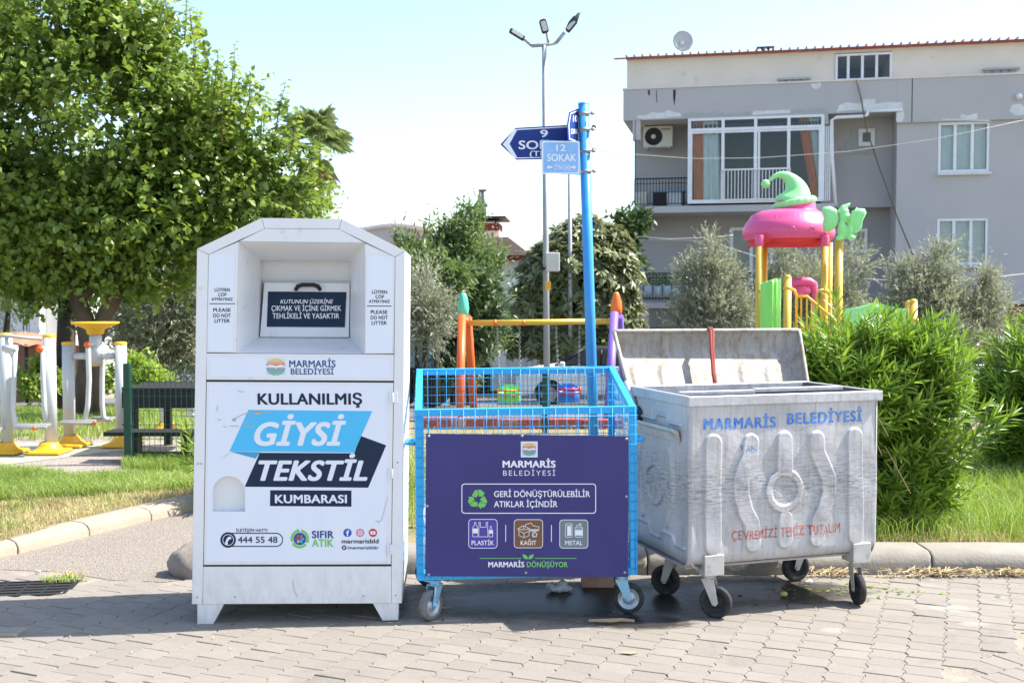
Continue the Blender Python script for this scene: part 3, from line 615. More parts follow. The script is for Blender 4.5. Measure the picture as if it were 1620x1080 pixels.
# ------------------------------------------------------------------ RECYCLING CAGE CART
def recycling_cart():
    O = G(833, 977); F = Frame(O, math.radians(4.2), math.radians(.5)); q = F.px
    root = thing('recycling_cart', 'light blue wire cage trolley on casters with purple recycling board on its front', 'recycling cart', F.M)
    B = M['cart_blue']; D = .70; t = .036
    xl, xr = q(658,780)[0], q(1008,780)[0]; vt = q(830,645)[1]; vb = q(830,914)[1]; vbt = vt+.16
    posts = ((xl,0,vt),(xr-t,0,vt),(xl,-D+t,vbt),(xr-t,-D+t,vbt))
    for x, z, top in posts: b = MB(); b.box((x, vb, z-t), (x+t, top-(t if z == 0 else t)+.0, z)); b.build('corner_post', B, root, bevel=.003)
    def rail(a, b_, name='rail'):
        a, b_ = Vector(a), Vector(b_); d = b_-a; L = d.length; m_ = MB(); m_.box((0,0,0), (L,t,t))
        X = d.normalized(); Y = Vector((0,1,0)); Z = X.cross(Y).normalized(); Y = Z.cross(X)
        K = Matrix(((X.x,Y.x,Z.x,a.x),(X.y,Y.y,Z.y,a.y),(X.z,Y.z,Z.z,a.z),(0,0,0,1))); m_.v = [tuple(K @ Vector(v)) for v in m_.v]; return m_.build(name, B, root, bevel=.003)
    rail((xl-.001, vt-t, -t), (xr+.001, vt-t, -t), 'top_rail'); rail((xl-.001, vbt-t, -D), (xr+.001, vbt-t, -D), 'top_rail')
    rail((xl+t, vb+.002, -t), (xr-t, vb+.002, -t), 'bottom_rail'); rail((xl+t, vb+.002, -D), (xr-t, vb+.002, -D), 'bottom_rail')
    for x in (xl, xr-t):
        b = MB(); y0, y1 = vt-t, vbt-t
        vs = [(x+.001,y0,-t),(x+t-.001,y0,-t),(x+t-.001,y0+t,-t+.006),(x+.001,y0+t,-t+.006),(x+.001,y1,-D+t),(x+t-.001,y1,-D+t),(x+t-.001,y1+t-.001,-D+t),(x+.001,y1+t-.001,-D+t)]
        b.add(vs, [(0,3,2,1),(4,5,6,7),(0,1,5,4),(1,2,6,5),(2,3,7,6),(3,0,4,7)]); b.build('side_rail', B, root, bevel=.003)
        b = MB(); b.box((x+.001, vb+.002, -D+t), (x+t-.001, vb+t, -t)); b.build('bottom_rail', B, root, bevel=.003)
    b = MB(); b.box((xl+t, vb-.004, -D+t), (xr-t, vb+.001, -t)); b.build('floor_sheet', B, root)
    r = .0019; sp = (xr-xl-.02)/19
    def wires(name, hor, ver): 
        b = MB()
        for p in hor+ver: b.tube(p, r, 5)
        b.build(name, B, root)
    nr = int((vt-vb)/.049)
    wires('front_wire_mesh', [[(xl-.004, vt-.026-.049*i*1.0-.02, .006), (xr+.004, vt-.026-.049*i-.02, .006)] for i in range(nr)], [[(xl+.01+sp*i, vb+.01, .0025), (xl+.01+sp*i, vt-.006, .0025)] for i in range(1, 20)])
    wires('back_wire_mesh', [[(xl, vb+.05+.046*i, -D+.04), (xr, vb+.05+.046*i, -D+.04)] for i in range(int((vbt-vb)/.046))], [[(xl+.01+sp*.9*i, vb+.01, -D+.043), (xl+.01+sp*.9*i, vbt-.01, -D+.043)] for i in range(1, 22)])
    for x in (xl-.002, xr+.002):
        ver = []; hor = []
        for i in range(1, 17):
            z = -.02-i*(D-.04)/17; ver.append([(x, vb+.01, z), (x, vt+(vbt-vt)*(-z)/D-.012, z)])
        for i in range(nr+3):
            v = vb+.02+.049*i
            if v < vt-.01: hor.append([(x, v, 0), (x, v, -D)])
            elif v < vbt-.02: hor.append([(x, v, -D*(v-vt)/(vbt-vt)), (x, v, -D)])
        wires('side_wire_mesh', hor, ver)
    board_px = [(674,685.5),(994.5,689.6),(993.7,912.2),(672.6,911)]
    wb = .012; b = MB(); b.prism([q(*p, wb) for p in board_px], wb-.003, wb); board = b.build('information_board', M['purple'], root, bevel=.001)
    for p in ((678,908.5),(832,905.5),(988.5,905),(676,800),(991,785),(678.5,689.5),(826,689),(991,694)):
        u, v = q(*p, wb); b = MB(); b.lathe([(1e-4,.005),(.004,.0045),(.007,.002),(.0075,0)], 10, M=Matrix.Translation((u, v, wb))); b.build('bolt', M['steel'], board)
    w1 = wb+.0012; PW = M['print_white']
    b = MB(); b.prism([q(*p, w1) for p in [(824,698),(850.5,698),(850.5,723),(824,723)]], wb, w1); b.build('emblem_ground', M['sticker'], board)
    sunset_logo(F, board, 826, 700.2, 848.5, 721.2, w1+.0012)
    text(F, board, 'MARMARİS', 795, 879, 738.8, 10.2, PW, w1, .035); text(F, board, 'BELEDİYESİ', 796, 878.5, 751.8, 8, PW, w1, -.006, space=1.25)
    b = MB(); ringpoly(F, b, rrect(730,764.5,943,812,5), rrect(731.3,765.8,941.7,810.7,4), w1); b.build('printed_frame', PW, board)
    text(F, board, 'GERİ DÖNÜŞTÜRÜLEBİLİR', 781.5, 933.5, 785.5, 9.2, PW, w1, .016); text(F, board, 'ATIKLAR İÇİNDİR', 781.5, 882, 801.5, 9.2, PW, w1, .016)
    # three chasing arrows
    b = MB(); cx, cy = 756, 789.5
    for k in range(3):
        a = math.radians(120*k); c_, s_ = math.cos(a), math.sin(a)
        def rt(ps): return [q(cx+c_*x-s_*y, cy+s_*x+c_*y, w1) for x, y in ps]
        b.prism(rt([(-9.6,-6.2),(-5.2,-13.4),(-4,-14.6),(-2,-15.2),(1.2,-8.8),(-2.9,-2.6)]), wb, w1)
        b.prism(rt([(-.7,-15.2),(4.2,-15.2),(6,-14.6),(8.6,-10.6),(11.2,-12),(7.8,-4.2),(-.6,-5.4),(2.2,-7)]), wb, w1)
    b.build('recycling_symbol', M['print_green'], board)
    for x0, x1, key, lab, tx0, tx1 in ((741,787,'tile_purple','PLASTİK',746,781.5),(813,859,'tile_brown','KAĞIT',823.5,848.5),(885,930.5,'tile_grey','METAL',894,921.5)):
        y0, y1 = 820.5, 867
        if x0 == 813: y0, y1 = 821, 866.5
        if x0 == 885: y0, y1 = 821.5, 867
        b = MB(); b.prism([q(*p, w1) for p in rrect(x0, y0, x1, y1, 5.5)], wb, w1-.0004, 0); ringpoly(F, b, rrect(x0, y0, x1, y1, 5.5), rrect(x0+.9, y0+.9, x1-.9, y1-.9, 4.8), w1+.0003, 1)
        w2 = w1+.0008; cx = (x0+x1)/2
        if key == 'tile_purple':
            strokes(F, b, [[(cx-16,848.5),(cx-16.5,836),(cx-15.8,833),(cx-13.4,830),(cx-13.4,826),(cx-11,826),(cx-11,830),(cx-8.5,833),(cx-7.8,836),(cx-8.2,848.5),(cx-16,848.5)],[(cx-6.5,848.5),(cx-6.2,825.5),(cx-4.2,825.5),(cx-4,833.5),(cx+5,833.5),(cx+5.3,825.5),(cx+7.4,825.5),(cx+7.8,848.5),(cx-6.5,848.5)],[(cx+9.5,848.5),(cx+9.3,839),(cx+11.5,835.5),(cx+11.5,832),(cx+13.4,832),(cx+13.4,835.5),(cx+15.6,839),(cx+15.4,848.5),(cx+9.5,848.5)]], .8, w2, 1)
            b.prism([q(*p, w2) for p in [(cx-16.4,835.5),(cx-8,835.5),(cx-8,843),(cx-16.4,843)]], w1, w2, 1); b.prism([q(*p, w2) for p in [(cx+9.4,838),(cx+15.4,838),(cx+15.4,843.5),(cx+9.4,843.5)]], w1, w2, 1)
        elif key == 'tile_brown':
            strokes(F, b, [[(cx-15,839),(cx-15,846.5),(cx-7,850),(cx+1,846.5),(cx+1,839.5),(cx-7,843),(cx-15,839)],[(cx-7,843),(cx-7,850)],[(cx-15,839),(cx-17,836),(cx-8.5,831),(cx+1.5,835.5),(cx+1,839.5)],[(cx-8.5,831),(cx-7,837.5),(cx-17,836)],[(cx-7,837.5),(cx+1.5,835.5)],[(cx-5,832),(cx-5,829.5),(cx+4,826.5),(cx+7,831),(cx+17,833),(cx+16,839),(cx+3,840)],[(cx+2,837),(cx+15,837)],[(cx+2,838.5),(cx+15,838)]], .8, w2, 1)
            strokes(F, b, [[(cx+6.5,843),(cx+10,841),(cx+13.5,844),(cx+12.5,848),(cx+7,848.5),(cx+6,845.5),(cx+9,845)]], 1.3, w2, 1)
        else:
            strokes(F, b, [circ(cx-8, 829, 5.3, 16, 0, 360, 1.7)+[(cx-2.7,829)], [(cx-13.3,829),(cx-13.3,848),(cx-11,849.5),(cx-5,849.5),(cx-2.7,848),(cx-2.7,829)], circ(cx+8, 834.5, 6, 16, 0, 360, 1.7)+[(cx+14,834.5)], [(cx+2,834.5),(cx+2,847.5),(cx+4,849.2),(cx+12,849.2),(cx+14,847.5),(cx+14,834.5)], [(cx+4.5,833),(cx+5.5,829.5),(cx+9,830.5),(cx+9,827.5),(cx+12,828.5),(cx+10.5,832)]], .8, w2, 1)
            b.prism([q(*p, w2) for p in [(cx-10.5,832),(cx-4,832),(cx-4,847),(cx-10.5,847)]], w1, w2, 1); b.prism([q(*p, w2) for p in [(cx+2.5,838),(cx+13.5,838),(cx+13.5,846.5),(cx+2.5,846.5)]], w1, w2, 1)
        b.build('material_tile', [M[key], PW], board); text(F, board, lab, tx0, tx1, 861.5, 6.8, PW, w2, .016)
    for x in (799.5, 871.8): poly(F, board, [(x,830),(x+1.1,830),(x+1.1,856.5),(x,856.5)], PW, w1, 'printed_line')
    for x0, x1 in ((759,825),(846.5,912)): poly(F, board, [(x0,882.2),(x1,882.2),(x1,883.2),(x0,883.2)], M['print_green'], w1, 'printed_line')
    b = MB()
    for s in (-1, 1): b.prism([q(835.5+s*a, c, w1) for a, c in ((.6,884),(1,880.2),(3.5,877.6),(8.8,876),(8,880.5),(5,883.4))], wb, w1)
    b.build('leaf_emblem', M['print_green'], board)
    text(F, board, 'MARMARİS', 772.5, 829.5, 896.3, 8, PW, w1, .03); text(F, board, 'DÖNÜŞÜYOR', 833.5, 898, 896.3, 8, M['print_green'], w1, .026)
    # side grips
    for s, x in ((-1, xl), (1, xr)):
        v = q(650,703)[1]; b = MB(); b.tube([(x, v-.0, -.03), (x+s*.03, v, -.03), (x+s*.045, v, -.05), (x+s*.045, v, -.16), (x+s*.03, v, -.18), (x, v, -.18)], .009, 8); b.build('grip', B, root)
    rd = .080
    lx = q(688,912)[0]; rx = q(985,912)[0]
    caster(root, lx, -.035, 0, vb, rd, .040, math.radians(-128), M['cart_fork'], M['rubber_grey'], M['cart_grey'])
    caster(root, rx, -.035, 0, vb, rd, .036, math.radians(-12), M['cart_fork'], M['tyre'], M['cart_grey'])
    caster(root, lx, -D+.05, 0, vb, rd, .036, math.radians(160), M['cart_grey'], M['tyre'], M['cart_grey'])
    caster(root, rx, -D+.05, 0, vb, rd, .036, math.radians(-30), M['cart_grey'], M['tyre'], M['cart_grey'])
    # contents: white bags low at the left
    for i, (x, v, z, s) in enumerate(((xl+.09, vb+.11, -.12, .10), (xl+.10, vb+.30, -.15, .09), (xl+.28, vb+.12, -.30, .13), (xr-.10, vb+.10, -.14, .085), (xl+.6, vb+.12, -.35, .14))):
        b = MB(); b.ball((0,0,0), s, 16, sc=(.7,1.05,.8)); b.v = [(p[0]*(1+.12*math.sin(9*p[1]/s+i)), p[1], p[2]*(1+.1*math.sin(7*p[0]/s+i*2))) for p in b.v]
        o = b.build('rubbish_bag', M['bag'] if i != 3 else M['red'])
        o.matrix_world = F.M @ Matrix.Translation((x, v, z)) @ Matrix.Rotation(random.uniform(0, 6), 4, 'Y')
        tag(o, ['white rubbish bag at the bottom left of the blue cage cart', 'white rubbish bag resting above another at the left of the blue cart', 'larger white rubbish bag on the floor of the blue cart near its left wheels', 'small red bundle in the lower right corner of the blue cage cart', 'big white rubbish bag behind the middle of the purple board'][i], 'rubbish bag', 'rubbish inside the cage cart')
recycling_cart()
# ------------------------------------------------------------------ GALVANISED CONTAINER
def sstep(x, a, b):
    t = np.clip((x-a)/(b-a), 0, 1); return t*t*(3-2*t)
def pdist(u, v, pts):
    d = np.full(u.shape, 9.0)
    for (x0, y0), (x1, y1) in zip(pts[:-1], pts[1:]):
        dx, dy = x1-x0, y1-y0; L = dx*dx+dy*dy+1e-12; t = np.clip(((u-x0)*dx+(v-y0)*dy)/L, 0, 1); d = np.minimum(d, np.hypot(u-x0-t*dx, v-y0-t*dy))
    return d
def container():
    yaw = math.radians(18); c0 = G(1094, 970); O = Vector(((1092-810)/FPX*5.40*1.0, 5.40, 0)); F = Frame(O, yaw); q = F.px
    root = thing('waste_container', 'large battered galvanised wheeled rubbish container with its curved lid open', 'waste container', F.M)
    W_ = q(1389.5, 700)[0]; L_ = .70; vt = q(1092, 628)[1]; vb = q(1094, 903)[1]
    # -- front skin with pressed ribs
    def zp(x, y): return q(960+x/2.161, 500+y/2.161)
    bar1 = [zp(361, 436), zp(361, 784)]; bar5 = [zp(845, 412), zp(848, 748)]
    s2 = [zp(492,432),zp(488,478),zp(468,515),zp(455,560),zp(456,610),zp(470,665),zp(492,705),zp(497,745),zp(498,775)]
    s4 = [zp(714,422),zp(716,465),zp(738,510),zp(756,555),zp(757,605),zp(742,655),zp(722,695),zp(717,735),zp(716,758)]
    ct = [zp(605,425), zp(605,520)]; cb = [zp(607,690), zp(607,765)]; cc = zp(604, 596); rr = abs(zp(668,596)[0]-cc[0])
    hw = abs(zp(387,436)[0]-zp(335,436)[0])/2*1.08
    def emb(u, v):
        e = lambda d, h: 1-sstep(d, h-.004, h+.006)
        h = np.maximum.reduce([e(pdist(u, v, bar1), hw), e(pdist(u, v, bar5), hw), e(pdist(u, v, s2), hw*.95), e(pdist(u, v, s4), hw*.95), e(pdist(u, v, ct), hw), e(pdist(u, v, cb), hw*.9)])
        r = np.hypot(u-cc[0], v-cc[1]); disc = 1-sstep(r, rr-.004, rr+.007); h = np.maximum(h, disc)
        inn = 1-sstep(r, rr*.66-.005, rr*.66+.005); h = h-inn*.75
        return h*.013
    R = .075
    def rounding(v): t = np.clip((vb+R-v)/R, 0, 1); return R-np.sqrt(np.maximum(R*R-(t*R)**2, 0))
    def wfront(u, v):
        ec = np.clip((.018-u)/.018, 0, 1)+np.clip((u-(W_-.018))/.018, 0, 1)
        den = .004*np.sin(u*9+1)*np.sin(v*8)+.003*np.sin(u*23)*np.sin(v*17+2)
        return emb(u, v)*1.0+den*np.clip((v-vb-.05)*8, 0, 1)-rounding(v)-.018*(1-np.sqrt(np.maximum(1-ec*ec, 0)))
    us = np.linspace(0, W_, 320); vs = vb+R-np.concatenate([R*np.sin(np.linspace(math.pi/2, 0, 12))[:-1]*1.0, -np.linspace(0, vt-vb-R, 250)])
    U, V = np.meshgrid(us, vs); Z = wfront(U, V)
    def gridfaces(nu, nv, off=0, flip=False):
        i, j = np.meshgrid(np.arange(nu-1), np.arange(nv-1)); a = (j*nu+i).ravel()+off
        f = np.stack([a, a+1, a+nu+1, a+nu], 1); return f[:, ::-1] if flip else f
    VV = [np.stack([U.ravel(), V.ravel(), Z.ravel()], 1)]; FF = [gridfaces(320, len(vs))]; off = 320*len(vs)
    # -- left side: ring, curved ribs
    us2 = np.linspace(0, L_, 120); U2, V2 = np.meshgrid(us2, vs); vm = .62*1.0; cu = L_*.56
    def embs(u, v):
        e = lambda d, h: 1-sstep(d, h-.008, h+.006)
        r = np.hypot((u-cu), (v-.64)); h = (1-sstep(np.abs(r-.105), .010, .022))
        br = [(cu-.17, .84), (cu-.21, .72), (cu-.21, .58), (cu-.15, .45)]; br2 = [(cu+.17, .84), (cu+.21, .72), (cu+.21, .58), (cu+.15, .45)]
        h = np.maximum(h, e(pdist(u, v, br), .022)); h = np.maximum(h, e(pdist(u, v, br2), .022))
        st = [(.05,.36),(.15,.36),(.17,.40),(.30,.40),(.32,.36),(.44,.36),(.46,.41),(.64,.41)]; h = np.maximum(h, e(pdist(u, v, st), .008))
        st = [(.10,.98),(.22,.98),(.25,1.01),(.36,1.01),(.38,.98),(.6,.98)]; h = np.maximum(h, e(pdist(u, v, st), .008))
        return h*.012
    ec = np.clip((.018-U2)/.018, 0, 1)+np.clip((U2-(L_-.018))/.018, 0, 1)
    Zs = embs(U2, V2)-rounding(V2)*.9-.016*(1-np.sqrt(np.maximum(1-ec*ec, 0)))
    VV.append(np.stack([-Zs.ravel(), V2.ravel(), -U2.ravel()], 1)); FF.append(gridfaces(120, len(vs), off, True)); off += 120*len(vs)
    VV.append(np.stack([W_+Zs.ravel(), V2.ravel(), -U2.ravel()], 1)); FF.append(gridfaces(120, len(vs), off)); off += 120*len(vs)
    nb = 24; Ub, Vb = np.meshgrid(np.linspace(0, W_, nb), vs); VV.append(np.stack([Ub.ravel(), Vb.ravel(), -L_+rounding(Vb).ravel()], 1)); FF.append(gridfaces(nb, len(vs), off, True)); off += nb*len(vs)
    body = npmesh('body', np.concatenate(VV), np.concatenate(FF), M['galv'], root, smooth=True)
    b = MB(); b.box((.01, vb+.0, -L_+.05), (W_-.01, vb+.006, -.05)); b.build('base_plate', M['galv'], root)
    b = MB(); i_ = .02
    for a, c, s in (((i_,vb+.02,-i_),(W_-i_,vt,-i_-.003),0), ((i_,vb+.02,-L_+i_),(W_-i_,vt,-L_+i_+.003),0), ((i_,vb+.02,-L_+i_),(i_+.003,vt,-i_),0), ((W_-i_,vb+.02,-L_+i_),(W_-i_-.003,vt,-i_),0), ((i_,vb+.02,-L_+i_),(W_-i_,vb+.03,-i_),0)): b.box(a, c)
    b.build('inner_wall', M['galv_in'], root)
    # rim: folded band standing proud
    rh = vt-q(1092, 641)[1]+.008; o = .015; y0, y1 = vt-rh, vt+.004
    b = MB(); b.box((-o, y0, -.012), (W_+o, y1, o)); b.build('rim_front', M['galv'], root, bevel=.006, seg=3)
    b = MB(); b.box((-o, y0, -L_+.03), (.012, y1, -.0125)); b.build('rim_side', M['galv'], root, bevel=.006, seg=3)
    b = MB(); b.box((W_-.012, y0, -L_+.03), (W_+o, y1, -.0125)); b.build('rim_side', M['galv'], root, bevel=.006, seg=3)
    b = MB(); b.box((-o, y0, -L_-o), (W_+o, y1, -L_+.0295)); b.build('rim_back', M['galv'], root, bevel=.006, seg=3)
    # inner cover bars lying behind the front rim
    b = MB(); b.box((.03, vt-.01, -.20), (W_*.42, vt+.012, -.165)); b.build('cross_bar', M['galv'], root, bevel=.004)
    b = MB(); b.box((W_*.42+.004, vt-.005, -.215), (W_-.10, vt+.018, -.175)); b.build('cross_bar', M['galv'], root, bevel=.004)
    # side handle pocket and lid pivot on the left
    hv = .90
    b = MB(); prof = [(0,0),(-.012,.05),(-.045,.065),(-.05,.05),(-.022,.03),(-.01,-.01)]
    zz = [-.09, -L_+.10]
    vsx = [(x-.002, hv+y, z) for z in zz for x, y in prof]; k = len(prof); b.add(vsx, [(i, (i+1)%k, k+(i+1)%k, k+i) for i in range(k)]+[tuple(range(k))[::-1], tuple(range(k, 2*k))]); b.build('side_handle', M['bracket'], root, bevel=.004)
    b = MB()
    b.lathe([(.001,.03),(.022,.03),(.026,.02),(.045,.012),(.055,0)], 20, M=Matrix.Translation((-.004, vt-.155, -L_+.10)) @ Matrix.Rotation(-math.pi/2, 4, 'Y')); b.build('pivot_boss', M['dark'], root)
    b = MB(); b.tube([(-.02, vt-.155, -L_+.10), (-.02, vt-.05, -L_+.04), (-.018, vt+.02, -L_-.03)], .02, 10); b.build('lid_arm', M['galv'], root)
    # corner curl at back left of the rim
    b = MB(); pts = [(-o-.001, vt+.02-.06*math.cos(t)*.9+.02, -L_+.02-.12*math.sin(t)) for t in np.linspace(0, math.pi, 9)]
    # lid: shallow tray thrown back
    d = lambda x, y, Y: F.loc(P(x, y, Y))
    TL, TR, BR, BL = d(971,524,6.47), d(1264,522,6.80), d(1283,640,6.52), d(1001,640,6.16)
    nu, nv = 110, 56; uu, vv = np.meshgrid(np.linspace(0, 1, nu), np.linspace(0, 1, nv))
    T4 = [np.array(x) for x in (BL, BR, TR, TL)]
    base = (1-vv)[..., None]*((1-uu)[..., None]*T4[0]+uu[..., None]*T4[1])+vv[..., None]*((1-uu)[..., None]*T4[3]+uu[..., None]*T4[2])
    Wd = np.linalg.norm(T4[1]-T4[0]); Hd = np.linalg.norm(T4[3]-T4[0])
    nrm = np.cross(T4[1]-T4[0], T4[3]-T4[0]); nrm /= np.linalg.norm(nrm); nrm = nrm*(1 if nrm[2] > 0 else -1)
    edge = lambda t, k: 1-np.clip(np.minimum(t, 1-t)/k, 0, 1)
    dep = .10*(1-edge(uu, .07)**2.2)*(1-np.clip((vv-.80)/.20, 0, 1)**2.0)        # tray depth, away from the viewer
    ar = np.zeros_like(uu)
    for k in range(6):
        c = .135+k*.148; r = .055; x = (uu-c); top = .56; y = (vv-top)*Hd/Wd
        dist = np.where(y > 0, np.hypot(x, y), np.abs(x)); ar = np.maximum(ar, (1-sstep(dist, r-.006, r+.006)))
    off_ = -dep+ar*.009*(1-edge(uu, .05))
    Vt = base+off_[..., None]*nrm
    Vb_ = Vt-nrm*.004
    Fa = gridfaces(nu, nv); Fb = gridfaces(nu, nv, nu*nv, True)
    lid = npmesh('lid', np.concatenate([Vt.reshape(-1, 3), Vb_.reshape(-1, 3)]), np.concatenate([Fa, Fb]), M['lid'], root, smooth=True)
    ed = [tuple(Vt[j, 0]) for j in range(0, nv, 5)]+[tuple(Vt[-1, i]) for i in range(0, nu, 6)]+[tuple(Vt[j, -1]) for j in range(nv-1, -1, -5)]
    b = MB(); b.tube(ed, .013, 8); b.build('lid_rim', M['lid'], lid)
    # strap hung over the lid edge
    top = Vector(Vt[-1, int(nu*.525)]); f = nrm
    sr = Vector(nrm)
    P0 = d(1122,519,6.62); P1 = d(1124,522,6.585); P2 = d(1125.5,560,6.50); P3 = d(1128,590,6.42); P4 = d(1131.5,614,6.36)
    b = MB(); bk = d(1121,522,6.70)
    for dx in (0, .016):
        o2 = Vector((dx, 0, 0)); b.tube([bk+o2+Vector((0,-.25,-.05)), bk+o2, P0+o2, P1+o2, P2+o2*.7, P3+o2*.5, P4+o2*.3], .0085, 8)
    s = b.build('strap', M['red_cloth']); s.matrix_world = F.M; tag(s, 'dark red strap looped over the open lid of the metal container', 'strap')
    # casters and brackets
    for x, z, yw, wb_, yc in ((q(1128,895)[0], -.045, math.radians(-42), .040, 0), (q(1361,878)[0], -.045, math.radians(-102), .036, 0), (q(1128,895)[0], -.46, math.radians(130), .036, 1), (q(1361,878)[0]-.02, -.52, math.radians(175), .036, 1)):
        b = MB(); bt = vb+.07 if not yc else vb; zc = z
        if not yc: b.box((x-.055, vb-.03, z+.0), (x+.055, vb+.075, z+.062))
        b.box((x-.05, vb-.03, z-.05), (x+.05, vb-.0, z+.001)); b.build('caster_bracket', M['bracket'], root, bevel=.004)
        caster(root, x, z, 0, vb-.030, .083, wb_, yw, M['bracket'], M['tyre'], M['dark'])
    # stencilled writing
    fit = lambda u, v: wfront(u, v)+.0016
    blue = wornpaint('worn_blue_stencil', (.03,.20,.62), .36, .46, 45); redm = wornpaint('worn_red_stencil', (.62,.10,.06), .44, .52, 60); bl2 = wornpaint('faded_blue_stencil', (.10,.30,.70), .50, .60, 60)
    text(F, root, 'MARMARİS', 1112.5, 1228, 679, 16.5, blue, 0, .035, fit=fit, yb2=675.5, space=1.1); text(F, root, 'BELEDİYESİ', 1245, 1364, 670.5, 16.5, blue, 0, .035, fit=fit, yb2=665.5, space=1.1)
    text(F, root, 'ÇEVREMİZİ', 1158, 1229, 854, 14, redm, .0006, .01, fit=fit, yb2=849, space=1.1); text(F, root, 'TEMİZ TUTALIM', 1233, 1329, 848.5, 15, redm, .0006, .01, fit=fit, yb2=841, space=1.1)
    text(F, root, '· LIK', 1162, 1197, 712, 8, bl2, .0006, .02, fit=fit)
    return F
CF = container()
# ------------------------------------------------------------------ GROUND
def sheet(name, pts, z, m, kind='structure'):
    b = MB(); b.flat([(p[0], p[1]) for p in pts], z); o = b.build(name, m); o['kind'] = kind; return o
def stripmesh(name, x0, x1, ys, dz, m):
    V = []; F_ = []
    for i, y in enumerate(ys): V += [(x0, y, Zt(y)+dz), (x1, y, Zt(y)+dz)]
    for i in range(len(ys)-1): F_.append((2*i, 2*i+1, 2*i+3, 2*i+2))
    me = bpy.data.meshes.new(name); me.from_pydata(V, [], F_); me.materials.append(m); o = bpy.data.objects.new(name, me); col.objects.link(o); o['kind'] = 'structure'; return o
V = [(-500,-80,-.10),(500,-80,-.10),(-500,8,-.10),(500,8,-.10)]; Fg = [(0,1,3,2)]; k = 2
ysg = [9.5, 13.5]+[13.5+i*1.6 for i in range(1, 13)]+[60, 150, 900]
for y in ysg: V += [(-500, y, Zt(y)-.09), (500, y, Zt(y)-.09)]; Fg.append((k, k+1, k+3, k+2)); k += 2
me = bpy.data.meshes.new('ground'); me.from_pydata(V, [], Fg); me.materials.append(M['earth']); o = bpy.data.objects.new('ground', me); col.objects.link(o); o['kind'] = 'structure'
# street side: pavers on a sand bed
def g2(px, py, z=0.0): p = G(px, py, z); return (p.x, p.y)
kb = g2(1620, 905)                                         # foot of the long kerb
KY = 6.36                                                  # y of the kerb's foot
edgeL = [g2(-400, 893), g2(0, 899), g2(100, 903), g2(175, 916), g2(262, 919)]
bed = sheet('pavement', [(-14, -6), (14, -6), (14, KY+.05), (-1.9, KY+.05)]+edgeL[::-1]+[(-14, edgeL[0][1])], -.0065, M['sand'])
ang = math.radians(-22.7)                                  # columns run away to the right
ca, sa = math.cos(ang), math.sin(ang)
def paver_mesh(par, wdt, hgt, phase, gap=.0030, A=.0095):
    """block whose long sides zigzag; x across the column, y along it"""
    def prof(y):
        t = ((y/hgt+phase) % 1.0); xs = [0, .25, .32, .5, .68, .75, 1]; ps = [-.2, .1, 1, .8, -1, -.8, -.2]
        return A*float(np.interp(t, xs, ps))
    ys = [-.5, -.43, -.25, 0, .07, .25, .43, .5]
    R_ = [(wdt/2-gap/2+prof(y*hgt), max(min(y*hgt, hgt/2-gap/2), -hgt/2+gap/2)) for y in ys]
    L_ = [(-wdt/2+gap/2+prof(y*hgt), max(min(y*hgt, hgt/2-gap/2), -hgt/2+gap/2)) for y in ys[::-1]]
    o = R_+L_; n = len(o); V = [(x, y, -.018) for x, y in o]+[(x, y, -.0022) for x, y in o]+[(x*.972, y*.962, 0) for x, y in o]
    F_ = [(i, (i+1)%n, n+(i+1)%n, n+i) for i in range(n)]+[(n+i, n+(i+1)%n, 2*n+(i+1)%n, 2*n+i) for i in range(n)]+[tuple(range(2*n, 3*n))]
    return V, F_
CW, CH = .156, .118
def inpoly(x, y, p):
    c = False; j = len(p)-1
    for i in range(len(p)):
        if (p[i][1] > y) != (p[j][1] > y) and x < (p[j][0]-p[i][0])*(y-p[i][1])/(p[j][1]-p[i][1])+p[i][0]: c = not c
        j = i
    return c
cut0, cut1 = g2(1640, 996), g2(1480, 1082)                 # diagonal joint at the lower right
def beyond(x, y): return (cut1[0]-cut0[0])*(y-cut0[1])-(cut1[1]-cut0[1])*(x-cut0[0]) > 0
region = [(-5.2, 3.6), (5.6, 3.6), (5.6, KY-.04), (-1.9, KY-.04)]+[(x, y-.06) for x, y in edgeL[::-1]]+[(-5.2, edgeL[0][1]-.06)]
cells = []
drain = g2(20, 930)
for i in range(-60, 60):
    for j in range(-10, 90):
        lx, ly = i*CW, j*CH+(i % 2)*CH/2
        x, y = lx*ca-ly*sa, lx*sa+ly*ca
        if inpoly(x, y, region) and not beyond(x, y) and math.hypot(x-cut0[0], 0) >= 0: 
            if abs(x-drain[0]) < .36 and abs(y-drain[1]) < .17: continue
            cells.append((x, y, i % 2, ang))
a2 = ang-math.radians(38); c2, s2_ = math.cos(a2), math.sin(a2)
for i in range(-60, 60):
    for j in range(-60, 90):
        lx, ly = i*CW, j*CH+(i % 2)*CH/2; x, y = lx*c2-ly*s2_, lx*s2_+ly*c2
        d = ((cut1[0]-cut0[0])*(y-cut0[1])-(cut1[1]-cut0[1])*(x-cut0[0]))/math.hypot(cut1[0]-cut0[0], cut1[1]-cut0[1])
        if d > .04 and inpoly(x, y, region): cells.append((x, y, i % 2, a2))
def inview(x, y):
    d = Vector((x, y, 0))-CAM; t = d.dot(FWD); px = 810+FPX*d.x/t; py = 540-FPX*d.dot(UPV)/t
    return -10 < px < 1630 and py < 1092
PMV = [paver_mesh(0, CW, CH, .25), paver_mesh(0, CW, CH, .75)]
pmesh = []
for V_, F_ in PMV:
    me = bpy.data.meshes.new('paver'); me.from_pydata(V_, [], F_); me.materials.append(M['paver']); pmesh.append(me)
vis = sorted([c for c in cells if inview(c[0], c[1])], key=lambda c: c[1]); single = set(id(c) for c in vis[:300])
VV, FF, off = [], [], 0
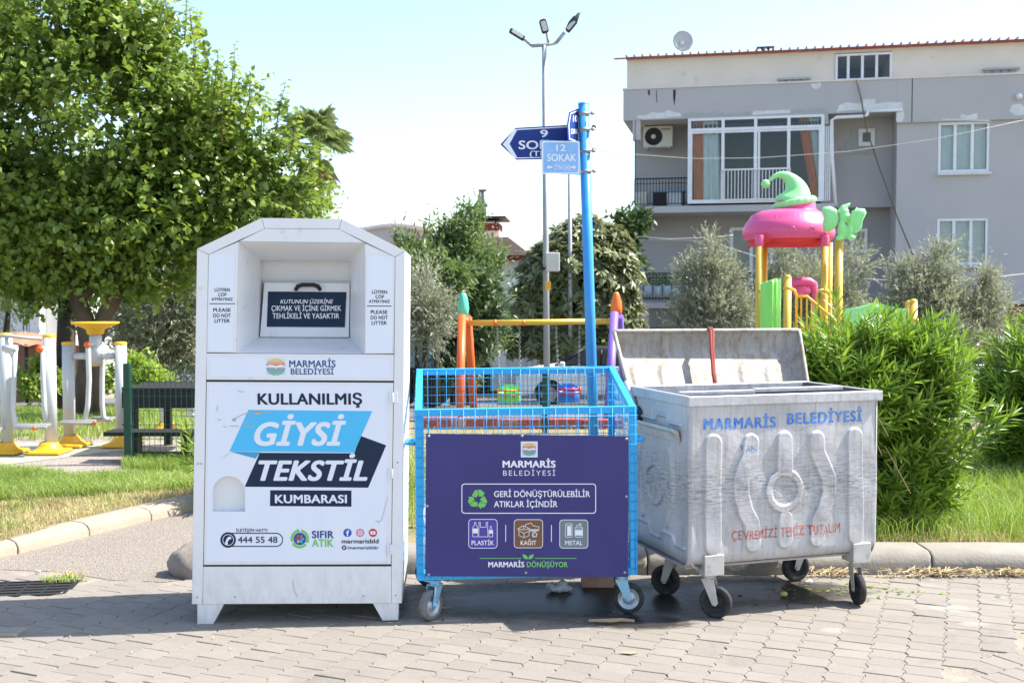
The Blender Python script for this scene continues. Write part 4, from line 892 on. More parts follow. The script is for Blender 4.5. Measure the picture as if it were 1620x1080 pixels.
for c in cells:
    x, y, p, a = c; tz = random.uniform(-.0022, .0012) if random.random() > .06 else random.uniform(-.0055, -.003); tx, ty = random.uniform(-.012, .012), random.uniform(-.012, .012); ra = a+random.uniform(-.012, .012)
    K = Matrix.Translation((x, y, tz)) @ Matrix.Rotation(ra, 4, 'Z') @ Matrix.Rotation(tx, 4, 'X') @ Matrix.Rotation(ty, 4, 'Y')
    if id(c) in single:
        o = bpy.data.objects.new('paver', pmesh[p]); col.objects.link(o); o.parent = bed; o.matrix_local = K
    else:
        V_, F_ = PMV[p]; VV += [tuple(K @ Vector(v)) for v in V_]; FF += [tuple(i+off for i in f) for f in F_]; off += len(V_)
me = bpy.data.meshes.new('far_pavers'); me.from_pydata(VV, [], FF); me.materials.append(M['paver']); o = bpy.data.objects.new('paver_field', me); col.objects.link(o); o.parent = bed; o['kind'] = 'stuff'
# kerbs: rounded stones end to end
def kerb(name, a, b_, n, wd, h, z0, m, kind='structure', jag=.004):
    a, b_ = Vector((a[0], a[1], 0)), Vector((b_[0], b_[1], 0)); d = (b_-a); L = d.length; d.normalize(); nn = Vector((-d.y, d.x, 0))
    root = bpy.data.objects.new(name, None); col.objects.link(root); root.location = a; root['kind'] = kind
    seg = L/n; prof = [(0,-.12),(0,h*.45),(.02,h*.8),(.06,h*.97),(.12,h),(wd-.03,h),(wd,h*.85),(wd,-.12)]
    for i in range(n):
        r = random.uniform(-jag, jag); V = []; xs = [.004, .02, seg*.5, seg-.02, seg-.004]; tw = random.uniform(-jag, jag)
        for jx, x in enumerate(xs):
            for (p, z) in prof:
                q = .985 if jx in (0, 4) and z > 0 else 1
                V.append(tuple(d*(x+i*seg)+nn*(p+r+random.uniform(-.002, .002)+tw*x)+Vector((0, 0, z0+z*q+random.uniform(-.0025, .0025)))))
        k = len(prof); F_ = [(jx*k+j, jx*k+j+1, (jx+1)*k+j+1, (jx+1)*k+j)[::-1] for jx in range(4) for j in range(k-1)]+[tuple(range(k)), tuple(range(4*k, 5*k))[::-1]]
        me = bpy.data.meshes.new('kerbstone'); me.from_pydata(V, [], F_); me.materials.append(m); me.polygons.foreach_set('use_smooth', [len(f) == 4 for f in F_]); me.update()
        o = bpy.data.objects.new('kerbstone', me); col.objects.link(o); o.parent = root
    return root
kerb('street_kerb', (-1.72, KY), (9.2, KY), 13, .30, .125, 0, M['kerb_grey'])
K0 = g2(-260, 943); K1 = g2(0, 882); K2 = g2(305, 806)
dk = Vector((K2[0]-K1[0], K2[1]-K1[1])).normalized(); KS = (K1[0]-dk.x*1.6, K1[1]-dk.y*1.6); KE = (K2[0]+dk.x*1.3, K2[1]+dk.y*1.3)
kerb('driveway_kerb', KS, KE, 8, .22, .085, 0, M['concrete'])
# stone at the kerb's end beside the metal box
b = MB(); b.ball((0,0,0), .155, 48, sc=(1.3,.95,.92)); from mathutils import noise as mn
b.v = [tuple(Vector(p)*(1+.16*mn.noise(Vector(p)*6)+.07*mn.noise(Vector(p)*17)+.03*mn.noise(Vector(p)*45))) for p in b.v]
o = b.build('kerb_boulder', M['rock']); p = G(302, 915); o.location = (p.x+.03, p.y+.14, .045); tag(o, 'rounded grey brown stone at the end of the kerb, half behind the white box', 'stone')
# driveway, park soil, path
dr = [edgeL[0], edgeL[1], edgeL[2], edgeL[3], edgeL[4], (-1.72, KY+.02), (-1.72, KY+.8), (-.9, 9.9), KE, K2, K1, KS, (KS[0], KS[1]-.6), (-14, KS[1]-.6), (-14, edgeL[0][1])]
sheet('driveway', [(-14, edgeL[0][1]-.02)]+edgeL+[(-1.72, KY+.02), (-1.72, KY+.9), (-.6, 10.2), (KE[0], KE[1]), K1, (K1[0]-dk.x*.9, K1[1]-dk.y*.9), (-14, edgeL[0][1]+.8)], -.004, M['asphalt'])
nn = Vector((-dk.y, dk.x)); off_ = .25
lk = [(KS[0]+nn.x*off_, KS[1]+nn.y*off_), (KE[0]+nn.x*off_, KE[1]+nn.y*off_)]
sheet('verge', [lk[0], lk[1], (KE[0]+nn.x*off_-.4, 10.6), (-30, 10.6), (-30, lk[0][1])], .072, M['soil'])
sheet('planting_bed', [(-1.72, KY+.28), (60, KY+.28), (60, 10.6), (-.6, 10.6), (-1.72, KY+1.0)], .072, M['soil'])
stripmesh('park_soil', -80, 80, [10.6, 13.5]+[13.5+i*2 for i in range(1, 10)], -.004, M['soil'])
zp_ = .080
sheet('park_path', [g2(-700, 755, zp_), g2(0, 742, zp_), g2(60, 746, zp_), g2(110, 757, zp_), g2(200, 752, zp_), g2(320, 763, zp_), g2(420, 740, zp_), g2(380, 690, zp_), g2(-100, 690, zp_), g2(-700, 697, zp_)], zp_, M['path'])
sheet('rubber_floor', [g2(-700, 747, .084), g2(0, 735.5, .084), g2(200, 711, .084), g2(205, 700, .084), g2(-700, 700, .084)], .084, M['rubber'])
# asphalt path behind the cart, red edging
def tsheet(name, x0, x1, ys, dz, m): return stripmesh(name, x0, x1, ys, dz, m)
tsheet('car_park', -3.5, 6.0, [13.9, 16, 18, 20, 24, 28, 32.7, 34], .01, M['road'])
tsheet('service_road', -60, 60, [24.2, 26, 28, 30, 32.2, 34], .006, M['road'])
def low_rail(px0, px1, py0, py1, Y, label):
    a, b_ = P(px0, py0, Y), P(px1, py1, Y); r = thing('low_edging', label, 'edging', loc=(a.x, a.y, Zt(Y)))
    n = 5
    for i in range(n):
        p0 = a.lerp(b_, i/n); p1 = a.lerp(b_, (i+1)/n); m_ = MB(); m_.box((p0.x-a.x+.004, -.06, Zt(Y)-Zt(Y)-.02), (p1.x-a.x-.004, .08, p0.z-Zt(Y)+random.uniform(-.01, .01))); m_.build('edging_block', M['red_paint'], r, bevel=.012)
low_rail(660, 985, 659, 664, 12.9, 'row of faded red edging blocks behind the blue cage cart')
# drain grate at the left
b = MB(); L_, D_ = .62, .30
for i in range(6): b.box((-L_/2, -D_/2+i*D_/5-.008, -.02), (L_/2, -D_/2+i*D_/5+.008, .0))
for i in range(6): b.box((-L_/2+i*L_/5-.010, -D_/2, -.021), (-L_/2+i*L_/5+.010, D_/2, -.001))
o = b.build('drain_grate', M['dark']); o.location = (drain[0], drain[1], 0); o.rotation_euler = (0, 0, math.radians(8)); tag(o, 'rusty dark drain grate set in the pavers at the left edge', 'drain grate')
b = MB(); b.flat([(-.33,-.17),(.33,-.17),(.33,.17),(-.33,.17)], -.0052); o = b.build('drain_shade_sheet', mat('drain_shadow', (.02,.018,.016), .95)); o.location = (drain[0], drain[1], 0); o.rotation_euler = (0, 0, math.radians(8)); o['kind'] = 'structure'  # flat dark sheet; the shade inside the drain is put into its colour
# a broken pale slab corner at far left
p = G(0, 1003); b = MB(); b.box((-.5, -.05, -.01), (.10, .06, .02)); o = b.build('loose_slab', M['kerb_grey'], bevel=.01); o.location = (p.x, p.y, 0); o.rotation_euler = (0, 0, .05); tag(o, 'end of a low pale concrete slab on the pavers at the left edge of the frame', 'slab')
# wet stain, its colour darkened to deepen the shade under cart and container
m, nt_, bs_, out_ = newmat('wet_stain_shade'); v_ = coords(nt_)
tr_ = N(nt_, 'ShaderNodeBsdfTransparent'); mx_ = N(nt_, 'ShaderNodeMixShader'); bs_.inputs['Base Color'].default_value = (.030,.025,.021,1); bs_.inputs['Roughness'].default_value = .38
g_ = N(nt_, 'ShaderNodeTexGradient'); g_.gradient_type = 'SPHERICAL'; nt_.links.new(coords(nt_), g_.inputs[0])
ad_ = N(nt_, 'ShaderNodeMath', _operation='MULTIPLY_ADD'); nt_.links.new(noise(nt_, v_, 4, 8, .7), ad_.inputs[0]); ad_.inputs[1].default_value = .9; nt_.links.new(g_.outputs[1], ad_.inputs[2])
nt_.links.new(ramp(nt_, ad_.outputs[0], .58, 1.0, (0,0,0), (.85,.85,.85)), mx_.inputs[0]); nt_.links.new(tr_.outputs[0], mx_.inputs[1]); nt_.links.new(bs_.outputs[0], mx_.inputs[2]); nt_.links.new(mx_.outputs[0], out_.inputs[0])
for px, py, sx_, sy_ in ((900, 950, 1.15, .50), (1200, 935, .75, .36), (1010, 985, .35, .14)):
    b = MB(); b.flat([(-1,-1),(1,-1),(1,1),(-1,1)], 0); o = b.build('wet_stain_shade', m); q = G(px, py); o.location = (q.x, q.y, .0032+.0008*(px % 7)/7); o.scale = (sx_, sy_, 1); o['kind'] = 'structure'
m2 = m.copy(); m2.name = 'white_splash'; n_ = [x for x in m2.node_tree.nodes if x.type == 'BSDF_PRINCIPLED'][0]; n_.inputs['Base Color'].default_value = (.62,.60,.56,1); n_.inputs['Roughness'].default_value = .8
for x in m2.node_tree.nodes:
    if x.type == 'VALTORGB' and x.color_ramp.elements[1].position > 1.0-.01: x.color_ramp.elements[0].position = .72; x.color_ramp.elements[1].position = 1.0; x.color_ramp.elements[1].color = (.20,.20,.20,1)
for px, py, sx_, sy_ in ((1505, 963, .17, .12), (1540, 988, .10, .06), (1318, 998, .10, .07)):
    b = MB(); b.flat([(-1,-1),(1,-1),(1,1),(-1,1)], 0); o = b.build('lime_splash', m2); q = G(px, py); o.location = (q.x, q.y, .0034); o.scale = (sx_, sy_, 1); o['kind'] = 'structure'
# ------------------------------------------------------------------ GRASS
def blades(name, pts, zs, h, w_, m, lean=.5, label=None, kind='stuff', parent=None):
    n = len(pts); a = rng.uniform(0, 2*math.pi, n); H = h*rng.uniform(.45, 1.15, n); W_ = w_*rng.uniform(.6, 1.2, n); la = rng.uniform(0, 2*math.pi, n); ln = H*lean*rng.uniform(.1, 1.2, n)
    x, y = pts[:, 0], pts[:, 1]; dx, dy = np.cos(a)*W_/2, np.sin(a)*W_/2; lx, ly = np.cos(la)*ln, np.sin(la)*ln
    V = np.empty((n, 5, 3)); V[:, 0] = np.stack([x-dx, y-dy, zs-.01], 1); V[:, 1] = np.stack([x+dx, y+dy, zs-.01], 1)
    V[:, 2] = np.stack([x+dx*.8+lx*.35, y+dy*.8+ly*.35, zs+H*.6], 1); V[:, 3] = np.stack([x-dx*.8+lx*.35, y-dy*.8+ly*.35, zs+H*.6], 1); V[:, 4] = np.stack([x+lx, y+ly, zs+H*np.sqrt(np.maximum(1-lean*lean*.4, .3))], 1)
    b0 = (np.arange(n)*5)[:, None]; F_ = np.concatenate([b0+np.array([0,1,2]), b0+np.array([0,2,3]), b0+np.array([3,2,4])])
    o = npmesh(name, V.reshape(-1, 3), F_, m, parent, kind=kind)
    return o
def scatter(poly_, n, clump=None):
    xs = [p[0] for p in poly_]; ys = [p[1] for p in poly_]; out = []
    X = rng.uniform(min(xs), max(xs), n*3); Y = rng.uniform(min(ys), max(ys), n*3)
    for x, y in zip(X, Y):
        if inpoly(x, y, poly_):
            if clump is not None and rng.random() > clump(x, y): continue
            out.append((x, y))
        if len(out) >= n: break
    return np.array(out)
def cn(x, y, s=1.0): return .5+.5*math.sin(x*2.3*s+1.7*math.sin(y*1.9*s))*math.cos(y*2.7*s+1.3*math.sin(x*1.4*s))
zv = .074
vp = [g2(-60, 805, zv), g2(0, 796, zv), g2(90, 792, zv), g2(180, 786, zv), g2(310, 776, zv), g2(330, 760, zv), g2(200, 756, zv), g2(110, 760, zv), g2(60, 750, zv), g2(0, 746, zv), g2(-80, 748, zv)]
p = scatter(vp, 26000, lambda x, y: .25+.75*cn(x, y, 1.5)); blades('verge_grass', p, np.full(len(p), zv), .115, .006, M['grass'], .8)
vp2 = [g2(-100, 868, zv), g2(0, 858, zv), g2(60, 842, zv), g2(170, 808, zv), g2(310, 781, zv), g2(310, 770, zv), g2(100, 790, zv), g2(0, 800, zv), g2(-100, 820, zv)]
p = scatter(vp2, 2200, lambda x, y: cn(x, y, 3)**3); blades('verge_tufts', p, np.full(len(p), zv), .09, .006, M['grass'], .9)
p = scatter(vp, 5000, lambda x, y: .2+.8*cn(x+1, y, 2.2)); blades('dry_blades', p, np.full(len(p), zv), .10, .005, M['grass_dry'], .9)
p = scatter(vp2, 13000, lambda x, y: .3+.7*cn(x+3, y, 2)); blades('dry_verge_grass', p, np.full(len(p), zv), .06, .005, M['grass_dry'], 1.0)
gp = [(1.9, 6.75), (9, 6.75), (9, 10.4), (1.9, 10.4)]
p = scatter(gp, 46000, lambda x, y: .35+.65*cn(x, y, 1.3)); blades('long_grass', p, np.full(len(p), .07), .24, .006, M['grass'], .75)
p = scatter([(1.9, 6.70), (9, 6.70), (9, 7.1), (1.9, 7.1)], 7000, lambda x, y: .2+.8*cn(x, y, 3)); blades('dry_grass_fringe', p, np.full(len(p), .07), .12, .005, M['grass_dry'], 1.1)
p = scatter([(-1.6, 7.2), (2.0, 6.8), (2.0, 10.5), (-1.3, 10.5)], 15000, lambda x, y: .1+.9*cn(x, y, 2)**2); blades('bed_grass', p, np.full(len(p), .07), .30, .006, M['grass'], .9)
p = scatter([(-1.3, 8.5), (2.4, 8.5), (2.4, 10.8), (-1.3, 10.8)], 2600); blades('dry_bed_grass', p, np.full(len(p), .07), .42, .006, M['grass_dry'], 1.2)
lp = [(-16, 11.3), (-2.4, 11.3), (-2.4, 22), (-16, 22)]
p = scatter(lp, 60000, lambda x, y: .5+.5*cn(x, y, .8)); p = p[p[:, 1] > 11.75-.0*p[:, 0]]; blades('park_lawn', p, np.array([Zt(y) for y in p[:, 1]]), .13, .011, M['grass'], .8)
p = scatter([g2(192,742,.08), g2(310,752,.08), g2(310,737,.08), g2(200,722,.08)], 2600); blades('fence_foot_grass', p, np.full(len(p), .08), .12, .006, M['grass'], .8)
for px, py, r_, n_ in ((100, 918, .09, 160), (330/3, 913, .05, 50), (108, 911, .06, 60)):
    q = G(px, py); a = rng.uniform(0, 6.28, n_); rr_ = r_*np.sqrt(rng.uniform(0, 1, n_)); p = np.stack([q.x+np.cos(a)*rr_*1.6, q.y+np.sin(a)*rr_*.5], 1); blades('weed_tuft', p, np.zeros(n_), .05, .004, M['grass'] if r_ > .08 else M['grass_dry'], 1.2)
# straw swept along the kerb
def litter(name, pts, L_, w_, m, zr=.012):
    n = len(pts); a = rng.uniform(0, 6.28, n); l = L_*rng.uniform(.3, 1, n); dx, dy = np.cos(a)*l/2, np.sin(a)*l/2; ex, ey = -np.sin(a)*w_/2, np.cos(a)*w_/2
    z = rng.uniform(.004, zr, n); V = np.empty((n, 4, 3)); 
    V[:, 0] = np.stack([pts[:,0]-dx-ex, pts[:,1]-dy-ey, z], 1); V[:, 1] = np.stack([pts[:,0]+dx-ex, pts[:,1]+dy-ey, z*1.5], 1); V[:, 2] = np.stack([pts[:,0]+dx+ex, pts[:,1]+dy+ey, z*1.5+.002], 1); V[:, 3] = np.stack([pts[:,0]-dx+ex, pts[:,1]-dy+ey, z+.002], 1)
    return npmesh(name, V.reshape(-1, 3), (np.arange(n)*4)[:, None]+np.array([0,1,2,3]), m, kind='stuff')
pp = []
for cx_, n_, s_ in ((2.55, 260, .13), (1.85, 160, .12), (2.95, 200, .12), (3.3, 90, .2), (2.2, 60, .2), (3.7, 60, .3)):
    pp += [(cx_+random.gauss(0, s_), KY-.03-abs(random.gauss(0, .035))) for _ in range(n_)]
litter('kerb_straw', np.array(pp), .09, .004, M['straw'], .035)
pp = [(random.uniform(-2.6, 3.2), random.uniform(4.9, 6.3)) for _ in range(150)]; litter('ground_crumbs', np.array(pp), .014, .006, M['straw'], .006)
pp = [(random.gauss(1.75, .35), random.gauss(5.95, .12)) for _ in range(70)]; litter('leaf_scraps', np.array(pp), .035, .014, M['leaf_ole'], .006)
# ------------------------------------------------------------------ BIG BUILDING
def glazing(F, parent, x0, y0, x1, y1, w, nx, frame=.06, name='window', room=.5, mt='pvc', ys=None, curtain=None, tilt=0, glass=True, proud=.05, bars=None):
    """window unit seen between px corners, frame, mullions, panes and curtain, all with depth"""
    u0, vt = F.px(x0, y0, w); u1, vb = F.px(x1, y1, w); v0 = F.px(x0, y1, w)[1]
    wn = MB(); f = frame
    wn.box((u0, vb, w-.04), (u0+f, vt, w+proud)); wn.box((u1-f, vb, w-.04), (u1, vt, w+proud)); wn.box((u0+f, vt-f, w-.04), (u1-f, vt, w+proud)); wn.box((u0+f, vb, w-.04), (u1-f, vb+f, w+proud))
    xs = [u0+(u1-u0)*i/nx for i in range(nx+1)] if bars is None else [F.px(b_, y0, w)[0] for b_ in bars]
    for x in xs[1:-1]: wn.box((x-f*.55, vb+f, w-.035), (x+f*.55, vt-f, w+proud-.01))
    root = wn.build(name, M[mt], parent, bevel=.006)
    xs[0] = u0; xs[-1] = u1
    for a, c in zip(xs[:-1], xs[1:]):
        if glass: g = MB(); g.box((a+f*.5, vb+f*.5, w-.012), (c-f*.5, vt-f*.5, w-.004)); g.build('pane', M['glass'], root)
    if curtain:
        V = []; F_ = []; n = int((u1-u0)/.035); cm = M[curtain]
        for i in range(n+1):
            x = u0+f+(u1-u0-2*f)*i/n; z = w-.12+.022*math.sin(i*.9)+.012*math.sin(i*2.3); V += [(x, vb+.03, z), (x, vt-.03, z)]
        F_ = [(2*i, 2*i+2, 2*i+3, 2*i+1) for i in range(n)]; c = MB(); c.add(V, F_, 0, True); c.build('curtain', cm, root)
    return root, (u0, u1, vb, vt)
def big_building():
    O = P(987, 552, 35.9); O.z = -1.5; F = Frame(O, math.radians(-12)); q = F.px
    root = thing('apartment_building', 'grey rendered apartment block with a glazed balcony, beige attic storey and tiled eaves', 'apartment building', F.M)
    G_ = M['bl_grey']; XR = 1760
    def prism(name, pts, w0, w1, m, parent=root, wref=None, bevel=0): b = MB(); b.prism([q(x, y, w1 if wref is None else wref) for x, y in pts], w0, w1); return b.build(name, m, parent, bevel=bevel)
    def rect(x0, y0, x1, y1, w): a = q(x0, y0, w); c = q(x1, y1, w); return a[0], c[1], c[0], a[1]
    dp = -11.0
    # attic
    ub = q(991.7, 141, -.5)[0]; vA = q(991.7, 95, -.5)[1]; vB = q(987, 146, 0)[1]; uR = q(XR, 60, -.5)[0]
    wx0, wx1 = q(1321, 100, -.5)[0], q(1411, 100, -.5)[0]
    b = MB(); b.prism([(ub, vB-.3), (uR, vB-.3), (uR, vA), (ub, vA)], dp, -.5, holes=[[(wx0, vB+.06), (wx1, vB+.06), (wx1, vA-.10), (wx0, vA-.10)]]); b.build('attic_wall', M['bl_beige'], root)
    b = MB(); b.box((wx0-.1, vB, -3), (wx1+.1, vA-.02, -2.9)); b.build('attic_room', M['room'], root)
    wr, _ = glazing(F, root, 1321.5, 86.5, 1411, 126, -.5, 4, .075, bars=[1321, 1342, 1364.5, 1387, 1411])
    # roof
    b = MB(); b.box((ub-.02, vA+.002, -1.2), (uR, vA+.05, -.30)); b.build('eaves_board', M['red_paint'], root)
    b = MB(); n = int((uR-ub+.6)/.26)
    for i in range(n):
        x = ub-.12+i*.26; b.tube([(x+.13, vA+.065, -.15), (x+.13, vA+.10, -1.6)], .032, 6, 0)
    o = b.build('roof_tile_edge', M['terracotta'], root); o['kind'] = 'stuff'
    b = MB(); b.box((ub-.42, vA+.01, -.45), (ub+.02, vA+.04, -.32)); b.build('gutter_end', M['rust'], root)
    # vents, chimney block, dish
    for x0, x1, yy in ((1232, 1280, 127.5), (1556, 1610, 112)):
        for i in range(4):
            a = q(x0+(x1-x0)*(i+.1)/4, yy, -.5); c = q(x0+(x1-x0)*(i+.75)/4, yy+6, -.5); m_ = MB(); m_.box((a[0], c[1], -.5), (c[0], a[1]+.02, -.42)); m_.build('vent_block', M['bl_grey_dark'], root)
        a = q(x0-2, yy-1, -.5); c = q(x1+2, yy+1, -.5); m_ = MB(); m_.box((a[0], a[1]-.03, -.5), (c[0], a[1]+.03, -.36)); m_.build('vent_hood', M['bl_grey'], root)
    a = q(1197, 86, -1.0); c = q(1225, 73, -1.0); b = MB(); hs = []
    for i in range(3): cx = a[0]+(c[0]-a[0])*(i+.5)/3; hs.append([(cx+.07*math.cos(t), (a[1]+c[1])/2+.02+.07*math.sin(t)) for t in np.linspace(0, 2*math.pi, 11)[:-1]])
    b.prism([(a[0], a[1]-.1), (c[0], a[1]-.1), (c[0], c[1]), (a[0], c[1])], -1.2, -1.0, holes=hs); b.build('chimney_block', M['dark'], root)
    # grey storeys: right wing body
    uw = q(1418, 300, -.10)[0]; vL = 0; vW = q(1500, 193, -.1)[1]
    wins = [rect(1484, 194.5, 1564.5, 272, -.1), rect(1482, 346, 1562, 419, -.1), rect(1591, 481, 1625, 530, -.1)]
    b = MB(); b.prism([(uw, vL), (uR, vL), (uR, vB+.1), (uw, vB+.1)], dp, -.10, holes=[[(r[0], r[1]), (r[2], r[1]), (r[2], r[3]), (r[0], r[3])] for r in wins]); b.build('right_wing', G_, root)
    # solid body is a prism with shafts; close the shafts
    for r in wins: m_ = MB(); m_.box((r[0]-.01, r[1]-.01, -1.5), (r[2]+.01, r[3]+.01, -1.4)); m_.build('room_back', M['room'], root)
    glazing(F, root, 1484, 194.5, 1564.5, 272, -.16, 3, .085, curtain='curtain_pale'); glazing(F, root, 1482, 346, 1562, 419, -.16, 3, .085, curtain='curtain_pale')
    for x0, x1, y in ((1482, 1567, 272.8), (1520, 1568, 420)): a = q(x0, y, -.1); c = q(x1, y+3, -.1); m_ = MB(); m_.box((a[0], a[1]-.10, -.1), (c[0], a[1]-.02, .03)); m_.build('sill', M['bl_white'] if y < 300 else M['bl_grey_dark'], root)
    r = wins[2]; m_ = MB(); m_.box((r[0], r[1], -.6), (r[2], r[3], -.5)); m_.build('timber_shutter', M['brown'], root)
    # parapet band across the front
    vb1 = q(987, 191, 0)[1]; vt1 = q(987, 142.5, 0)[1]; u0 = q(986, 170, 0)[0]; vbR = q(1500, 192, 0)[1]
    b = MB(); b.box((u0, vb1, -3.4), (uw-.01, vt1, 0)); b.build('parapet', G_, root); b = MB(); b.box((uw-.008, vbR, -3.4), (uR, vt1+.002, .004)); b.build('parapet', G_, root)
    b = MB(); b.box((u0-.03, vt1+.002, -3.4), (uR, vt1+.05, .03)); b.build('parapet_cap', M['bl_beige'], root)
    # left bays back walls
    uB = q(1003, 300, -1.6)[0]; 
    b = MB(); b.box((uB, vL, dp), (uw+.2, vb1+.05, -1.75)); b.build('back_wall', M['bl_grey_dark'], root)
    sw = q(1359, 205, -1.2); se = q(1383, 230, -1.2); vrec = q(1361, 328, -1.2)[1]; ur0 = q(1303, 300, -.02)[0]
    b = MB(); b.prism([(ur0, vrec), (uw, vrec), (uw, vb1-.002), (ur0, vb1-.002)], -1.745, -1.2, holes=[[(sw[0], se[1]), (se[0], se[1]), (se[0], sw[1]), (sw[0], sw[1])]]); b.build('recess_wall', G_, root)
    glazing(F, root, 1358, 204, 1384, 231, -1.2, 1, .13, name='window')
    m_ = MB(); m_.prism([q(1344, 203, -1.2), q(1388, 203, -1.2), q(1384, 246, -1.2), q(1343, 246, -1.2)], -1.2, -1.195, holes=[[q(1358, 204, -1.2), q(1384, 204, -1.2), q(1384, 231, -1.2), q(1358, 231, -1.2)]]); m_.build('plaster_patch', M['bl_patch'], root)
    # slabs
    def slab(yt, yb, x0, x1, name, w1=0.0, dep=-1.75, xr=None):
        a = q(x0, yt, w1); c = q(x0, yb, w1); d_ = q(x1, yt, w1); m_ = MB(); m_.box((a[0], c[1], dep), (d_[0], a[1], w1)); return m_.build(name, G_, root, bevel=.01)
    slab(327, 337.5, 1001, 1320, 'balcony_slab', .05); 
    a = q(1001, 337.5, .05); c = q(1018, 359, .05); m_ = MB(); m_.prism([(a[0], a[1]+.01), (c[0]+.05, a[1]+.01), (c[0]+.02, c[1]), (a[0], c[1])], -1.75, .04); m_.build('slab_bracket', G_, root)
    a = q(1001, 198, -.02); c = q(1013, 221, -.02); m_ = MB(); m_.box((a[0], c[1], -.4), (c[0], vb1, -.02)); m_.build('slab_bracket', G_, root)
    slab(478.5, 487.5, 1018, 1320, 'balcony_slab', .05)
    a = q(1012, 487, -.2); m_ = MB(); m_.box((a[0], 0, -.5), (a[0]+.30, a[1], -.2)); m_.build('column', G_, root)
    m_ = MB(); m_.box((a[0]+.2, .0, -1.74), (uw, q(1100, 520, -1.0)[1], -1.0)); m_.build('dark_ground_floor_block', M['room'], root)  # dark block filling the ground floor beneath the lower balcony slab
    # glazed balcony
    wv = .02; u0g, vtg = q(1088.5, 187.5, wv); u1g = q(1303, 181, wv)[0]; vbg = q(1090, 321.5, wv)[1]; pv = M['pvc']
    m_ = MB(); m_.box((u0g, vbg, -1.7), (u0g+.02, vtg, -.1)); m_.build('side_panel', M['bl_grey'], root)
    gb = MB(); f = .085
    def vbar(px_, y0, y1, w_=f): x = q(px_, 250, wv)[0]; gb.box((x-w_/2, y1, wv-.05), (x+w_/2, y0, wv+.03))
    def hbar(py_, h=f): v = q(1090, py_, wv)[1]; gb.box((u0g, v-h/2, wv-.049), (u1g, v+h/2, wv+.031)); return v
    vt_ = hbar(190); vm_ = hbar(206.5, .10); v2_ = hbar(210.8, .06); vb_ = hbar(319.5, .12)
    for x_ in (1090.5, 1143.5, 1195, 1247.5, 1301): vbar(x_, vt_, vb_, .10)
    for x_ in (1200.5, 1093.5, 1297): vbar(x_, vm_, vb_, .07)
    gr = gb.build('balcony_glazing', pv, root, bevel=.01)
    for a_, c_ in ((1091, 1143), (1144, 1195), (1196, 1247), (1248, 1300)):
        x0, x1 = q(a_, 250, wv)[0], q(c_, 250, wv)[0]; m_ = MB(); m_.box((x0, vb_, wv-.03), (x1, vm_, wv-.022)); m_.build('pane', M['glass'], gr); m_ = MB(); m_.box((x0, vm_, wv-.03), (x1, vt_, wv-.022)); m_.build('pane', M['glass'], gr)
    xe = q(1307, 250, wv)[0]; m_ = MB()
    for i in range(4): m_.box((u1g+.01+i*.06, vb_-.05, wv-.14), (u1g+.045+i*.06, vm_, wv+.01))
    m_.build('shutter_guide', pv, root)
    m_ = MB(); rx0, rx1 = q(1141, 290, wv)[0], q(1250, 290, wv)[0]; rv0, rv1 = q(1141, 317.5, wv)[1], q(1141, 269, wv)[1]
    m_.box((rx0, rv1-.03, wv+.05), (rx1, rv1+.02, wv+.09)); m_.box((rx0, rv0, wv+.05), (rx1, rv0+.04, wv+.09)); m_.build('railing_rail', pv, root)
    for i in range(21): x = rx0+(rx1-rx0)*i/20; m_ = MB(); m_.box((x-.012, rv0+.04, wv+.055), (x+.012, rv1-.03, wv+.08)); m_.build('baluster', pv, root)
    m_ = MB(); m_.box((u0g+.05, vbg, -1.6), (u1g-.05, vtg, -1.5)); m_.box((u0g+.03, vtg-.30, -1.5), (u1g-.05, vtg-.2, -.1)); m_.build('dim_interior', M['room'], root)
    # curtains behind the glass
    def cur(pts, m, ph):
        (xa, xb, yt_), (xc, xd, yb2) = pts; V = []; n = 26
        for i in range(n+1):
            t = i/n; p0 = q(xa+(xb-xa)*t, yt_, -.14); p1 = q(xc+(xd-xc)*t, yb2, -.14); z = -.14+.05*math.sin(t*22+ph)
            V += [(p1[0], p1[1], z), (p0[0], p0[1], z)]
        c = MB(); c.add(V, [(2*i, 2*i+2, 2*i+3, 2*i+1) for i in range(n)], 0, True); c.build('curtain', m, root)
    cur(((1096, 1113, 190), (1098, 1113, 318)), M['curtain_rust'], 0); cur(((1113, 1137, 190), (1113, 1141, 318)), M['curtain_pale'], 1)
    cur(((1262, 1279, 186), (1284, 1297, 314)), M['curtain_rust'], 2); cur(((1279, 1297, 186), (1297, 1300, 314)), M['curtain_pale'], 3)
    # lower window behind the olive trees
    glazing(F, root, 1155, 360, 1222, 452, -1.72, 2, .10, curtain='curtain_pale'); glazing(F, root, 1345, 362, 1372, 400, -1.72, 1, .10)
    # railings
    def rail(x0, x1, yt_, yb2, w_, n, name='balcony_railing'):
        a_ = q(x0, yt_, w_); b_ = q(x1, yt_, w_); c_ = q(x0, yb2, w_); r_ = MB(); r_.box((a_[0], a_[1]-.02, w_), (b_[0], a_[1]+.02, w_+.04)); r_.box((a_[0], c_[1], w_), (b_[0], c_[1]+.03, w_+.04)); r_.box((a_[0], (a_[1]+c_[1])/2+.25, w_), (b_[0], (a_[1]+c_[1])/2+.27, w_+.03)); ro = r_.build(name, M['iron'], root)
        for i in range(n+1): x = a_[0]+(b_[0]-a_[0])*i/n; m2_ = MB(); m2_.box((x-.011, c_[1]+.03, w_+.005), (x+.011, a_[1]-.02, w_+.027)); m2_.build('baluster', M['iron'], ro)
    rail(1004, 1088, 283.5, 324, -.02, 17); rail(1018, 1330, 432.5, 472, 0, 60); rail(1018, 1330, 440, 474, -.012, 2)
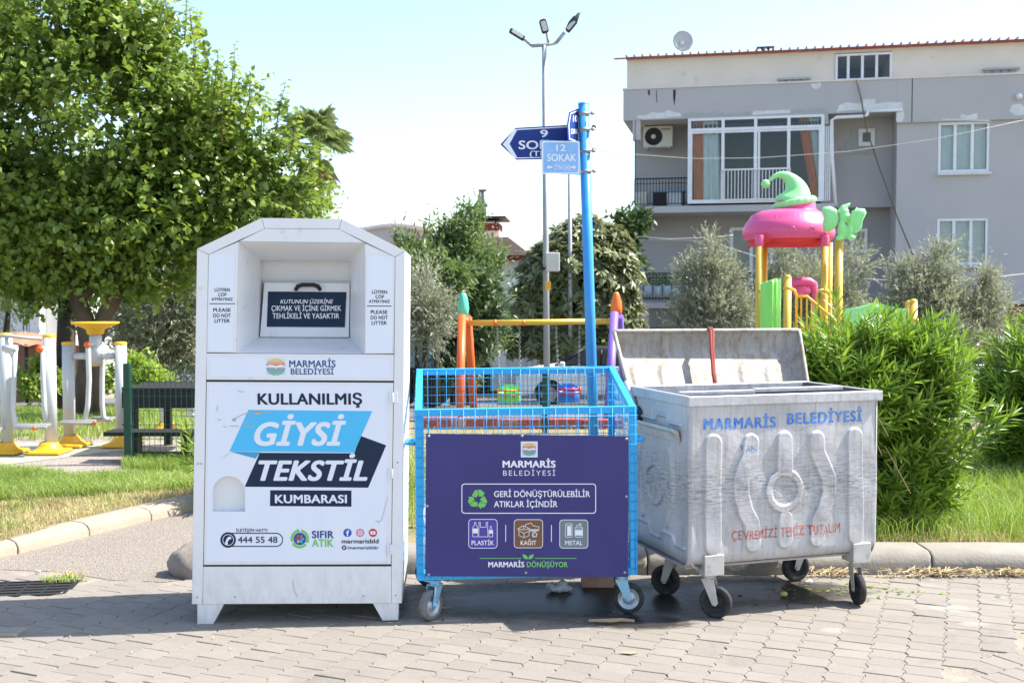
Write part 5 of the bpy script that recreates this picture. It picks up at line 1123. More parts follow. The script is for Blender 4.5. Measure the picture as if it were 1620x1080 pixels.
    a = q(1004, 325, -.05); m_ = MB(); m_.box((a[0], a[1], -.05), (a[0]+.03, vb1, -.02)); m_.build('awning_pole', M['fence_green'], root)
    # patches of fresh plaster, stains
    def patch(pts, m, w_=.006): m_ = MB(); m_.prism([q(x, y, w_) for x, y in pts], w_-.01, w_); m_.build('plaster_patch', m, root)
    patch([(1007,186),(1009,183),(1024,182),(1032,177),(1040,179),(1050,178),(1057,174),(1066,177),(1076,179),(1078,184),(1050,187),(1020,189)], M['bl_white'])
    patch([(1080,186),(1083,179),(1100,178),(1125,179),(1127,176),(1142,176),(1145,181),(1175,177),(1190,176),(1190,182),(1120,184)], M['bl_patch']); patch([(1190,182),(1192,176),(1215,175),(1235,174),(1250,174),(1250,179)], M['bl_white']); patch([(1252,179),(1253,174),(1280,172),(1305,171),(1310,177),(1311,196),(1304,197),(1303,180)], M['bl_patch'])
    patch([(1283,133),(1299,131),(1299,137),(1291,142),(1284,138)], M['bl_white'])
    patch([(1323,177),(1328,166),(1340,162),(1352,164),(1365,163),(1366,157),(1386,157),(1384,165),(1400,162),(1428,162),(1428,174),(1372,177),(1350,174)], M['bl_white']); patch([(1418,178),(1430,174),(1431,184),(1427,193),(1418,193)], M['bl_white'], .01)
    patch([(1519,185),(1521,180),(1530,183),(1546,179),(1547,188),(1535,190),(1520,188)], M['bl_white'], .01); patch([(1597,176),(1601,166),(1614,164),(1620,169),(1625,182),(1606,183)], M['bl_white'], .01); patch([(1487,190),(1500,188),(1565,190),(1571,197),(1568,192)], M['bl_white'], .01)
    for pts in ([(1025,143),(1028,143),(1028,152),(1025,149)], [(1065,142),(1069,142),(1069,150),(1067,168),(1065,155)], [(1038,143),(1039,143),(1039.5,162),(1038.5,162)]): patch(pts, M['dark'], .004)
    patch([(1325,236),(1334,232),(1338,222),(1343,222),(1341,234),(1340,244),(1335,244)], M['bl_patch'], -1.19)
    # drain pipe, joint
    pipe = [(*q(1372, 174, .06), .06), (*q(1372, 182, .06), .06), (*q(1366, 184, .06), .06), (*q(1323, 186, .06), .06), (*q(1316, 190, .0), .0), (*q(1316.5, 250, .0), .0), (*q(1322, 325, .0), .0)]
    m_ = MB(); m_.tube(pipe, .055, 8); m_.tube([(*q(1372, 176, .06), .06), (*q(1428, 174, .06), .06)], .05, 8); m_.build('drain_pipe', M['pvc'], root)
    m_ = MB(); u_, v_ = q(1443, 160, .01); m_.box((u_-.012, vbR, .003), (u_+.012, vt1, .010)); m_.build('expansion_joint', M['seam'], root)
    u_, v_ = q(1612, 153, .05); m_ = MB(); m_.ball((u_, v_, .08), .10, 12); m_.build('wall_lamp', M['pvc'], root)
    # air conditioner
    ac = thing('air_conditioner', 'cream air conditioner with round dark fan grille on the upper left balcony', 'air conditioner')
    a = F.p3(1018, 200, -1.1); c = F.p3(1064, 232, -1.1)
    m_ = MB(); m_.box((a[0], c[1], -1.45), (c[0], a[1], -1.1)); bx = m_.build('case', M['ac'], ac, bevel=.02); h = a[1]-c[1]
    Kf = Matrix.Translation((a[0]+h*.48, (a[1]+c[1])/2, -1.098))
    m_ = MB(); m_.lathe([(.001,.004),(h*.11,.012),(h*.13,.004),(h*.36,.004),(h*.38,.02),(h*.42,.0)], 28, M=Kf); m_.build('fan_grille', M['dark'], ac)
    m_ = MB(); m_.lathe([(.001,.022),(h*.10,.022),(h*.12,.005)], 16, M=Kf); m_.build('fan_hub', M['ac'], ac)
    m_ = MB(); m_.box((a[0]+.1, c[1]-.06, -1.6), (a[0]+.16, c[1], -1.1)); m_.build('bracket', M['steel'], ac); m_ = MB(); m_.box((c[0]-.16, c[1]-.06, -1.6), (c[0]-.1, c[1], -1.1)); m_.build('bracket', M['steel'], ac)
    text(F, ac, 'SAMSUNG', 1046, 1061, 205.5, 2.4, M['print_black'], -1.09, .02)
    ac.matrix_world = F.M
    # satellite dish
    d = thing('satellite_dish', 'grey satellite dish on a short mast above the eaves of the grey block', 'satellite dish'); p = F.p3(1079.5, 67.5, -.6); r = abs(F.p3(1095.5, 67, -.6)[0]-p[0])
    Kd = Matrix.Translation((p[0], p[1], -.6)) @ Matrix.Rotation(math.radians(-12), 4, 'X') @ Matrix.Rotation(math.radians(14), 4, 'Y') @ Matrix.Diagonal((1, 1.10, 1, 1))
    m_ = MB(); m_.lathe([(.001,.0),(r*.35,.012),(r*.7,.05),(r,.11),(r,.125),(r*.7,.065),(r*.35,.027),(.001,.015)], 30, M=Kd); m_.build('reflector', M['dish'], d)
    m_ = MB(); b0 = F.p3(1079.5, 91, -.5); m_.tube([(p[0], b0[1]-.1, -.55), (p[0], p[1]-.03, -.62)], .028, 8); m_.tube([(p[0], p[1]-.02, -.60), (p[0]+.02, p[1]-.05, -.25)], .014, 6); m_.box((p[0]-.06, p[1]-.10, -.60), (p[0]+.06, p[1]+.02, -.50)); m_.build('mast', M['pvc'], d); d.matrix_world = F.M
    # rope
    rp = MB(); pts = [F.p3(1355, 127, .06), F.p3(1362, 155, .10), F.p3(1371, 205, .12), F.p3(1390, 262, .15), F.p3(1420, 345, .2), F.p3(1448, 412, .3), F.p3(1478, 450, .5)]
    rp.tube(pts, .02, 6); o = rp.build('rope', M['twig']); o.matrix_world = F.M; tag(o, 'brown rope hanging slantwise down the grey block from the attic window', 'rope')
    # tables and pots on the balconies
    t = thing('balcony_table', 'small table under a light blue cloth behind the black balcony rail', 'table'); a = F.p3(1032, 302, -.5); c = F.p3(1084, 303, -.5); bt = q(1032, 326, -.5)[1]
    m_ = MB(); m_.box((a[0], a[1]-.05, -1.1), (c[0], a[1], -.4)); m_.build('tabletop', M['carpet_cloth'], t)
    for x in (a[0]+.03, c[0]-.08): m_ = MB(); m_.box((x, bt, -.5), (x+.05, a[1]-.05, -.45)); m_.build('leg', M['iron'], t)
    m_ = MB(); m_.box((a[0]+.5, bt, -.46), (c[0]-.12, a[1]-.07, -.44)); m_.build('cloth_drop', M['pvc'], t); t.matrix_world = F.M
    m_ = MB(); a = F.p3(1033, 305, -.3); c = F.p3(1054, 325, -.3); m_.box((a[0], c[1], -.45), (c[0], a[1], -.3)); o = m_.build('balcony_crate', M['dark'], bevel=.02); o.matrix_world = F.M; tag(o, 'dark grey plastic crate in front of the blue table on the balcony', 'crate')
    m_ = MB(); a = F.p3(1005, 304, -.3); c = F.p3(1024, 325, -.3); m_.box((a[0], c[1], -.7), (c[0], a[1], -.3)); o = m_.build('balcony_box', M['ac'], bevel=.02); o.matrix_world = F.M; tag(o, 'beige box at the far left corner of the open upper balcony', 'box')
    labs = ['leftmost', 'second', 'third', 'fourth', 'fifth', 'sixth']
    for i in range(6):
        pt = thing('flower_pot', '%s of the painted tin plant pots on the lower balcony rail, counted from the left' % labs[i], 'plant pot', group='tin plant pots on the lower balcony')
        a = F.p3(1020+i*14.5, 452, .16); c = F.p3(1032+i*14.5, 467, .16); m_ = MB(); wd = c[0]-a[0]; x = (a[0]+c[0])/2
        m_.lathe([(.001,c[1]),(wd*.42,c[1]),(wd*.5,a[1]),(wd*.45,a[1]),(wd*.43,a[1]-.04),(.001,a[1]-.04)], 14, M=Matrix(((1,0,0,x),(0,0,1,0),(0,-1,0,.20),(0,0,0,1)))); m_.build('pot', M['plant_box'], pt)
        n = 90; pts_ = np.stack([rng.normal(x, wd*.4, n), a[1]+rng.uniform(0, .4, n), rng.normal(.20, .08, n)], 1); dr_ = rng.normal(0, 1, (n, 3)); dr_[:, 1] = abs(dr_[:, 1])
        fo = leafmesh('plant', pts_, dr_, rng.normal(0, 1, (n, 3)), .11, .05, M['leaf_mid'], pt); pt.matrix_world = F.M
    return F
# ------------------------------------------------------------------ FOLIAGE
def leafarrays(p, d, nr, L, W_, droop=.15, simple=False):
    n = len(p); d = d/np.maximum(np.linalg.norm(d, axis=1, keepdims=True), 1e-6); L = np.broadcast_to(np.asarray(L, float), (n,))[:, None]; W_ = np.broadcast_to(np.asarray(W_, float), (n,))[:, None]
    s = np.cross(d, nr); s /= np.maximum(np.linalg.norm(s, axis=1, keepdims=True), 1e-6); u = np.cross(s, d)
    if simple:
        V = np.stack([p, p+d*L*.45+s*W_/2, p+d*L-u*L*droop, p+d*L*.45-s*W_/2], 1); b = (np.arange(n)*4)[:, None]
        F_ = np.concatenate([b+np.array([0,1,2]), b+np.array([0,2,3])], 1).reshape(-1, 3); return V.reshape(-1, 3), F_
    V = np.stack([p, p+d*L*.38+s*W_/2+u*W_*.12, p+d*L*.45-u*W_*.05, p+d*L*.38-s*W_/2+u*W_*.12, p+d*L*.8+s*W_*.24-u*L*droop*.5, p+d*L*.8-s*W_*.24-u*L*droop*.5, p+d*L-u*L*droop], 1)
    b = (np.arange(n)*7)[:, None]; F_ = np.stack([b+np.array(t) for t in ((0,1,2),(0,2,3),(1,4,2),(2,5,3),(4,6,2),(2,6,5))], 1).reshape(-1, 3)
    return V.reshape(-1, 3), F_
def leafmesh(name, p, d, nr, L, W_, m, parent=None, simple=True, kind='stuff', droop=.15):
    V, F_ = leafarrays(p, d, nr, L, W_, droop, simple); return npmesh(name, V, F_, m, parent, kind=kind)
def single_leaves(p, d, nr, L, W_, m, parent, k=300, name='leaf', score=None):
    """the k leaves that show largest become objects that share one mesh; returns the mask of the rest"""
    c = np.array(CAM); r = p-c; px = 810+FPX*r[:, 0]/(r@np.array(FWD)); py = 540-FPX*(r@np.array(UPV))/(r@np.array(FWD))
    ok = (px > 4) & (px < 1616) & (py > 4) & (py < 1070)
    if score is None: score = p[:, 1]
    idx = np.argsort(np.where(ok, score, 1e9))[:k]
    V, F_ = leafarrays(np.zeros((1, 3)), np.array([[0, 1., 0]]), np.array([[0, 0, 1.]]), 1.0, W_/L, .12, False)
    me = bpy.data.meshes.new(name); me.from_pydata(V.tolist(), [], F_.tolist()); me.materials.append(m)
    for i in idx:
        Y = Vector(d[i]).normalized(); X = Y.cross(Vector(nr[i])).normalized(); Z = X.cross(Y); s = L*random.uniform(.8, 1.15)
        o = bpy.data.objects.new(name, me); col.objects.link(o); o.parent = parent
        o.matrix_local = Matrix(((X.x*s, Y.x*s, Z.x*s, p[i][0]), (X.y*s, Y.y*s, Z.y*s, p[i][1]), (X.z*s, Y.z*s, Z.z*s, p[i][2]), (0, 0, 0, 1)))
    mask = np.ones(len(p), bool); mask[idx] = False; return mask
def rnd(n): v = rng.normal(0, 1, (n, 3)); return v/np.linalg.norm(v, axis=1, keepdims=True)
def blob_pts(c, r, n, inner=.35, lump=.22, seed=0, clump=True):
    """points in a lumpy ellipsoid, mostly near its surface"""
    d = rnd(n); k = 1+lump*(np.sin(d[:, 0]*5+seed)*np.sin(d[:, 1]*4.3+seed*2)+np.sin(d[:, 2]*6+seed*.7)*np.cos(d[:, 0]*7))*.8
    rad = (inner+(1-inner)*rng.uniform(0, 1, n)**.45)*k
    P0 = np.asarray(c)+d*rad[:, None]*np.asarray(r)
    if n < 60 or not clump: return P0, d
    k = max(n//16, 6); own = rng.integers(0, k, n); r = np.asarray(r); sg = np.minimum(.42*np.cbrt(16./max(n, 1))*1.15+.03, .3)
    P1 = P0[:k][own]+rng.normal(0, 1, (n, 3))*r*sg; D1 = d[:k][own]*.7+rnd(n)*.5; keep = rng.random(n) < .22
    return np.where(keep[:, None], P0, P1), D1/np.linalg.norm(D1, axis=1, keepdims=True)
def twigs(cp, cd, nl, tl, spread, up=.3, ls=1.0):
    """leaves strung along little twigs starting at cp in direction cd"""
    n = len(cp); t = cd+np.array([0, 0, up])+rng.normal(0, .45, (n, 3)); t /= np.linalg.norm(t, axis=1, keepdims=True)
    pos = np.repeat(cp, nl, 0)+np.repeat(t, nl, 0)*(np.tile((np.arange(nl)+.3)/nl, n)*tl*np.repeat(rng.uniform(.6, 1.2, n), nl))[:, None]
    rd = rnd(n*nl); d = np.repeat(t, nl, 0)*(1-spread)+rd*spread; nr = rng.normal(0, .55, (n*nl, 3))+np.array([0, 0, 1]); return pos, d, nr
def pxc(px, py, Y): p = P(px, py, Y); return np.array(p)
def pr(rp, Y): return rp/FPX*Y
def trunk(parent, pts, rs, m, name='trunk', n=10):
    b = MB(); b.tube(pts, rs, n); b.v = [(x+random.uniform(-.01, .01), y+random.uniform(-.01, .01), z) for x, y, z in b.v]; return b.build(name, m, parent)
def make_tree(name, label, cat, blobs, Y, L, W_, m, nl=6, tl=.35, spread=.5, up=.3, trunks=(), simple=True, k=0, group=None, bark='bark_dark', density=1.0, yscale=.8, droop=.15, jit=1.0):
    """blobs: (px, py, rx_px, ry_px, number of twigs, extra depth)"""
    bx, by = blobs[0][0], blobs[0][1]; c0 = P(bx, by, Y); root = thing(name, label, cat, group=group, loc=(c0.x, Y, Zt(Y))); R0 = np.array([c0.x, Y, Zt(Y)])
    PS, DS, NS = [], [], []
    for i, bb in enumerate(blobs):
        px, py, rx, ry, n = bb[:5]; dy = bb[5] if len(bb) > 5 else 0
        c = pxc(px, py, Y+dy); cp, cd = blob_pts(c, (pr(rx, Y), pr(max(rx, ry*.6)*yscale, Y), pr(ry, Y)), int(n*density), seed=i*1.7+bx*.01)
        p, d, nr = twigs(cp, cd, nl, tl, spread, up); PS.append(p); DS.append(d); NS.append(nr)
    p = np.concatenate(PS)-R0; d = np.concatenate(DS); nr = np.concatenate(NS)
    if k:
        mk = single_leaves(p+0, d, nr, L, W_, m, root, k, score=(p[:, 1])) if False else None
        q = p+R0; mask = single_leaves(q, d, nr, L, W_, m, root, k)
        for o in root.children: o.matrix_local = Matrix.Translation(-Vector(R0)) @ o.matrix_local
        p, d, nr = p[mask], d[mask], nr[mask]
    Ls = L*rng.uniform(.6, 1.2, len(p)); leafmesh('foliage', p, d, nr, Ls, Ls*W_/L, m, root, simple, droop=droop)
    for t in trunks: trunk(root, [Vector(x)-Vector(R0) for x in t[0]], t[1], M[bark], t[2] if len(t) > 2 else 'trunk')
    return root
# ------------------------------------------------------------------ mulberry
def mulberry():
    Y = 14.6; blobs = [(122,205,226,188,2400),(325,290,100,72,620),(60,330,150,90,700),(210,365,180,65,700),(398,255,40,48,100),(278,198,68,60,330),(60,40,160,90,700),(190,30,80,70,260),(350,228,34,40,60),(425,300,44,38,130),(470,275,26,26,50),(120,432,110,26,200),(255,415,70,34,150),(20,440,60,26,110),(-80,200,150,220,700)]
    T = lambda px, py, dy=0: P(px, py, Y+dy)
    tr = [([T(131,668), T(134,600), T(138,560), T(134,505), T(122,470), T(105,400)], [.125,.105,.10,.12,.10,.05]), ([T(150,668,.15), T(149,600,.1), T(152,545), T(163,505), T(185,462), T(192,420)], [.10,.085,.09,.105,.10,.05]),
          ([T(122,475), T(112,455), T(108,440), T(118,390)], [.07,.06,.055,.03], 'limb'), ([T(122,475), T(140,462), T(143,440), T(160,380)], [.07,.06,.055,.03], 'limb'), ([T(188,462), T(178,440), T(172,420), T(160,330)], [.07,.055,.05,.02], 'limb'), ([T(188,462), T(200,430), T(205,405), T(240,330)], [.06,.05,.045,.02], 'limb'), ([T(190,458), T(206,452), T(214,444)], [.04,.035,.02], 'limb')]
    root = make_tree('mulberry_tree', 'large bright green broadleaf tree with upright shoots filling the upper left of the frame', 'tree', blobs, Y, .108, .080, M['leaf_mul'], nl=8, tl=.42, spread=.62, up=.25, trunks=tr, simple=False, k=300, bark='bark', yscale=.62)
    # upright shoots with alternate leaves
    PS, DS, NS = [], [], []; b = MB(); R0 = np.array(root.location)
    for (x0, y0, x1, y1) in ((300,170,312,14),(330,190,345,80),(362,210,372,68),(385,200,396,112),(430,230,452,128),(410,225,420,150),(455,250,470,178),(470,290,508,236),(480,300,524,268),(262,110,262,-20),(235,80,225,-30),(205,70,205,-30),(170,60,165,-40),(130,60,120,-30),(90,50,95,-30),(40,50,30,-30),(440,320,490,352),(300,60,296,-10),(345,230,352,120),(480,320,512,312),(250,470,258,440),(60,440,62,468),(180,440,150,472)):
        for rep in range(2):
            dy = random.uniform(-.8, .3); a = np.array(P(x0+random.uniform(-8, 8), y0, Y+dy)); e = np.array(P(x1+rep*random.uniform(-9, 9), y1+rep*22, Y+dy)); L_ = np.linalg.norm(e-a); n = int(L_/.032); t = np.linspace(0, 1, n)[:, None]; pos = a+(e-a)*t+np.array([1, 0, 0])*np.sin(t*3)*.03
            ax = (e-a)/L_; ang_ = np.arange(n)*2.4; side = np.stack([np.cos(ang_), np.sin(ang_), np.zeros(n)], 1); d = side*.8+ax*.35+rng.normal(0, .15, (n, 3))-np.array([0, 0, .25]); PS.append(pos); DS.append(d); NS.append(side*.6+np.array([0, 0, 1])+rng.normal(0, .2, (n, 3)))
            b.tube([tuple(a-R0), tuple((a+e)/2-R0), tuple(e-R0)], [.012, .008, .003], 5)
    b.build('shoot', M['twig'], root)['kind'] = 'stuff'
    p = np.concatenate(PS)-R0; n = len(p); Ls = .105*rng.uniform(.6, 1.1, n); leafmesh('shoot_leaves', p, np.concatenate(DS), np.concatenate(NS), Ls, Ls*.78, M['leaf_mulhi'], root, False, droop=.25)
mulberry()
make_tree('olive_tree', 'grey green olive tree in shade between the big tree and the white box', 'tree', [(262,505,62,75,1700),(300,470,40,60,700),(215,520,30,50,400),(320,540,50,60,600),(290,420,40,30,300)], 21, .11, .03, M['leaf_olive'], nl=8, tl=.45, spread=.45, trunks=[([P(262,650,21), P(258,560,21), P(270,500,21)], [.12,.10,.05])], group='olive trees in the park')
make_tree('olive_tree', 'thin olive tree at the left edge over the white house', 'tree', [(15,465,45,40,420),(60,452,40,20,220),(-20,500,40,60,200)], 20, .085, .022, M['leaf_olive'], nl=8, tl=.35, spread=.45, trunks=[([P(8,640,20), P(8,540,20), P(16,470,20)], [.09,.07,.03])], group='olive trees in the park')
make_tree('dark_tree', 'dark leafy tree trunk and crown rising behind the fork of the big tree', 'tree', [(110,430,60,50,420)], 17.5, .12, .08, M['leaf_dark'], nl=6, trunks=[([P(103,672,17.5), P(104,560,17.5), P(106,440,17.5)], [.17,.15,.12])], bark='bark_dark')
make_tree('olive_tree', 'silvery olive tree rising to a point left of the playground tower', 'tree', [(1127,492,38,42,850),(1126,425,14,30,220),(1100,432,14,20,120),(1150,432,14,18,110),(1092,520,28,30,300),(1160,502,22,36,260),(1124,388,4,12,30),(1102,475,30,32,260)], 24, .11, .03, M['leaf_olive'], nl=9, tl=.46, spread=.4, up=.9, trunks=[([P(1125,600,24), P(1126,520,24), P(1126,430,24)], [.12,.09,.03])], group='olive trees in the park')
make_tree('olive_tree', 'olive tree seen through the posts of the playground tower', 'tree', [(1262,455,48,40,800),(1340,482,32,50,560),(1358,412,14,14,90),(1240,520,42,40,330),(1310,520,66,36,500),(1225,412,14,14,70)], 26, .115, .031, M['leaf_olive'], nl=9, tl=.46, spread=.4, up=.7, trunks=[([P(1290,600,26), P(1290,520,26), P(1290,450,26)], [.12,.09,.03])], group='olive trees in the park')
make_tree('olive_tree', 'silvery olive tree before the grey block, right of the tall yellow post', 'tree', [(1462,475,40,40,800),(1482,425,18,24,160),(1430,465,22,34,260),(1555,478,18,28,220),(1515,512,66,36,800),(1440,520,46,34,420),(1552,450,10,18,70),(1580,505,18,24,160)], 23, .11, .03, M['leaf_olive'], nl=9, tl=.46, spread=.4, up=.7, trunks=[([P(1485,620,23), P(1485,540,23), P(1485,440,23)], [.13,.10,.03])], group='olive trees in the park')
make_tree('olive_tree', 'small olive tree peeping past the right edge of the white box', 'tree', [(672,480,28,38,500),(690,520,28,28,300),(650,505,30,40,240)], 20, .11, .03, M['leaf_olive'], nl=8, tl=.5, spread=.42, up=.6, trunks=[([P(672,640,20), P(672,560,20), P(674,490,20)], [.07,.05,.02])], group='olive trees in the park')
# loquat: rosettes of big ribbed leaves
def loquat():
    Y = 31.0; c0 = P(915, 470, Y); root = thing('loquat_tree', 'rounded loquat tree with big leathery leaves behind the lamp post and blue pole', 'tree', loc=(c0.x, Y, Zt(Y))); R0 = np.array(root.location); PS, DS, NS = [], [], []
    for i, (px, py, rx, ry, n) in enumerate([(918,455,90,95,900),(870,440,48,60,260),(960,450,50,80,330),(920,385,45,42,220),(990,500,26,32,110),(840,480,32,42,150),(900,540,85,32,330),(820,540,34,22,80),(960,395,35,40,140)]):
        n = int(n*1.15); cp, cd = blob_pts(pxc(px, py, Y), (pr(rx, Y), pr(rx*.8, Y), pr(ry, Y)), n, .5, .12, i, clump=False); ax = cd*.7+np.array([0, 0, .55])+rng.normal(0, .3, (n, 3)); ax /= np.linalg.norm(ax, axis=1, keepdims=True); k = 9
        A = np.repeat(ax, k, 0); ref = np.cross(A, rnd(n*k)); ref /= np.linalg.norm(ref, axis=1, keepdims=True); PS.append(np.repeat(cp, k, 0)+rng.normal(0, .02, (n*k, 3))); DS.append(ref*.85+A*.35-np.array([0, 0, .12])); NS.append(A)
    p, d, nr = np.concatenate(PS), np.concatenate(DS), np.concatenate(NS); mask = single_leaves(p, d, nr, .30, .095, M['leaf_loq'], root, 300)
    for o in root.children: o.matrix_local = Matrix.Translation(-Vector(R0)) @ o.matrix_local
    p, d, nr = p[mask]-R0, d[mask], nr[mask]; Ls = .30*rng.uniform(.7, 1.15, len(p)); leafmesh('foliage', p, d, nr, Ls, Ls*.32, M['leaf_loq'], root, False, droop=.22)
    T = lambda a, b_: Vector(P(a, b_, Y))-Vector(R0)
    trunk(root, [T(905,645), T(906,590), T(902,540), T(915,450)], [.12,.10,.09,.04], M['bark_dark']); trunk(root, [T(903,560), T(860,500), T(850,450)], [.07,.05,.02], M['bark_dark'], 'limb'); trunk(root, [T(905,550), T(950,500), T(970,450)], [.07,.05,.02], M['bark_dark'], 'limb')
loquat()
make_tree('garden_tree', 'tall dark green tree with wispy pointed top beside the white house', 'tree', [(735,470,45,90,760),(745,400,38,50,420),(700,420,40,45,380),(680,400,26,32,160),(760,430,30,60,300),(730,350,18,28,90),(655,400,16,30,60),(740,540,50,60,500)], 25, .12, .055, M['leaf_mid'], nl=8, tl=.5, spread=.45, up=1.1, trunks=[([P(738,640,25), P(738,540,25), P(740,430,25)], [.14,.11,.04])], simple=True)
make_tree('garden_tree', 'very dark tree shadowed behind the mint topped swing post', 'tree', [(735,500,45,60,500),(705,560,35,40,260),(760,500,25,60,260),(700,470,32,30,200)], 23, .14, .06, M['leaf_dark'], nl=7, tl=.4, trunks=[([P(720,640,23), P(720,560,23), P(722,500,23)], [.11,.09,.05])])
make_tree('garden_tree', 'pale green leafy shrub just right of the white box, above the truck', 'tree', [(690,440,34,24,180),(715,450,26,22,110),(670,430,22,26,90)], 21.5, .17, .05, M['leaf_mid'], nl=8, tl=.3, trunks=[([P(690,640,21.5), P(690,540,21.5), P(692,450,21.5)], [.07,.05,.02])])
make_tree('garden_tree', 'dark tree between the round loquat tree and the grey block', 'tree', [(990,370,20,34,260),(998,350,14,16,90),(985,420,20,30,120)], 33, .22, .11, M['leaf_dark'], nl=7, tl=.4, trunks=[([P(990,640,33), P(990,500,33), P(990,390,33)], [.14,.11,.05])])
make_tree('garden_tree', 'light yellow green tree showing past the big tree below the palm', 'tree', [(462,325,52,32,420),(430,330,50,34,300),(495,322,22,20,90),(400,380,80,60,400)], 27, .16, .07, M['leaf_mulhi'], nl=7, tl=.5, trunks=[([P(450,640,27), P(450,450,27), P(455,340,27)], [.16,.12,.05])])
# low bushes in the park
for i, (px, py, rx, ry, lab, Y) in enumerate(((62,603,26,22,'low clipped bush between the left exercise posts',17),(215,598,32,26,'low light green bush behind the right hand exercise post',16.5),(233,600,24,18,'low light green bush behind the green fence',19),(150,600,20,18,'small bush near the foot of the big tree',19))):
    make_tree('low_bush', lab, 'bush', [(px, py, rx, ry, 330)], Y, .09, .045, M['leaf_mulhi'], nl=7, tl=.18, group='low bushes on the park lawn')
# ------------------------------------------------------------------ oleanders
def oleander(name, label, blobs, Y, k=300, extra=(), hi=True, L=.135):
    c0 = P(blobs[0][0], blobs[0][1], Y); root = thing(name, label, 'bush', loc=(c0.x, Y, .07), group='oleander bushes along the kerb'); R0 = np.array(root.location); PS, DS, NS = [], [], []; b = MB()
    for i, (px, py, rx, ry, n) in enumerate(blobs):
        cp, cd = blob_pts(pxc(px, py, Y), (pr(rx, Y), pr(min(rx, ry)*.75, Y), pr(ry, Y)), n, .5, .16, i+px*.03)
        cp[:, 2] = np.maximum(cp[:, 2], .10); ax = cd*np.array([.75, .75, .5])+np.array([0, 0, .62])+rng.normal(0, .22, (n, 3)); ax /= np.linalg.norm(ax, axis=1, keepdims=True)
        st = [(cp[j], ax[j], rng.uniform(.12, .30)) for j in range(n)]
        for (o_, a, sl_) in st: _shoot(o_, a, sl_, PS, DS, NS, b, R0, L)
    for (x0, y0, x1, y1, dy) in extra:
        a = np.array(P(x0, y0, Y+dy)); e = np.array(P(x1, y1, Y+dy)); l = np.linalg.norm(e-a); _shoot(a, (e-a)/l, l, PS, DS, NS, b, R0, L*1.1)
    m = M['leaf_ole']; p, d, nr = np.concatenate(PS), np.concatenate(DS), np.concatenate(NS)
    mask = single_leaves(p, d, nr, L, L*.15, m, root, k)
    for o in list(root.children): o.matrix_local = Matrix.Translation(-Vector(R0)) @ o.matrix_local
    p, d, nr = p[mask]-R0, d[mask], nr[mask]; Ls = L*rng.uniform(.65, 1.15, len(p)); leafmesh('foliage', p, d, nr, Ls, Ls*.155, m, root, False, droop=.12)
    b.build('stems', M['twig'], root)['kind'] = 'stuff'
    for i in range(9 if k > 100 else 0):
        x = random.uniform(-.35, .35); bs = MB(); yy = random.uniform(-.25, .1); bs.tube([(x*.5, yy, -.02), (x*.9, yy, .35), (x*1.3, yy+.2, .7)], [.016, .012, .006], 6); bs.build('stem', M['twig'], root)
    return root
def _shoot(o_, a, l, PS, DS, NS, b, R0, L):
    nw = max(int(l/.026), 4); a = a/np.linalg.norm(a); x = np.cross(a, [.3, .9, .1]); x /= np.linalg.norm(x); y = np.cross(a, x)
    for i in range(nw):
        t = i/(nw-1); rot = i*1.05+o_[0]*9; spread = .95-.55*t
        for j in range(3):
            q = rot+j*2.094+rng.normal(0, .15); s = x*math.cos(q)+y*math.sin(q); PS.append((o_+a*l*t)[None]); DS.append((s*spread+a*(1-spread*.45)+rng.normal(0, .10, 3))[None]); NS.append((a-s*.25)[None])
    b.tube([tuple(o_-R0), tuple(o_+a*l-R0)], [.004, .002], 4, caps=False)
oleander('oleander_bush', 'big bright green oleander bush right behind the metal container', [(1385,655,92,62,370),(1315,585,42,30,110),(1430,640,40,62,170),(1400,770,70,72,230),(1415,745,45,70,140),(1432,690,38,54,90),(1340,640,60,60,100),(1415,822,42,32,90),(1410,590,55,22,90),(1462,600,18,20,36)], 7.3,
         extra=((1330,560,1322,474,-.2),(1322,570,1300,510,-.1),(1480,600,1505,512,-.2),(1494,620,1520,545,-.2),(1487,620,1512,560,-.3),(1500,660,1535,610,-.2),(1490,620,1530,575,-.3),(1490,720,1590,625,-.4),(1500,745,1600,655,-.3),(1480,690,1560,640,-.3),(1395,720,1372,668,-.7),(1440,780,1400,705,-.7),(1405,690,1378,640,-.7),(1500,800,1540,770,-.2),(1290,560,1275,520,0),(1500,735,1585,690,-.35),(1500,735,1575,655,-.3)))
oleander('oleander_bush', 'darker oleander bush cut by the right edge of the frame', [(1632,645,48,62,280),(1670,650,80,90,200),(1612,705,30,40,90),(1600,645,22,36,70)], 9.3, k=150, extra=((1590,580,1575,545,0),(1610,570,1600,525,0)))
oleander('oleander_bush', 'small oleander mostly hidden behind the white metal box', [(375,740,30,40,50)], 8.4, k=30, extra=((318,735,294,676,-.1),(318,735,290,704,-.1),(318,740,292,727,-.1)))
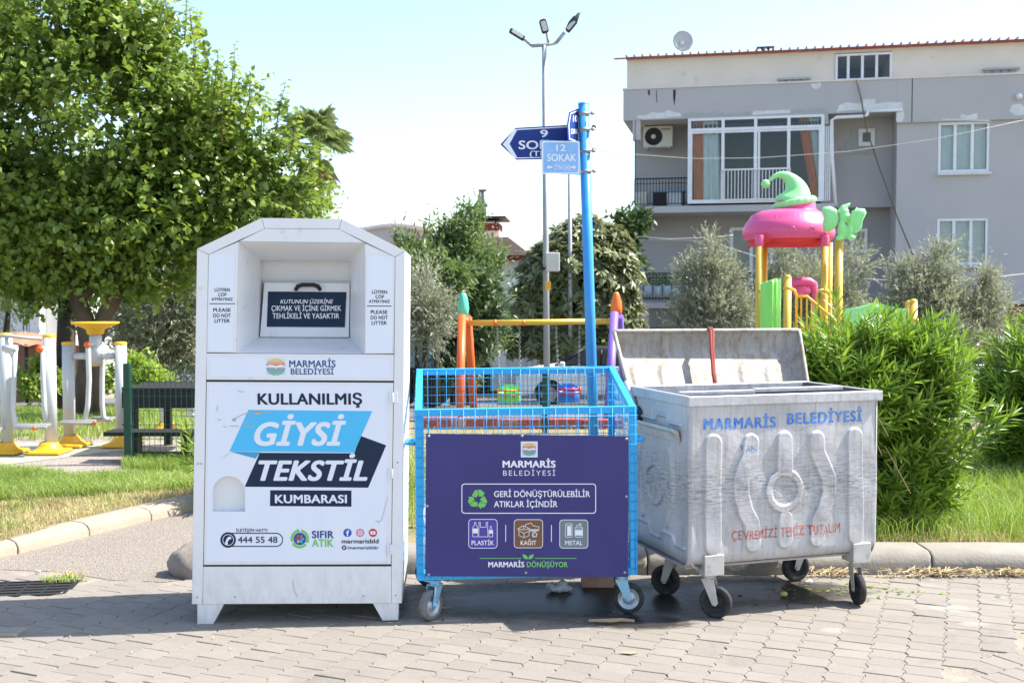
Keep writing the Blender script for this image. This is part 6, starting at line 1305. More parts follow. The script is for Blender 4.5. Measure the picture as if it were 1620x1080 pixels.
# palm
def palm():
    Y = 30; c = P(497, 228, Y); root = thing('palm_tree', 'fan palm with drooping dry fronds rising behind the big tree', 'palm tree', loc=(c.x, Y, -1.3)); h = c.z+1.3
    b = MB(); b.tube([(0,0,0), (.05,0,h*.5), (0,0,h-.1)], [.22,.18,.16], 10); b.build('trunk', M['bark_dark'], root)
    for i in range(44):
        a = random.uniform(0, 6.28); dead = i >= 26; el = random.uniform(-.1, 1.25) if not dead else random.uniform(-1.45, -.95); a = a if not dead or i % 2 else random.uniform(-1, .6); st = random.uniform(.45, .75) if not dead else random.uniform(.4, .75)
        d = Vector((math.cos(a)*math.cos(el), math.sin(a)*math.cos(el), math.sin(el))); o0 = Vector((0, 0, h)); e = o0+d*st; fb = MB(); fb.tube([o0, e], [.018, .010], 4)
        s = d.cross(Vector((0, 0, 1))).normalized(); n = 13
        for k in range(n):
            q = (k-(n-1)/2)*.19; dd = (d*math.cos(q)+s*math.sin(q)).normalized(); l = random.uniform(.55, .72)*(1 if not dead else .9); tip = e+dd*l-Vector((0, 0, .22+.1*abs(q))); mid = e+dd*l*.55; w_ = dd.cross(Vector((0, 0, 1))).normalized()*.024
            fb.add([e, mid+w_, tip, mid-w_], [(0,1,2),(0,2,3)])
        fb.build('frond', M['dead_palm'] if dead else M['leaf_palm'], root)
palm()
BF = big_building()
# distant belt of trees closing the view between the houses
n = 26000; X = rng.uniform(-110, 110, n); h = 2.2+1.6*np.sin(X*.21)*np.sin(X*.083+1)+.8*np.sin(X*.9); Yb = 92+6*np.sin(X*.05); Zb = -1.5+rng.uniform(0, 1, n)**.7*np.maximum(h+2.0, 1.2)
leafmesh('distant_trees', np.stack([X, Yb+rng.normal(0, 1.5, n), Zb], 1), rnd(n), rnd(n), .9, .5, M['leaf_mid'])

# ------------------------------------------------------------------ STREET SIGN POST
def Ms(O, yaw): return Frame(O, yaw)
def sign_post():
    Y = 7.5; a = P(923, 166, Y); e = P(936.5, 600, Y); d = (e-a)/(a.z-e.z); base = a+d*(a.z+.02)
    root = thing('street_sign_post', 'bright blue leaning steel post carrying the street name signs', 'sign post', loc=base)
    A = a-base; b = MB(); b.tube([(0,0,-.05), A*.5, A], .036, 20); b.build('pole', M['post_blue'], root)
    b = MB(); b.lathe([(.0365,0),(.0365,.012),(.001,.014)], 20, M=Matrix.Translation(A)); b.build('pole_cap', M['post_blue'], root)
    for y in (181, 206, 240, 272):
        c = P(923+(y-166)*.031, y, Y)-base; b = MB(); b.lathe([(.0370,-.012),(.039,-.012),(.039,.012),(.0370,.012)], 20, M=Matrix.Translation(c)); b.tube([c+Vector((-.02,-.035,0)), c+Vector((.075,-.045,0))], .006, 6); b.lathe([(.001,.016),(.012,.014),(.014,0)], 8, M=Matrix.Translation(c+Vector((.055,-.045,0))) @ Matrix.Rotation(math.pi/2, 4, 'X')); b.build('clamp', M['steel'], root)
    for y in (202, 238): c = P(930, y, Y)-base; b = MB(); b.ball(c+Vector((.04,-.02,0)), .016, 10); b.build('bolt_head', M['dark'], root)
    return root
sign_post()
def street_sign(name, label, O, yaw, outline, inset, m, lines, roll=0.0, extra=None, back='steel'):
    F = Frame(O, yaw, roll); root = thing(name, label, 'street sign', F.M); b = MB(); b.prism([F.px(*p) for p in outline], -.004, 0); b.build('plate', m, root, bevel=.001)
    b = MB(); ringpoly(F, b, inset[0], inset[1], .0012, th=.001); b.build('border', M['print_white'], root)
    for s, x0, x1, yb, cp, bd in lines: text(F, root, s, x0, x1, yb, cp, M['print_white'], .0014, bd)
    if extra: extra(F, root)
    return root
O = P(915, 240, 7.44)
def ar9(F, r):
    b = MB(); b.prism([F.px(*p, .0016) for p in [(796,228.5),(813,204.5),(819,204.3),(806,228),(819,250.5),(814,250.6)]], .0002, .0016); b.build('arrow', M['print_white'], r)
o9 = [(791.5,228.5),(815.5,202.5),(905,197.5),(912,202),(914,248),(908,251),(817,253)]
street_sign('street_sign', 'dark blue arrow shaped street sign pointing left, reading 9 SOKAK', P(912, 240, 7.50), math.radians(6), o9, ([(795,228.5),(816.5,204.5),(903,199.7),(909.5,203.5),(911.2,246.5),(906.5,249),(818,251)], [(797,228.5),(817.3,206),(902.6,201.3),(907.6,204.3),(909.3,245.6),(905.8,247.4),(818.7,249.4)]), M['sign_navy'],
            [('9',854.5,867,217,11,.02),('SOKAK',820.5,903,236,13,.02),('(TN-24)',838,897,247,8,.012)], extra=ar9)
o12 = [(856,221.5),(916.5,224),(919,277),(857,274)]
def ar12(F, r):
    for s, x in ((-1, 865), (1, 911.5)):
        b = MB(); b.prism([F.px(*p, .0014) for p in [(x, 264.5), (x-s*3.8, 261), (x-s*3.8, 263.4), (x-s*9, 263.4), (x-s*9, 265.8), (x-s*3.8, 265.8), (x-s*3.8, 268.2)]], .0002, .0014); b.build('arrow', M['print_white'], r)
street_sign('street_sign', 'small faded light blue street sign reading 12 SOKAK in front of the arrow sign', P(888, 250, 7.36), math.radians(-3), o12, (rrect(857.2,223.3,917,275.2,3), rrect(859.4,225.5,914.8,273,2.5)), M['sign_light'],
            [('12',880,895,239,10,.02),('SOKAK',865.5,911.5,255,11,.025),('(TN-24)',876.5,902,268.5,7.5,.012)], extra=ar12)
F10 = Frame(P(918, 205, 7.55), math.radians(68)); root = thing('street_sign', 'dark blue street sign behind the post, seen almost edge on and reading 10', 'street sign', F10.M)
pts = [F10.px(*p) for p in [(897.5,198),(901,178),(916,171.5),(917,228),(899,222)]]; b = MB(); b.prism(pts, -.004, 0); b.build('plate', M['sign_navy'], root)
b = MB(); F10i = [F10.px(*p) for p in [(899.3,198),(902.3,179.6),(915,174),(915.8,225.6),(900.6,220.6)]]; F10j = [F10.px(*p) for p in [(900.3,198),(903,181),(914.4,175.7),(915.2,223.6),(901.4,219.2)]]; b.prism(F10i, .0002, .0012, holes=[F10j]); b.build('border', M['print_white'], root)
text(F10, root, '10', 906.5, 913.5, 193, 10, M['print_white'], .0014, .02); text(F10, root, 'SOKAK', 903, 914.5, 212, 8, M['print_white'], .0014, .02)
# ------------------------------------------------------------------ LAMP POST
def lamp_post():
    Y = 20.0; t = P(861, 72, Y); bs = P(865.5, 620, Y); base = Vector((bs.x, Y, Zt(Y))); root = thing('street_lamp', 'tall grey street lamp with three heads behind the blue sign post', 'street lamp', loc=base); T = t-base
    b = MB(); b.tube([(0,0,-.1), (T.x*.4, 0, T.z*.4), T], [.060,.055,.042], 12); b.build('pole', M['lamp_steel'], root)
    p = lambda x, y, dy=0: P(x, y, Y+dy)-base
    b = MB(); b.tube([p(841,73), p(861,71.5), p(880,68)], .033, 8); b.tube([p(841,73), p(826,60)], .025, 6); b.tube([p(880,68), p(893,52)], .035, 6); b.tube([p(868,70), p(866,53,.1)], .035, 6); b.build('bracket_arm', M['steel'], root)
    def head(cx, cy, dx, dy, lw, ww, nm, tilt):
        c = p(cx, cy); X = Vector((dx, 0, dy)).normalized(); nY = Vector((0, math.cos(tilt), -math.sin(tilt))); Z = X.cross(nY).normalized(); nY = Z.cross(X)
        K = Matrix(((X.x,Z.x,nY.x,c.x),(X.y,Z.y,nY.y,c.y),(X.z,Z.z,nY.z,c.z),(0,0,0,1)))
        h = MB(); h.prism(rrect(-lw/2,-ww/2,lw/2,ww/2,ww*.3,3), -.04, .04, 0, M=K); o = h.build('lamp_head', M['dark'], root, bevel=.01); l = MB(); l.prism(rrect(-lw*.40,-ww*.36,lw*.36,ww*.36,ww*.2,3), -.052, -.041, 0, M=K); l.build('lens', M['lens'], o)
    head(818, 55, -24, 14.5, .31, .08, 'a', .2); head(860.5, 42, -6, 22, .25, .13, 'b', .2); head(904, 41, 14, 17, .26, .09, 'c', .3)
    b = MB(); c = p(869, 415); b.box((c.x-.07, -.25, c.z-.17), (c.x+.18, -.06, c.z+.17)); b.build('equipment_box', M['ac'], root, bevel=.015)
    b = MB(); c = p(868, 452); b.box((c.x-.06, -.075, c.z-.08), (c.x+.04, -.062, c.z+.08)); b.build('warning_label', M['yellow'], root)
    b = MB(); b.ball(p(859, 424)+Vector((0,-.25,0)), .05, 10); b.build('camera_dome', M['dark'], root)
    # bird
    c = P(907.5, 33, Y); bd = MB(); bd.tube([c+Vector((-.13,0,-.12)), c+Vector((-.06,0,-.05)), c+Vector((.03,0,.03)), c+Vector((.07,0,.08)), c+Vector((.085,0,.115)), c+Vector((.10,0,.135))], [.008,.045,.062,.035,.028,.02], 10); bd.tube([c+Vector((.10,0,.135)), c+Vector((.135,0,.125))], [.012,.002], 6)
    bd.tube([c+Vector((.0,0,-.03)), c+Vector((.01,0,-.09))], .007, 5); o = bd.build('bird', M['pigeon']); tag(o, 'dark bird perched on the right head of the street lamp', 'bird')
lamp_post()
b = MB(); a = P(903, 640, 30); t = P(901, 235, 30); root = thing('utility_pole', 'thin grey pole farther back, rising between the signs and the round tree', 'pole', loc=(a.x, 30, Zt(30))); b.tube([(0,0,0), (t.x-a.x, 0, t.z-Zt(30))], [.07,.05], 10); b.build('pole', M['lamp_steel'], root); b = MB(); b.box((t.x-a.x-.2,-.03,t.z-Zt(30)-.12),(t.x-a.x+.2,.03,t.z-Zt(30)-.06)); b.build('cross_arm', M['lamp_steel'], root)
# ------------------------------------------------------------------ SWINGS
def swing_set():
    Y = 15.6; g = Zt(Y); c0 = P(850, 510, Y); root = thing('swing_set', 'children swing frame with orange and purple legs and a yellow crossbar', 'swing set', loc=(c0.x, Y, g)); R0 = Vector((c0.x, Y, g)); p = lambda x, y, dy=0: P(x, y, Y+dy)-R0
    def leg(x0, y0, x1, y1, dy0, dy1, m, r=.06): a = p(x0, y0, dy0); e = p(x1, y1, dy1); e = a+(e-a)*((a.z+.05)/(a.z-e.z)); b = MB(); b.tube([a, e], r, 14); b.build('leg', m, root)
    leg(731, 499, 727.5, 640, -.15, -.55, M['orange']); leg(740, 502, 749, 640, .05, .75, M['orange'])
    leg(972, 495, 966, 590, -.15, -.55, M['violet']); leg(981, 500, 985, 590, .05, .75, M['violet'], .05)
    b = MB(); b.tube([p(740, 511), p(971, 508)], .042, 14); b.build('crossbar', M['yellow_pole'], root)
    for x in (783, 828): c = p(x, 510.5); b = MB(); b.tube([c-Vector((.02,0,0)), c+Vector((.02,0,0))], .046, 14); b.build('collar', M['orange'], root)
    c = p(733, 499); b = MB(); b.lathe([(.058,0),(.075,.02),(.082,.10),(.072,.20),(.05,.29),(.02,.33),(.001,.335)], 20, M=Matrix.Translation(c)); b.build('pole_cap', M['mint'], root)
    c = p(975, 498); b = MB(); b.lathe([(.058,0),(.082,.02),(.085,.10),(.072,.20),(.045,.29),(.02,.33),(.001,.335)], 20, M=Matrix.Translation(c)); b.build('pole_cap', M['orange_cap'], root)
    c = p(736.5, 507, -.1); b = MB(); b.ball(c, .05, 12); b.build('joint', M['orange'], root)
    for (xa, xb, xs0, xs1, ys, ma, mb, lab, mc) in ((786, 822, 787, 825, 622, M['lime_pl'], M['yellow'], 'green and yellow toddler swing seat seen through the cart mesh', 'steel'), (879, 917, 881, 918, 620, M['blue_pl'], M['red'], 'blue and red toddler swing seat seen through the cart mesh', 'steel')):
        s = thing('toddler_swing', lab, 'swing seat', loc=R0, group='toddler swing seats'); q = lambda x, y, dy=0: p(x, y, dy)
        for x, xx in ((xa, xs0+3), (xb, xs1-3)):
            a = q(x, 513); e = q(xx, ys-12); n = 26; b = MB()
            for i in range(n):
                c = a.lerp(e, (i+.5)/n); h = (a-e).length/n*.62; ax = Vector((.012, 0, 0)) if i % 2 else Vector((0, .012, 0))
                b.tube([c+ax-Vector((0,0,h/2)), c+ax*.3+Vector((0,0,-h*.75)), c-ax-Vector((0,0,h/2)), c-ax+Vector((0,0,h/2)), c-ax*.3+Vector((0,0,h*.75)), c+ax+Vector((0,0,h/2)), c+ax-Vector((0,0,h/2))], .0045, 4, caps=False)
            b.build('chain', M['steel'], s)
        cx = (xs0+xs1)/2; c = q(cx, ys+4); w_ = (q(xs1, ys)-q(xs0, ys)).x/2
        b = MB(); b.lathe([(.001,-.11),(w_*.78,-.11),(w_*.93,-.09),(w_,-.02),(w_*1.04,.05),(w_*.97,.05),(w_*.92,-.02),(w_*.8,-.07),(.001,-.08)], 24, sy=.75, M=Matrix.Translation(c), fn=lambda i, t: 1); b.build('bucket', ma, s)
        b = MB(); b.add([c+Vector((x*w_, .12, z)) for x, z in ((-.8,.03),(.8,.03),(.75,.11),(.35,.14),(-.35,.14),(-.75,.11))]+[c+Vector((x*w_, .15, z)) for x, z in ((-.8,.03),(.8,.03),(.75,.11),(.35,.14),(-.35,.14),(-.75,.11))], [(0,1,2,3,4,5),(11,10,9,8,7,6)]+[(i,(i+1)%6+0,6+(i+1)%6,6+i) for i in range(6)]); b.build('backrest', ma, s, bevel=.01)
        b = MB()
        for z in (.03, .09): b.tube([c+Vector((-w_*.98, -.13, z)), c+Vector((0, -.17, z)), c+Vector((w_*.98, -.13, z))], .014, 8)
        for x in (-.95, -.35, .35, .95): b.tube([c+Vector((x*w_, -.14, -.02)), c+Vector((x*w_, -.14, .12))], .012, 6)
        b.build('guard_bar', mb, s)
swing_set()
# ------------------------------------------------------------------ PLAYGROUND TOWER
def playground():
    Y = 14.6; g = Zt(Y); c0 = P(1250, 500, Y); R0 = Vector((c0.x, Y, g)); root = thing('playground_tower', 'playground tower with pink roof under a green pointed hat and yellow posts', 'playground equipment', loc=R0); p = lambda x, y, dy=0: P(x, y, Y+dy)-R0
    def post(x, yt, r, dy=0, m='yellow_pole', cap=False):
        a = p(x, yt, dy); b = MB(); b.tube([(a.x, a.y, -.1), a], r, 16); b.build('post', M[m], root)
        if cap:
            b = MB(); b.lathe([(r,0),(r*.95,.02),(r*.7,.045),(.001,.055)], 16, M=Matrix.Translation(a)); b.build('post_cap', M['yellow_pole'], root)
    post(1201.5, 380, .047); post(1210, 384, .04, 1.0, 'yellow'); post(1305, 380, .047); post(1313, 384, .04, 1.0); post(1327.5, 380, .052, -.2); post(1246, 441, .050, -.6, cap=True); post(1445, 479, .053, -.4, cap=True); post(1438, 481, .053, .1, cap=True)
    for x, y, r, dy in ((1246, 456, .056, -.6), (1445, 506, .06, -.4), (1201.5, 461, .052, 0), (1305, 461, .052, 0)): c = p(x, y, dy); b = MB(); b.lathe([(r,-.02),(r+.006,-.01),(r+.006,.01),(r,.02)], 16, M=Matrix.Translation(c)); b.build('clamp', M['yellow_pole'], root)
    s = Y/FPX
    c = p(1247, 383, .5); Yc = Y+.5; s2 = Yc/FPX
    def z(y): return (383-y)*s2
    K = Matrix.Translation(c)
    flute = lambda i, q: 1+(.018*math.sin(q*40) if 3 <= i <= 5 else 0)
    b = MB(); b.lathe([(r*s2, z(y)) for r, y in ((60,380),(67,379.5),(70,376),(71.5,369),(70,360),(64,350.5),(61,348),(57,341),(46,335),(30,332.5),(.1,332))], 96, M=K, fn=lambda i, q: 1+(.014*math.sin(q*44) if i in (6,7,8) else 0))
    b.lathe([(60*s2, z(380)),(50*s2, z(377)),(.1, z(368))], 48, M=K); roof = b.build('roof', M['pink'], root)
    b = MB(); b.lathe([(36*s2, z(338)),(33*s2, z(334)),(31*s2, z(330)),(30*s2, z(320)),(27*s2, z(315)),(.001, z(314))], 40, M=K @ Matrix.Translation((11*s2, 0, 0))); b.build('roof_neck', M['pink'], roof)
    # scalloped red underside between the posts
    b = MB(); n = 20; b.lathe([(62*s2, z(379)),(61*s2, z(389)),(58*s2, z(389)),(57*s2, z(376))], 48, M=K)
    for sgn in (-1, 1):
        V = []
        for i in range(n+1):
            t = i/n; x = (-52+104*t)*s2; arch = math.sin(t*math.pi)**.6; V += [(x, sgn*.42, z(392)+.12*arch*1.0), (x, sgn*.46, z(377))]
        b.add(V, [(2*i, 2*i+2, 2*i+3, 2*i+1) for i in range(n)], 0, True, K)
    b.build('roof_skirt', M['red'], roof)
    for a_ in (-75, -100, -52, -128): 
        q = math.radians(a_); c_ = Vector((math.cos(q)*71*s2, math.sin(q)*71*s2, z(368))); o = MB(); o.lathe([(.03,0),(.045,.006),(.05,-.002)], 14, M=K @ Matrix.Translation(c_) @ Matrix.Rotation(q, 4, 'Z') @ Matrix.Rotation(math.pi/2, 4, 'Y')); o.build('roof_boss', M['pink'], roof)
    for x in (1201.5, 1305): 
        for dy in (0, 1.0):
            a = p(x, 384, dy*.9+.0); b = MB(); b.lathe([(.052,-.05),(.058,-.02),(.06,.08),(.05,.10)], 16, M=Matrix.Translation(a)); b.build('roof_socket', M['pink'], roof)
    # hat
    hk = K; b = MB(); Rr = Matrix.Rotation(math.radians(11), 4, 'Y').inverted(); cb = Vector(((1256.5-1247)*s2, 0, z(322)))
    b.lathe([(24*s2,-.03),(30*s2,-.045),(33*s2,-.02),(33*s2,.03),(29*s2,.055),(24*s2,.05)], 72, M=K @ Matrix.Translation(cb) @ Rr, fn=lambda i, q: 1+.03*abs(math.sin(q*9))); b.build('hat_brim', M['green_pl'], roof)
    pth = [(1253.5,327,31),(1255,321,29.5),(1259,311,24.5),(1259,302,20),(1256,293.5,15.5),(1251,286,11.5),(1245,280.5,8.5),(1238,277.5,6.3),(1231,277,4.8),(1225,279.5,3.6),(1220,283.5,3),(1215,287.5,2.6)]
    b = MB(); b.tube([Vector(((x-1247)*s2, 0, z(y))) for x, y, r in pth], [r*s2 for x, y, r in pth], 28, M=K); b.build('hat', M['green_pl'], roof, sub=1)
    b = MB(); b.ball(((1210.5-1247)*s2, 0, z(292)), 7.2*s2, 20, M=K); b.build('hat_bobble', M['green_pl'], roof)
    # winged ornament on the tall post
    e0 = p(1327, 380, -.2); sc_ = (Y-.2)/FPX; q = lambda x, y, dy=0: Vector(((x-1333)*sc_, dy, (380-y)*sc_))+Vector((p(1333, 380, -.2).x, -.2, e0.z))
    orn = MB()
    for x, y, rx, ry, dy in ((1334,366,9.5,13,0),(1335,344,9,9,-.03),(1326,377,6,4.5,-.05),(1345,376,7,4.5,-.05),(1343,364,5,8,-.05),(1329,358,5,9,-.05),(1333,335,9,5.5,-.02)): orn.ball(q(x, y, dy), 1, 16, sc=(rx*sc_, rx*sc_*.7, ry*sc_))
    orn.tube([q(1338,347,-.08), q(1343,342,-.12), q(1348,335,-.12), q(1352,331,-.10)], [.03,.026,.02,.022], 10)
    orn.tube([q(1330,336,-.02), q(1333,329,-.02), q(1340,325,-.02), q(1345,321,-.02)], [.055,.04,.025,.006], 10)
    body = orn.build('figure', M['green_pl'], root); rm = body.modifiers.new('remesh', 'REMESH'); rm.mode = 'VOXEL'; rm.voxel_size = .012; rm.use_smooth_shade = True; sm = body.modifiers.new('smooth', 'SMOOTH'); sm.iterations = 6
    for pts in ([(1326,344),(1322,332),(1312,327),(1302,328),(1299,335),(1303,345),(1301,356),(1303,364),(1311,367),(1319,362),(1325,354)], [(1343,346),(1348,334),(1356,330),(1366,331),(1369,337),(1363,350),(1362,360),(1356,368),(1348,370),(1342,362),(1341,352)]):
        b = MB(); cx = sum(a for a, _ in pts)/len(pts); cy = sum(c for _, c in pts)/len(pts); V = [q(x, y, -.03) for x, y in pts]; n = len(V); Vi = [q(cx+(x-cx)*.78, cy+(y-cy)*.78, -.055) for x, y in pts]; ctr = q(cx, cy, -.035); Vb = [v+Vector((0,.04,0)) for v in V]
        b.add(V+Vi+[ctr]+Vb, [(i,(i+1)%n,n+(i+1)%n,n+i) for i in range(n)]+[(n+i,n+(i+1)%n,2*n) for i in range(n)]+[(i,2*n+1+i,2*n+1+(i+1)%n,(i+1)%n) for i in range(n)]+[tuple(range(3*n, 2*n, -1))], 0, True); b.build('ear', M['green_pl'], body)
    # curved green panel
    b = MB(); V = []; n = 24; cy_ = p(1223, 480, -.25)
    xa, xb = p(1204, 500, -.3).x, p(1243, 500, -.5).x
    for i in range(n+1):
        t = i/n; x = xa+(xb-xa)*t; y = -.25-.16*math.sin(t*math.pi)+.015*math.sin(t*26); top = p(1204, 449-9*math.sin(min(t*1.3, 1)*math.pi/2), -.4).z
        V += [(x, y, p(1204, 560, -.4).z), (x, y, top-.05), (x, y+.03, top), (x, y+.09, top-.02)]
    b.add(V, [(4*i+k, 4*i+4+k, 4*i+5+k, 4*i+1+k) for i in range(n) for k in range(3)], 0, True); b.build('curved_panel', M['lime_pl'], root)
    # floor, yellow rails
    fz = p(1250, 555).z; b = MB(); b.box((p(1198,500).x, -.1, fz-.05), (p(1318,500).x, 1.1, fz)); b.build('deck', M['steel'], root)
    def pipe(name, pts, r, m='yellow'): b = MB(); b.tube(pts, r, 8); b.build(name, M[m], root)
    pipe('rail', [p(1250,457,-.5), p(1257,459,-.5), p(1260,466,-.5), p(1260,545,-.5)], .018); pipe('rail', [p(1262,469,-.5), p(1277,469,-.5), p(1290,480,-.5), p(1312,499,-.5), p(1335,518,-.5)], .018); pipe('rail', [p(1256,521,-.5), p(1300,521,-.5)], .014)
    for x, yt in ((1267.5,470), (1276.5,470), (1284,476), (1291.5,482), (1298,488)): pipe('baluster', [p(x,yt,-.5), p(x,545,-.5)], .011)
    pipe('rail', [p(1292,545,-.1), p(1292,466,-.1), p(1296,459,-.1), p(1303,458,-.1)], .014); pipe('rail', [p(1298,545,0), p(1298,470,0)], .012); pipe('rail', [p(1303,545,0), p(1303,465,0)], .012)
    # pink arch, green wavy panel
    b = MB(); b.tube([p(1253,452,.5), p(1256,447,.5), p(1266,445.5,.5), p(1280,446,.5), p(1287,450,.5), p(1289,462,.5), p(1289,520,.5)], [.05,.06,.065,.065,.06,.04,.035], 12); b.tube([p(1256,458,.5), p(1280,459,.5)], .07, 10); b.build('entrance_arch', M['pink'], root)
    out = [(1337,530),(1337,488)]+[(1340+i*3, 488-(8.5*math.exp(-((1340+i*3-1385)/22)**2))) for i in range(32)]+[(1436,488),(1436,530)]
    a0 = p(1337, 530, -.2); b = MB(); pts = [(p(x, y, -.2).x, p(x, y, -.2).z) for x, y in out]; b.prism(pts, -.03, .03, M=Matrix(((1,0,0,0),(0,0,-1,-.2),(0,1,0,0),(0,0,0,1)))); pn = b.build('wave_panel', M['green_pl'], root, bevel=.012)
    c = p(1388, 487, -.25); b = MB(); b.ball(c, .05, 14, sc=(1.1,.6,.8)); b.build('panel_boss', M['green_pl'], pn); c = p(1390, 503, -.24); b = MB(); b.ball(c, .04, 12, sc=(1.8,.5,.9)); b.build('panel_badge', M['print_white'], pn)
playground()
# ------------------------------------------------------------------ EXERCISE EQUIPMENT
def fitness():
    def base_(parent, x, Y, g):
        b = MB(); b.box((x-.17, -.17, 0), (x+.17, .17, .035)); pr_ = [(.155,.035),(.14,.042),(.11,.065),(.09,.10),(.08,.115),(.06,.115)]
        b.lathe(pr_, 24, M=Matrix.Translation((x, 0, 0))); b.build('base_cover', M['yellow'], parent, bevel=.02, seg=3)
    def mast(parent, x, yt, R0, Y, r=.060, cap=True):
        top = P(0, yt, Y).z-R0.z; b = MB(); b.tube([(x, 0, .04), (x, 0, top)], r, 20); b.build('post', M['fit_grey'], parent)
        if cap: b = MB(); b.lathe([(r*1.04,-.015),(r*1.06,.0),(r*1.0,.014),(.001,.02)], 20, M=Matrix.Translation((x, 0, top))); b.build('post_cap', M['yellow'], parent)
    # walker with a dish top
    Y = 11.25; g = .088; c0 = P(150, 690, Y); R0 = Vector((c0.x, Y, g)); root = thing('exercise_machine', 'grey exercise machine with two posts, hanging pedals and a wide yellow dish top', 'exercise machine', loc=R0, group='outdoor exercise machines'); p = lambda x, y, dy=0: P(x, y, Y+dy)-R0
    for x in (108.5, 191.5): X = p(x, 600).x; mast(root, X, 543, R0, Y); base_(root, X+.01, Y, g)
    b = MB(); b.tube([p(117,563), p(142,563)], .035, 12); b.tube([p(158,563), p(182,563)], .035, 12); b.build('cross_tube', M['fit_grey'], root)
    X = p(151.5, 560).x; b = MB(); b.tube([(X,0,p(0,577).z), (X,0,p(0,528).z)], .062, 20); b.build('centre_sleeve', M['fit_grey'], root); b = MB(); b.tube([(X,0,p(0,579).z), (X,0,p(0,575).z)], .056, 20); b.build('sleeve_cap', M['yellow'], root)
    z0 = p(0, 529).z; b = MB(); b.lathe([(.07,0),(.085,.01),(.09,.05),(.14,.075),(.23,.11),(.24,.12),(.235,.13),(.18,.118),(.08,.10),(.001,.095)], 40, M=Matrix.Translation((X, 0, z0))); b.build('dish', M['yellow'], root)
    b = MB(); b.tube([p(139,545,-.15), p(139.5,555,-.15), p(141,600,-.15), p(139,640,-.15), p(135,662,-.15)], .026, 12); b.tube([p(138,545,-.15), p(149,545,-.05)], .028, 12); b.tube([p(163,545,.15), p(163,560,.15), p(161.5,600,.15), p(161.5,640,.15), p(164,660,.15), p(172,665,.15)], .026, 12); b.tube([p(152,545,.1), p(163,545,.15)], .028, 12); b.build('pendulum_arm', M['fit_grey'], root)
    b = MB(); b.lathe([(.001,.03),(.03,.03),(.032,0)], 14, M=Matrix.Translation(p(138.5,545,-.17)) @ Matrix.Rotation(math.pi/2, 4, 'X')); b.build('end_cap', M['orange'], root)
    for x0, x1, y, dy in ((98,150,666,-.2), (148,181,661,.2)):
        b = MB(); a = p(x0, y, dy); e = p(x1, y, dy); b.box((a.x, dy-.05, a.z-.012), (e.x, dy+.05, a.z+.012)); b.tube([a+Vector((0,-.06,-.015)), e+Vector((0,-.06,-.015))], .02, 8); b.build('pedal', M['steel'], root, bevel=.004)
    b = MB(); c = p(149.5, 668, -.27); b.ball(c, .022, 10); b.build('end_cap', M['orange'], root)
    # left machine
    Y = 10.75; c0 = P(40, 700, Y); R0 = Vector((c0.x, Y, g)); root = thing('exercise_machine', 'grey exercise machine with swinging footrests cut by the left edge of the frame', 'exercise machine', loc=R0, group='outdoor exercise machines'); p = lambda x, y, dy=0: P(x, y, Y+dy)-R0
    for x, yt, yy in ((79, 531, 0), (10, 529, 0), (-70, 529, 0)): X = p(x, 600).x; mast(root, X, yt, R0, Y); base_(root, X-.02, Y, g)
    b = MB(); b.tube([p(-70,531,-.05), p(0,531,-.05), p(20,532,-.05), p(66,536,.1)], .018, 10); b.build('handlebar', M['steel'], root)
    b = MB(); b.tube([p(63,552,-.1), p(75,552,-.02)], .03, 12); b.tube([p(68,553,-.08), p(68,600,-.08), p(70,640,-.08), p(72,665,-.08)], .024, 12); b.tube([p(5,551,-.1), p(27,551,-.1)], .032, 12); b.tube([p(24,553,-.1), p(22,600,-.1), p(21,650,-.1), p(25,675,-.1), p(34,678,-.1)], .024, 12); b.build('pendulum_arm', M['fit_grey'], root)
    b = MB(); b.lathe([(.001,.03),(.034,.03),(.036,0)], 14, M=Matrix.Translation(p(63.5,552,-.13)) @ Matrix.Rotation(math.pi/2, 4, 'X')); b.build('end_cap', M['orange'], root)
    for x0, x1, y in ((28,78,672), (-30,5,677)):
        a = p(x0, y, -.15); e = p(x1, y, -.15); b = MB(); b.box((a.x, -.2, a.z-.012), (e.x, -.10, a.z+.012)); b.tube([a+Vector((0,-.06,-.015)), e+Vector((0,-.06,-.015))], .02, 8); b.build('pedal', M['steel'], root, bevel=.004)
    b = MB(); b.ball(p(54.5,677,-.22), .024, 10); b.build('end_cap', M['orange'], root)
    # third machine far right seen through the fence
    Y = 12.4; c0 = P(263, 690, Y); R0 = Vector((c0.x, Y, g)); root = thing('exercise_machine', 'third exercise machine standing behind the black picnic table', 'exercise machine', loc=R0, group='outdoor exercise machines'); p = lambda x, y, dy=0: P(x, y, Y+dy)-R0
    mast(root, 0, 625, R0, Y); base_(root, 0, Y, g); b = MB(); b.tube([p(277,640), p(285,644), p(310,646)], .022, 8); b.tube([p(303,640), p(303,655), p(310,660)], .02, 8); b.build('pendulum_arm', M['fit_grey'], root); b = MB(); a = p(288,657); e = p(312,657); b.box((a.x,-.05,a.z-.01),(e.x,.05,a.z+.01)); b.build('pedal', M['steel'], root)
fitness()
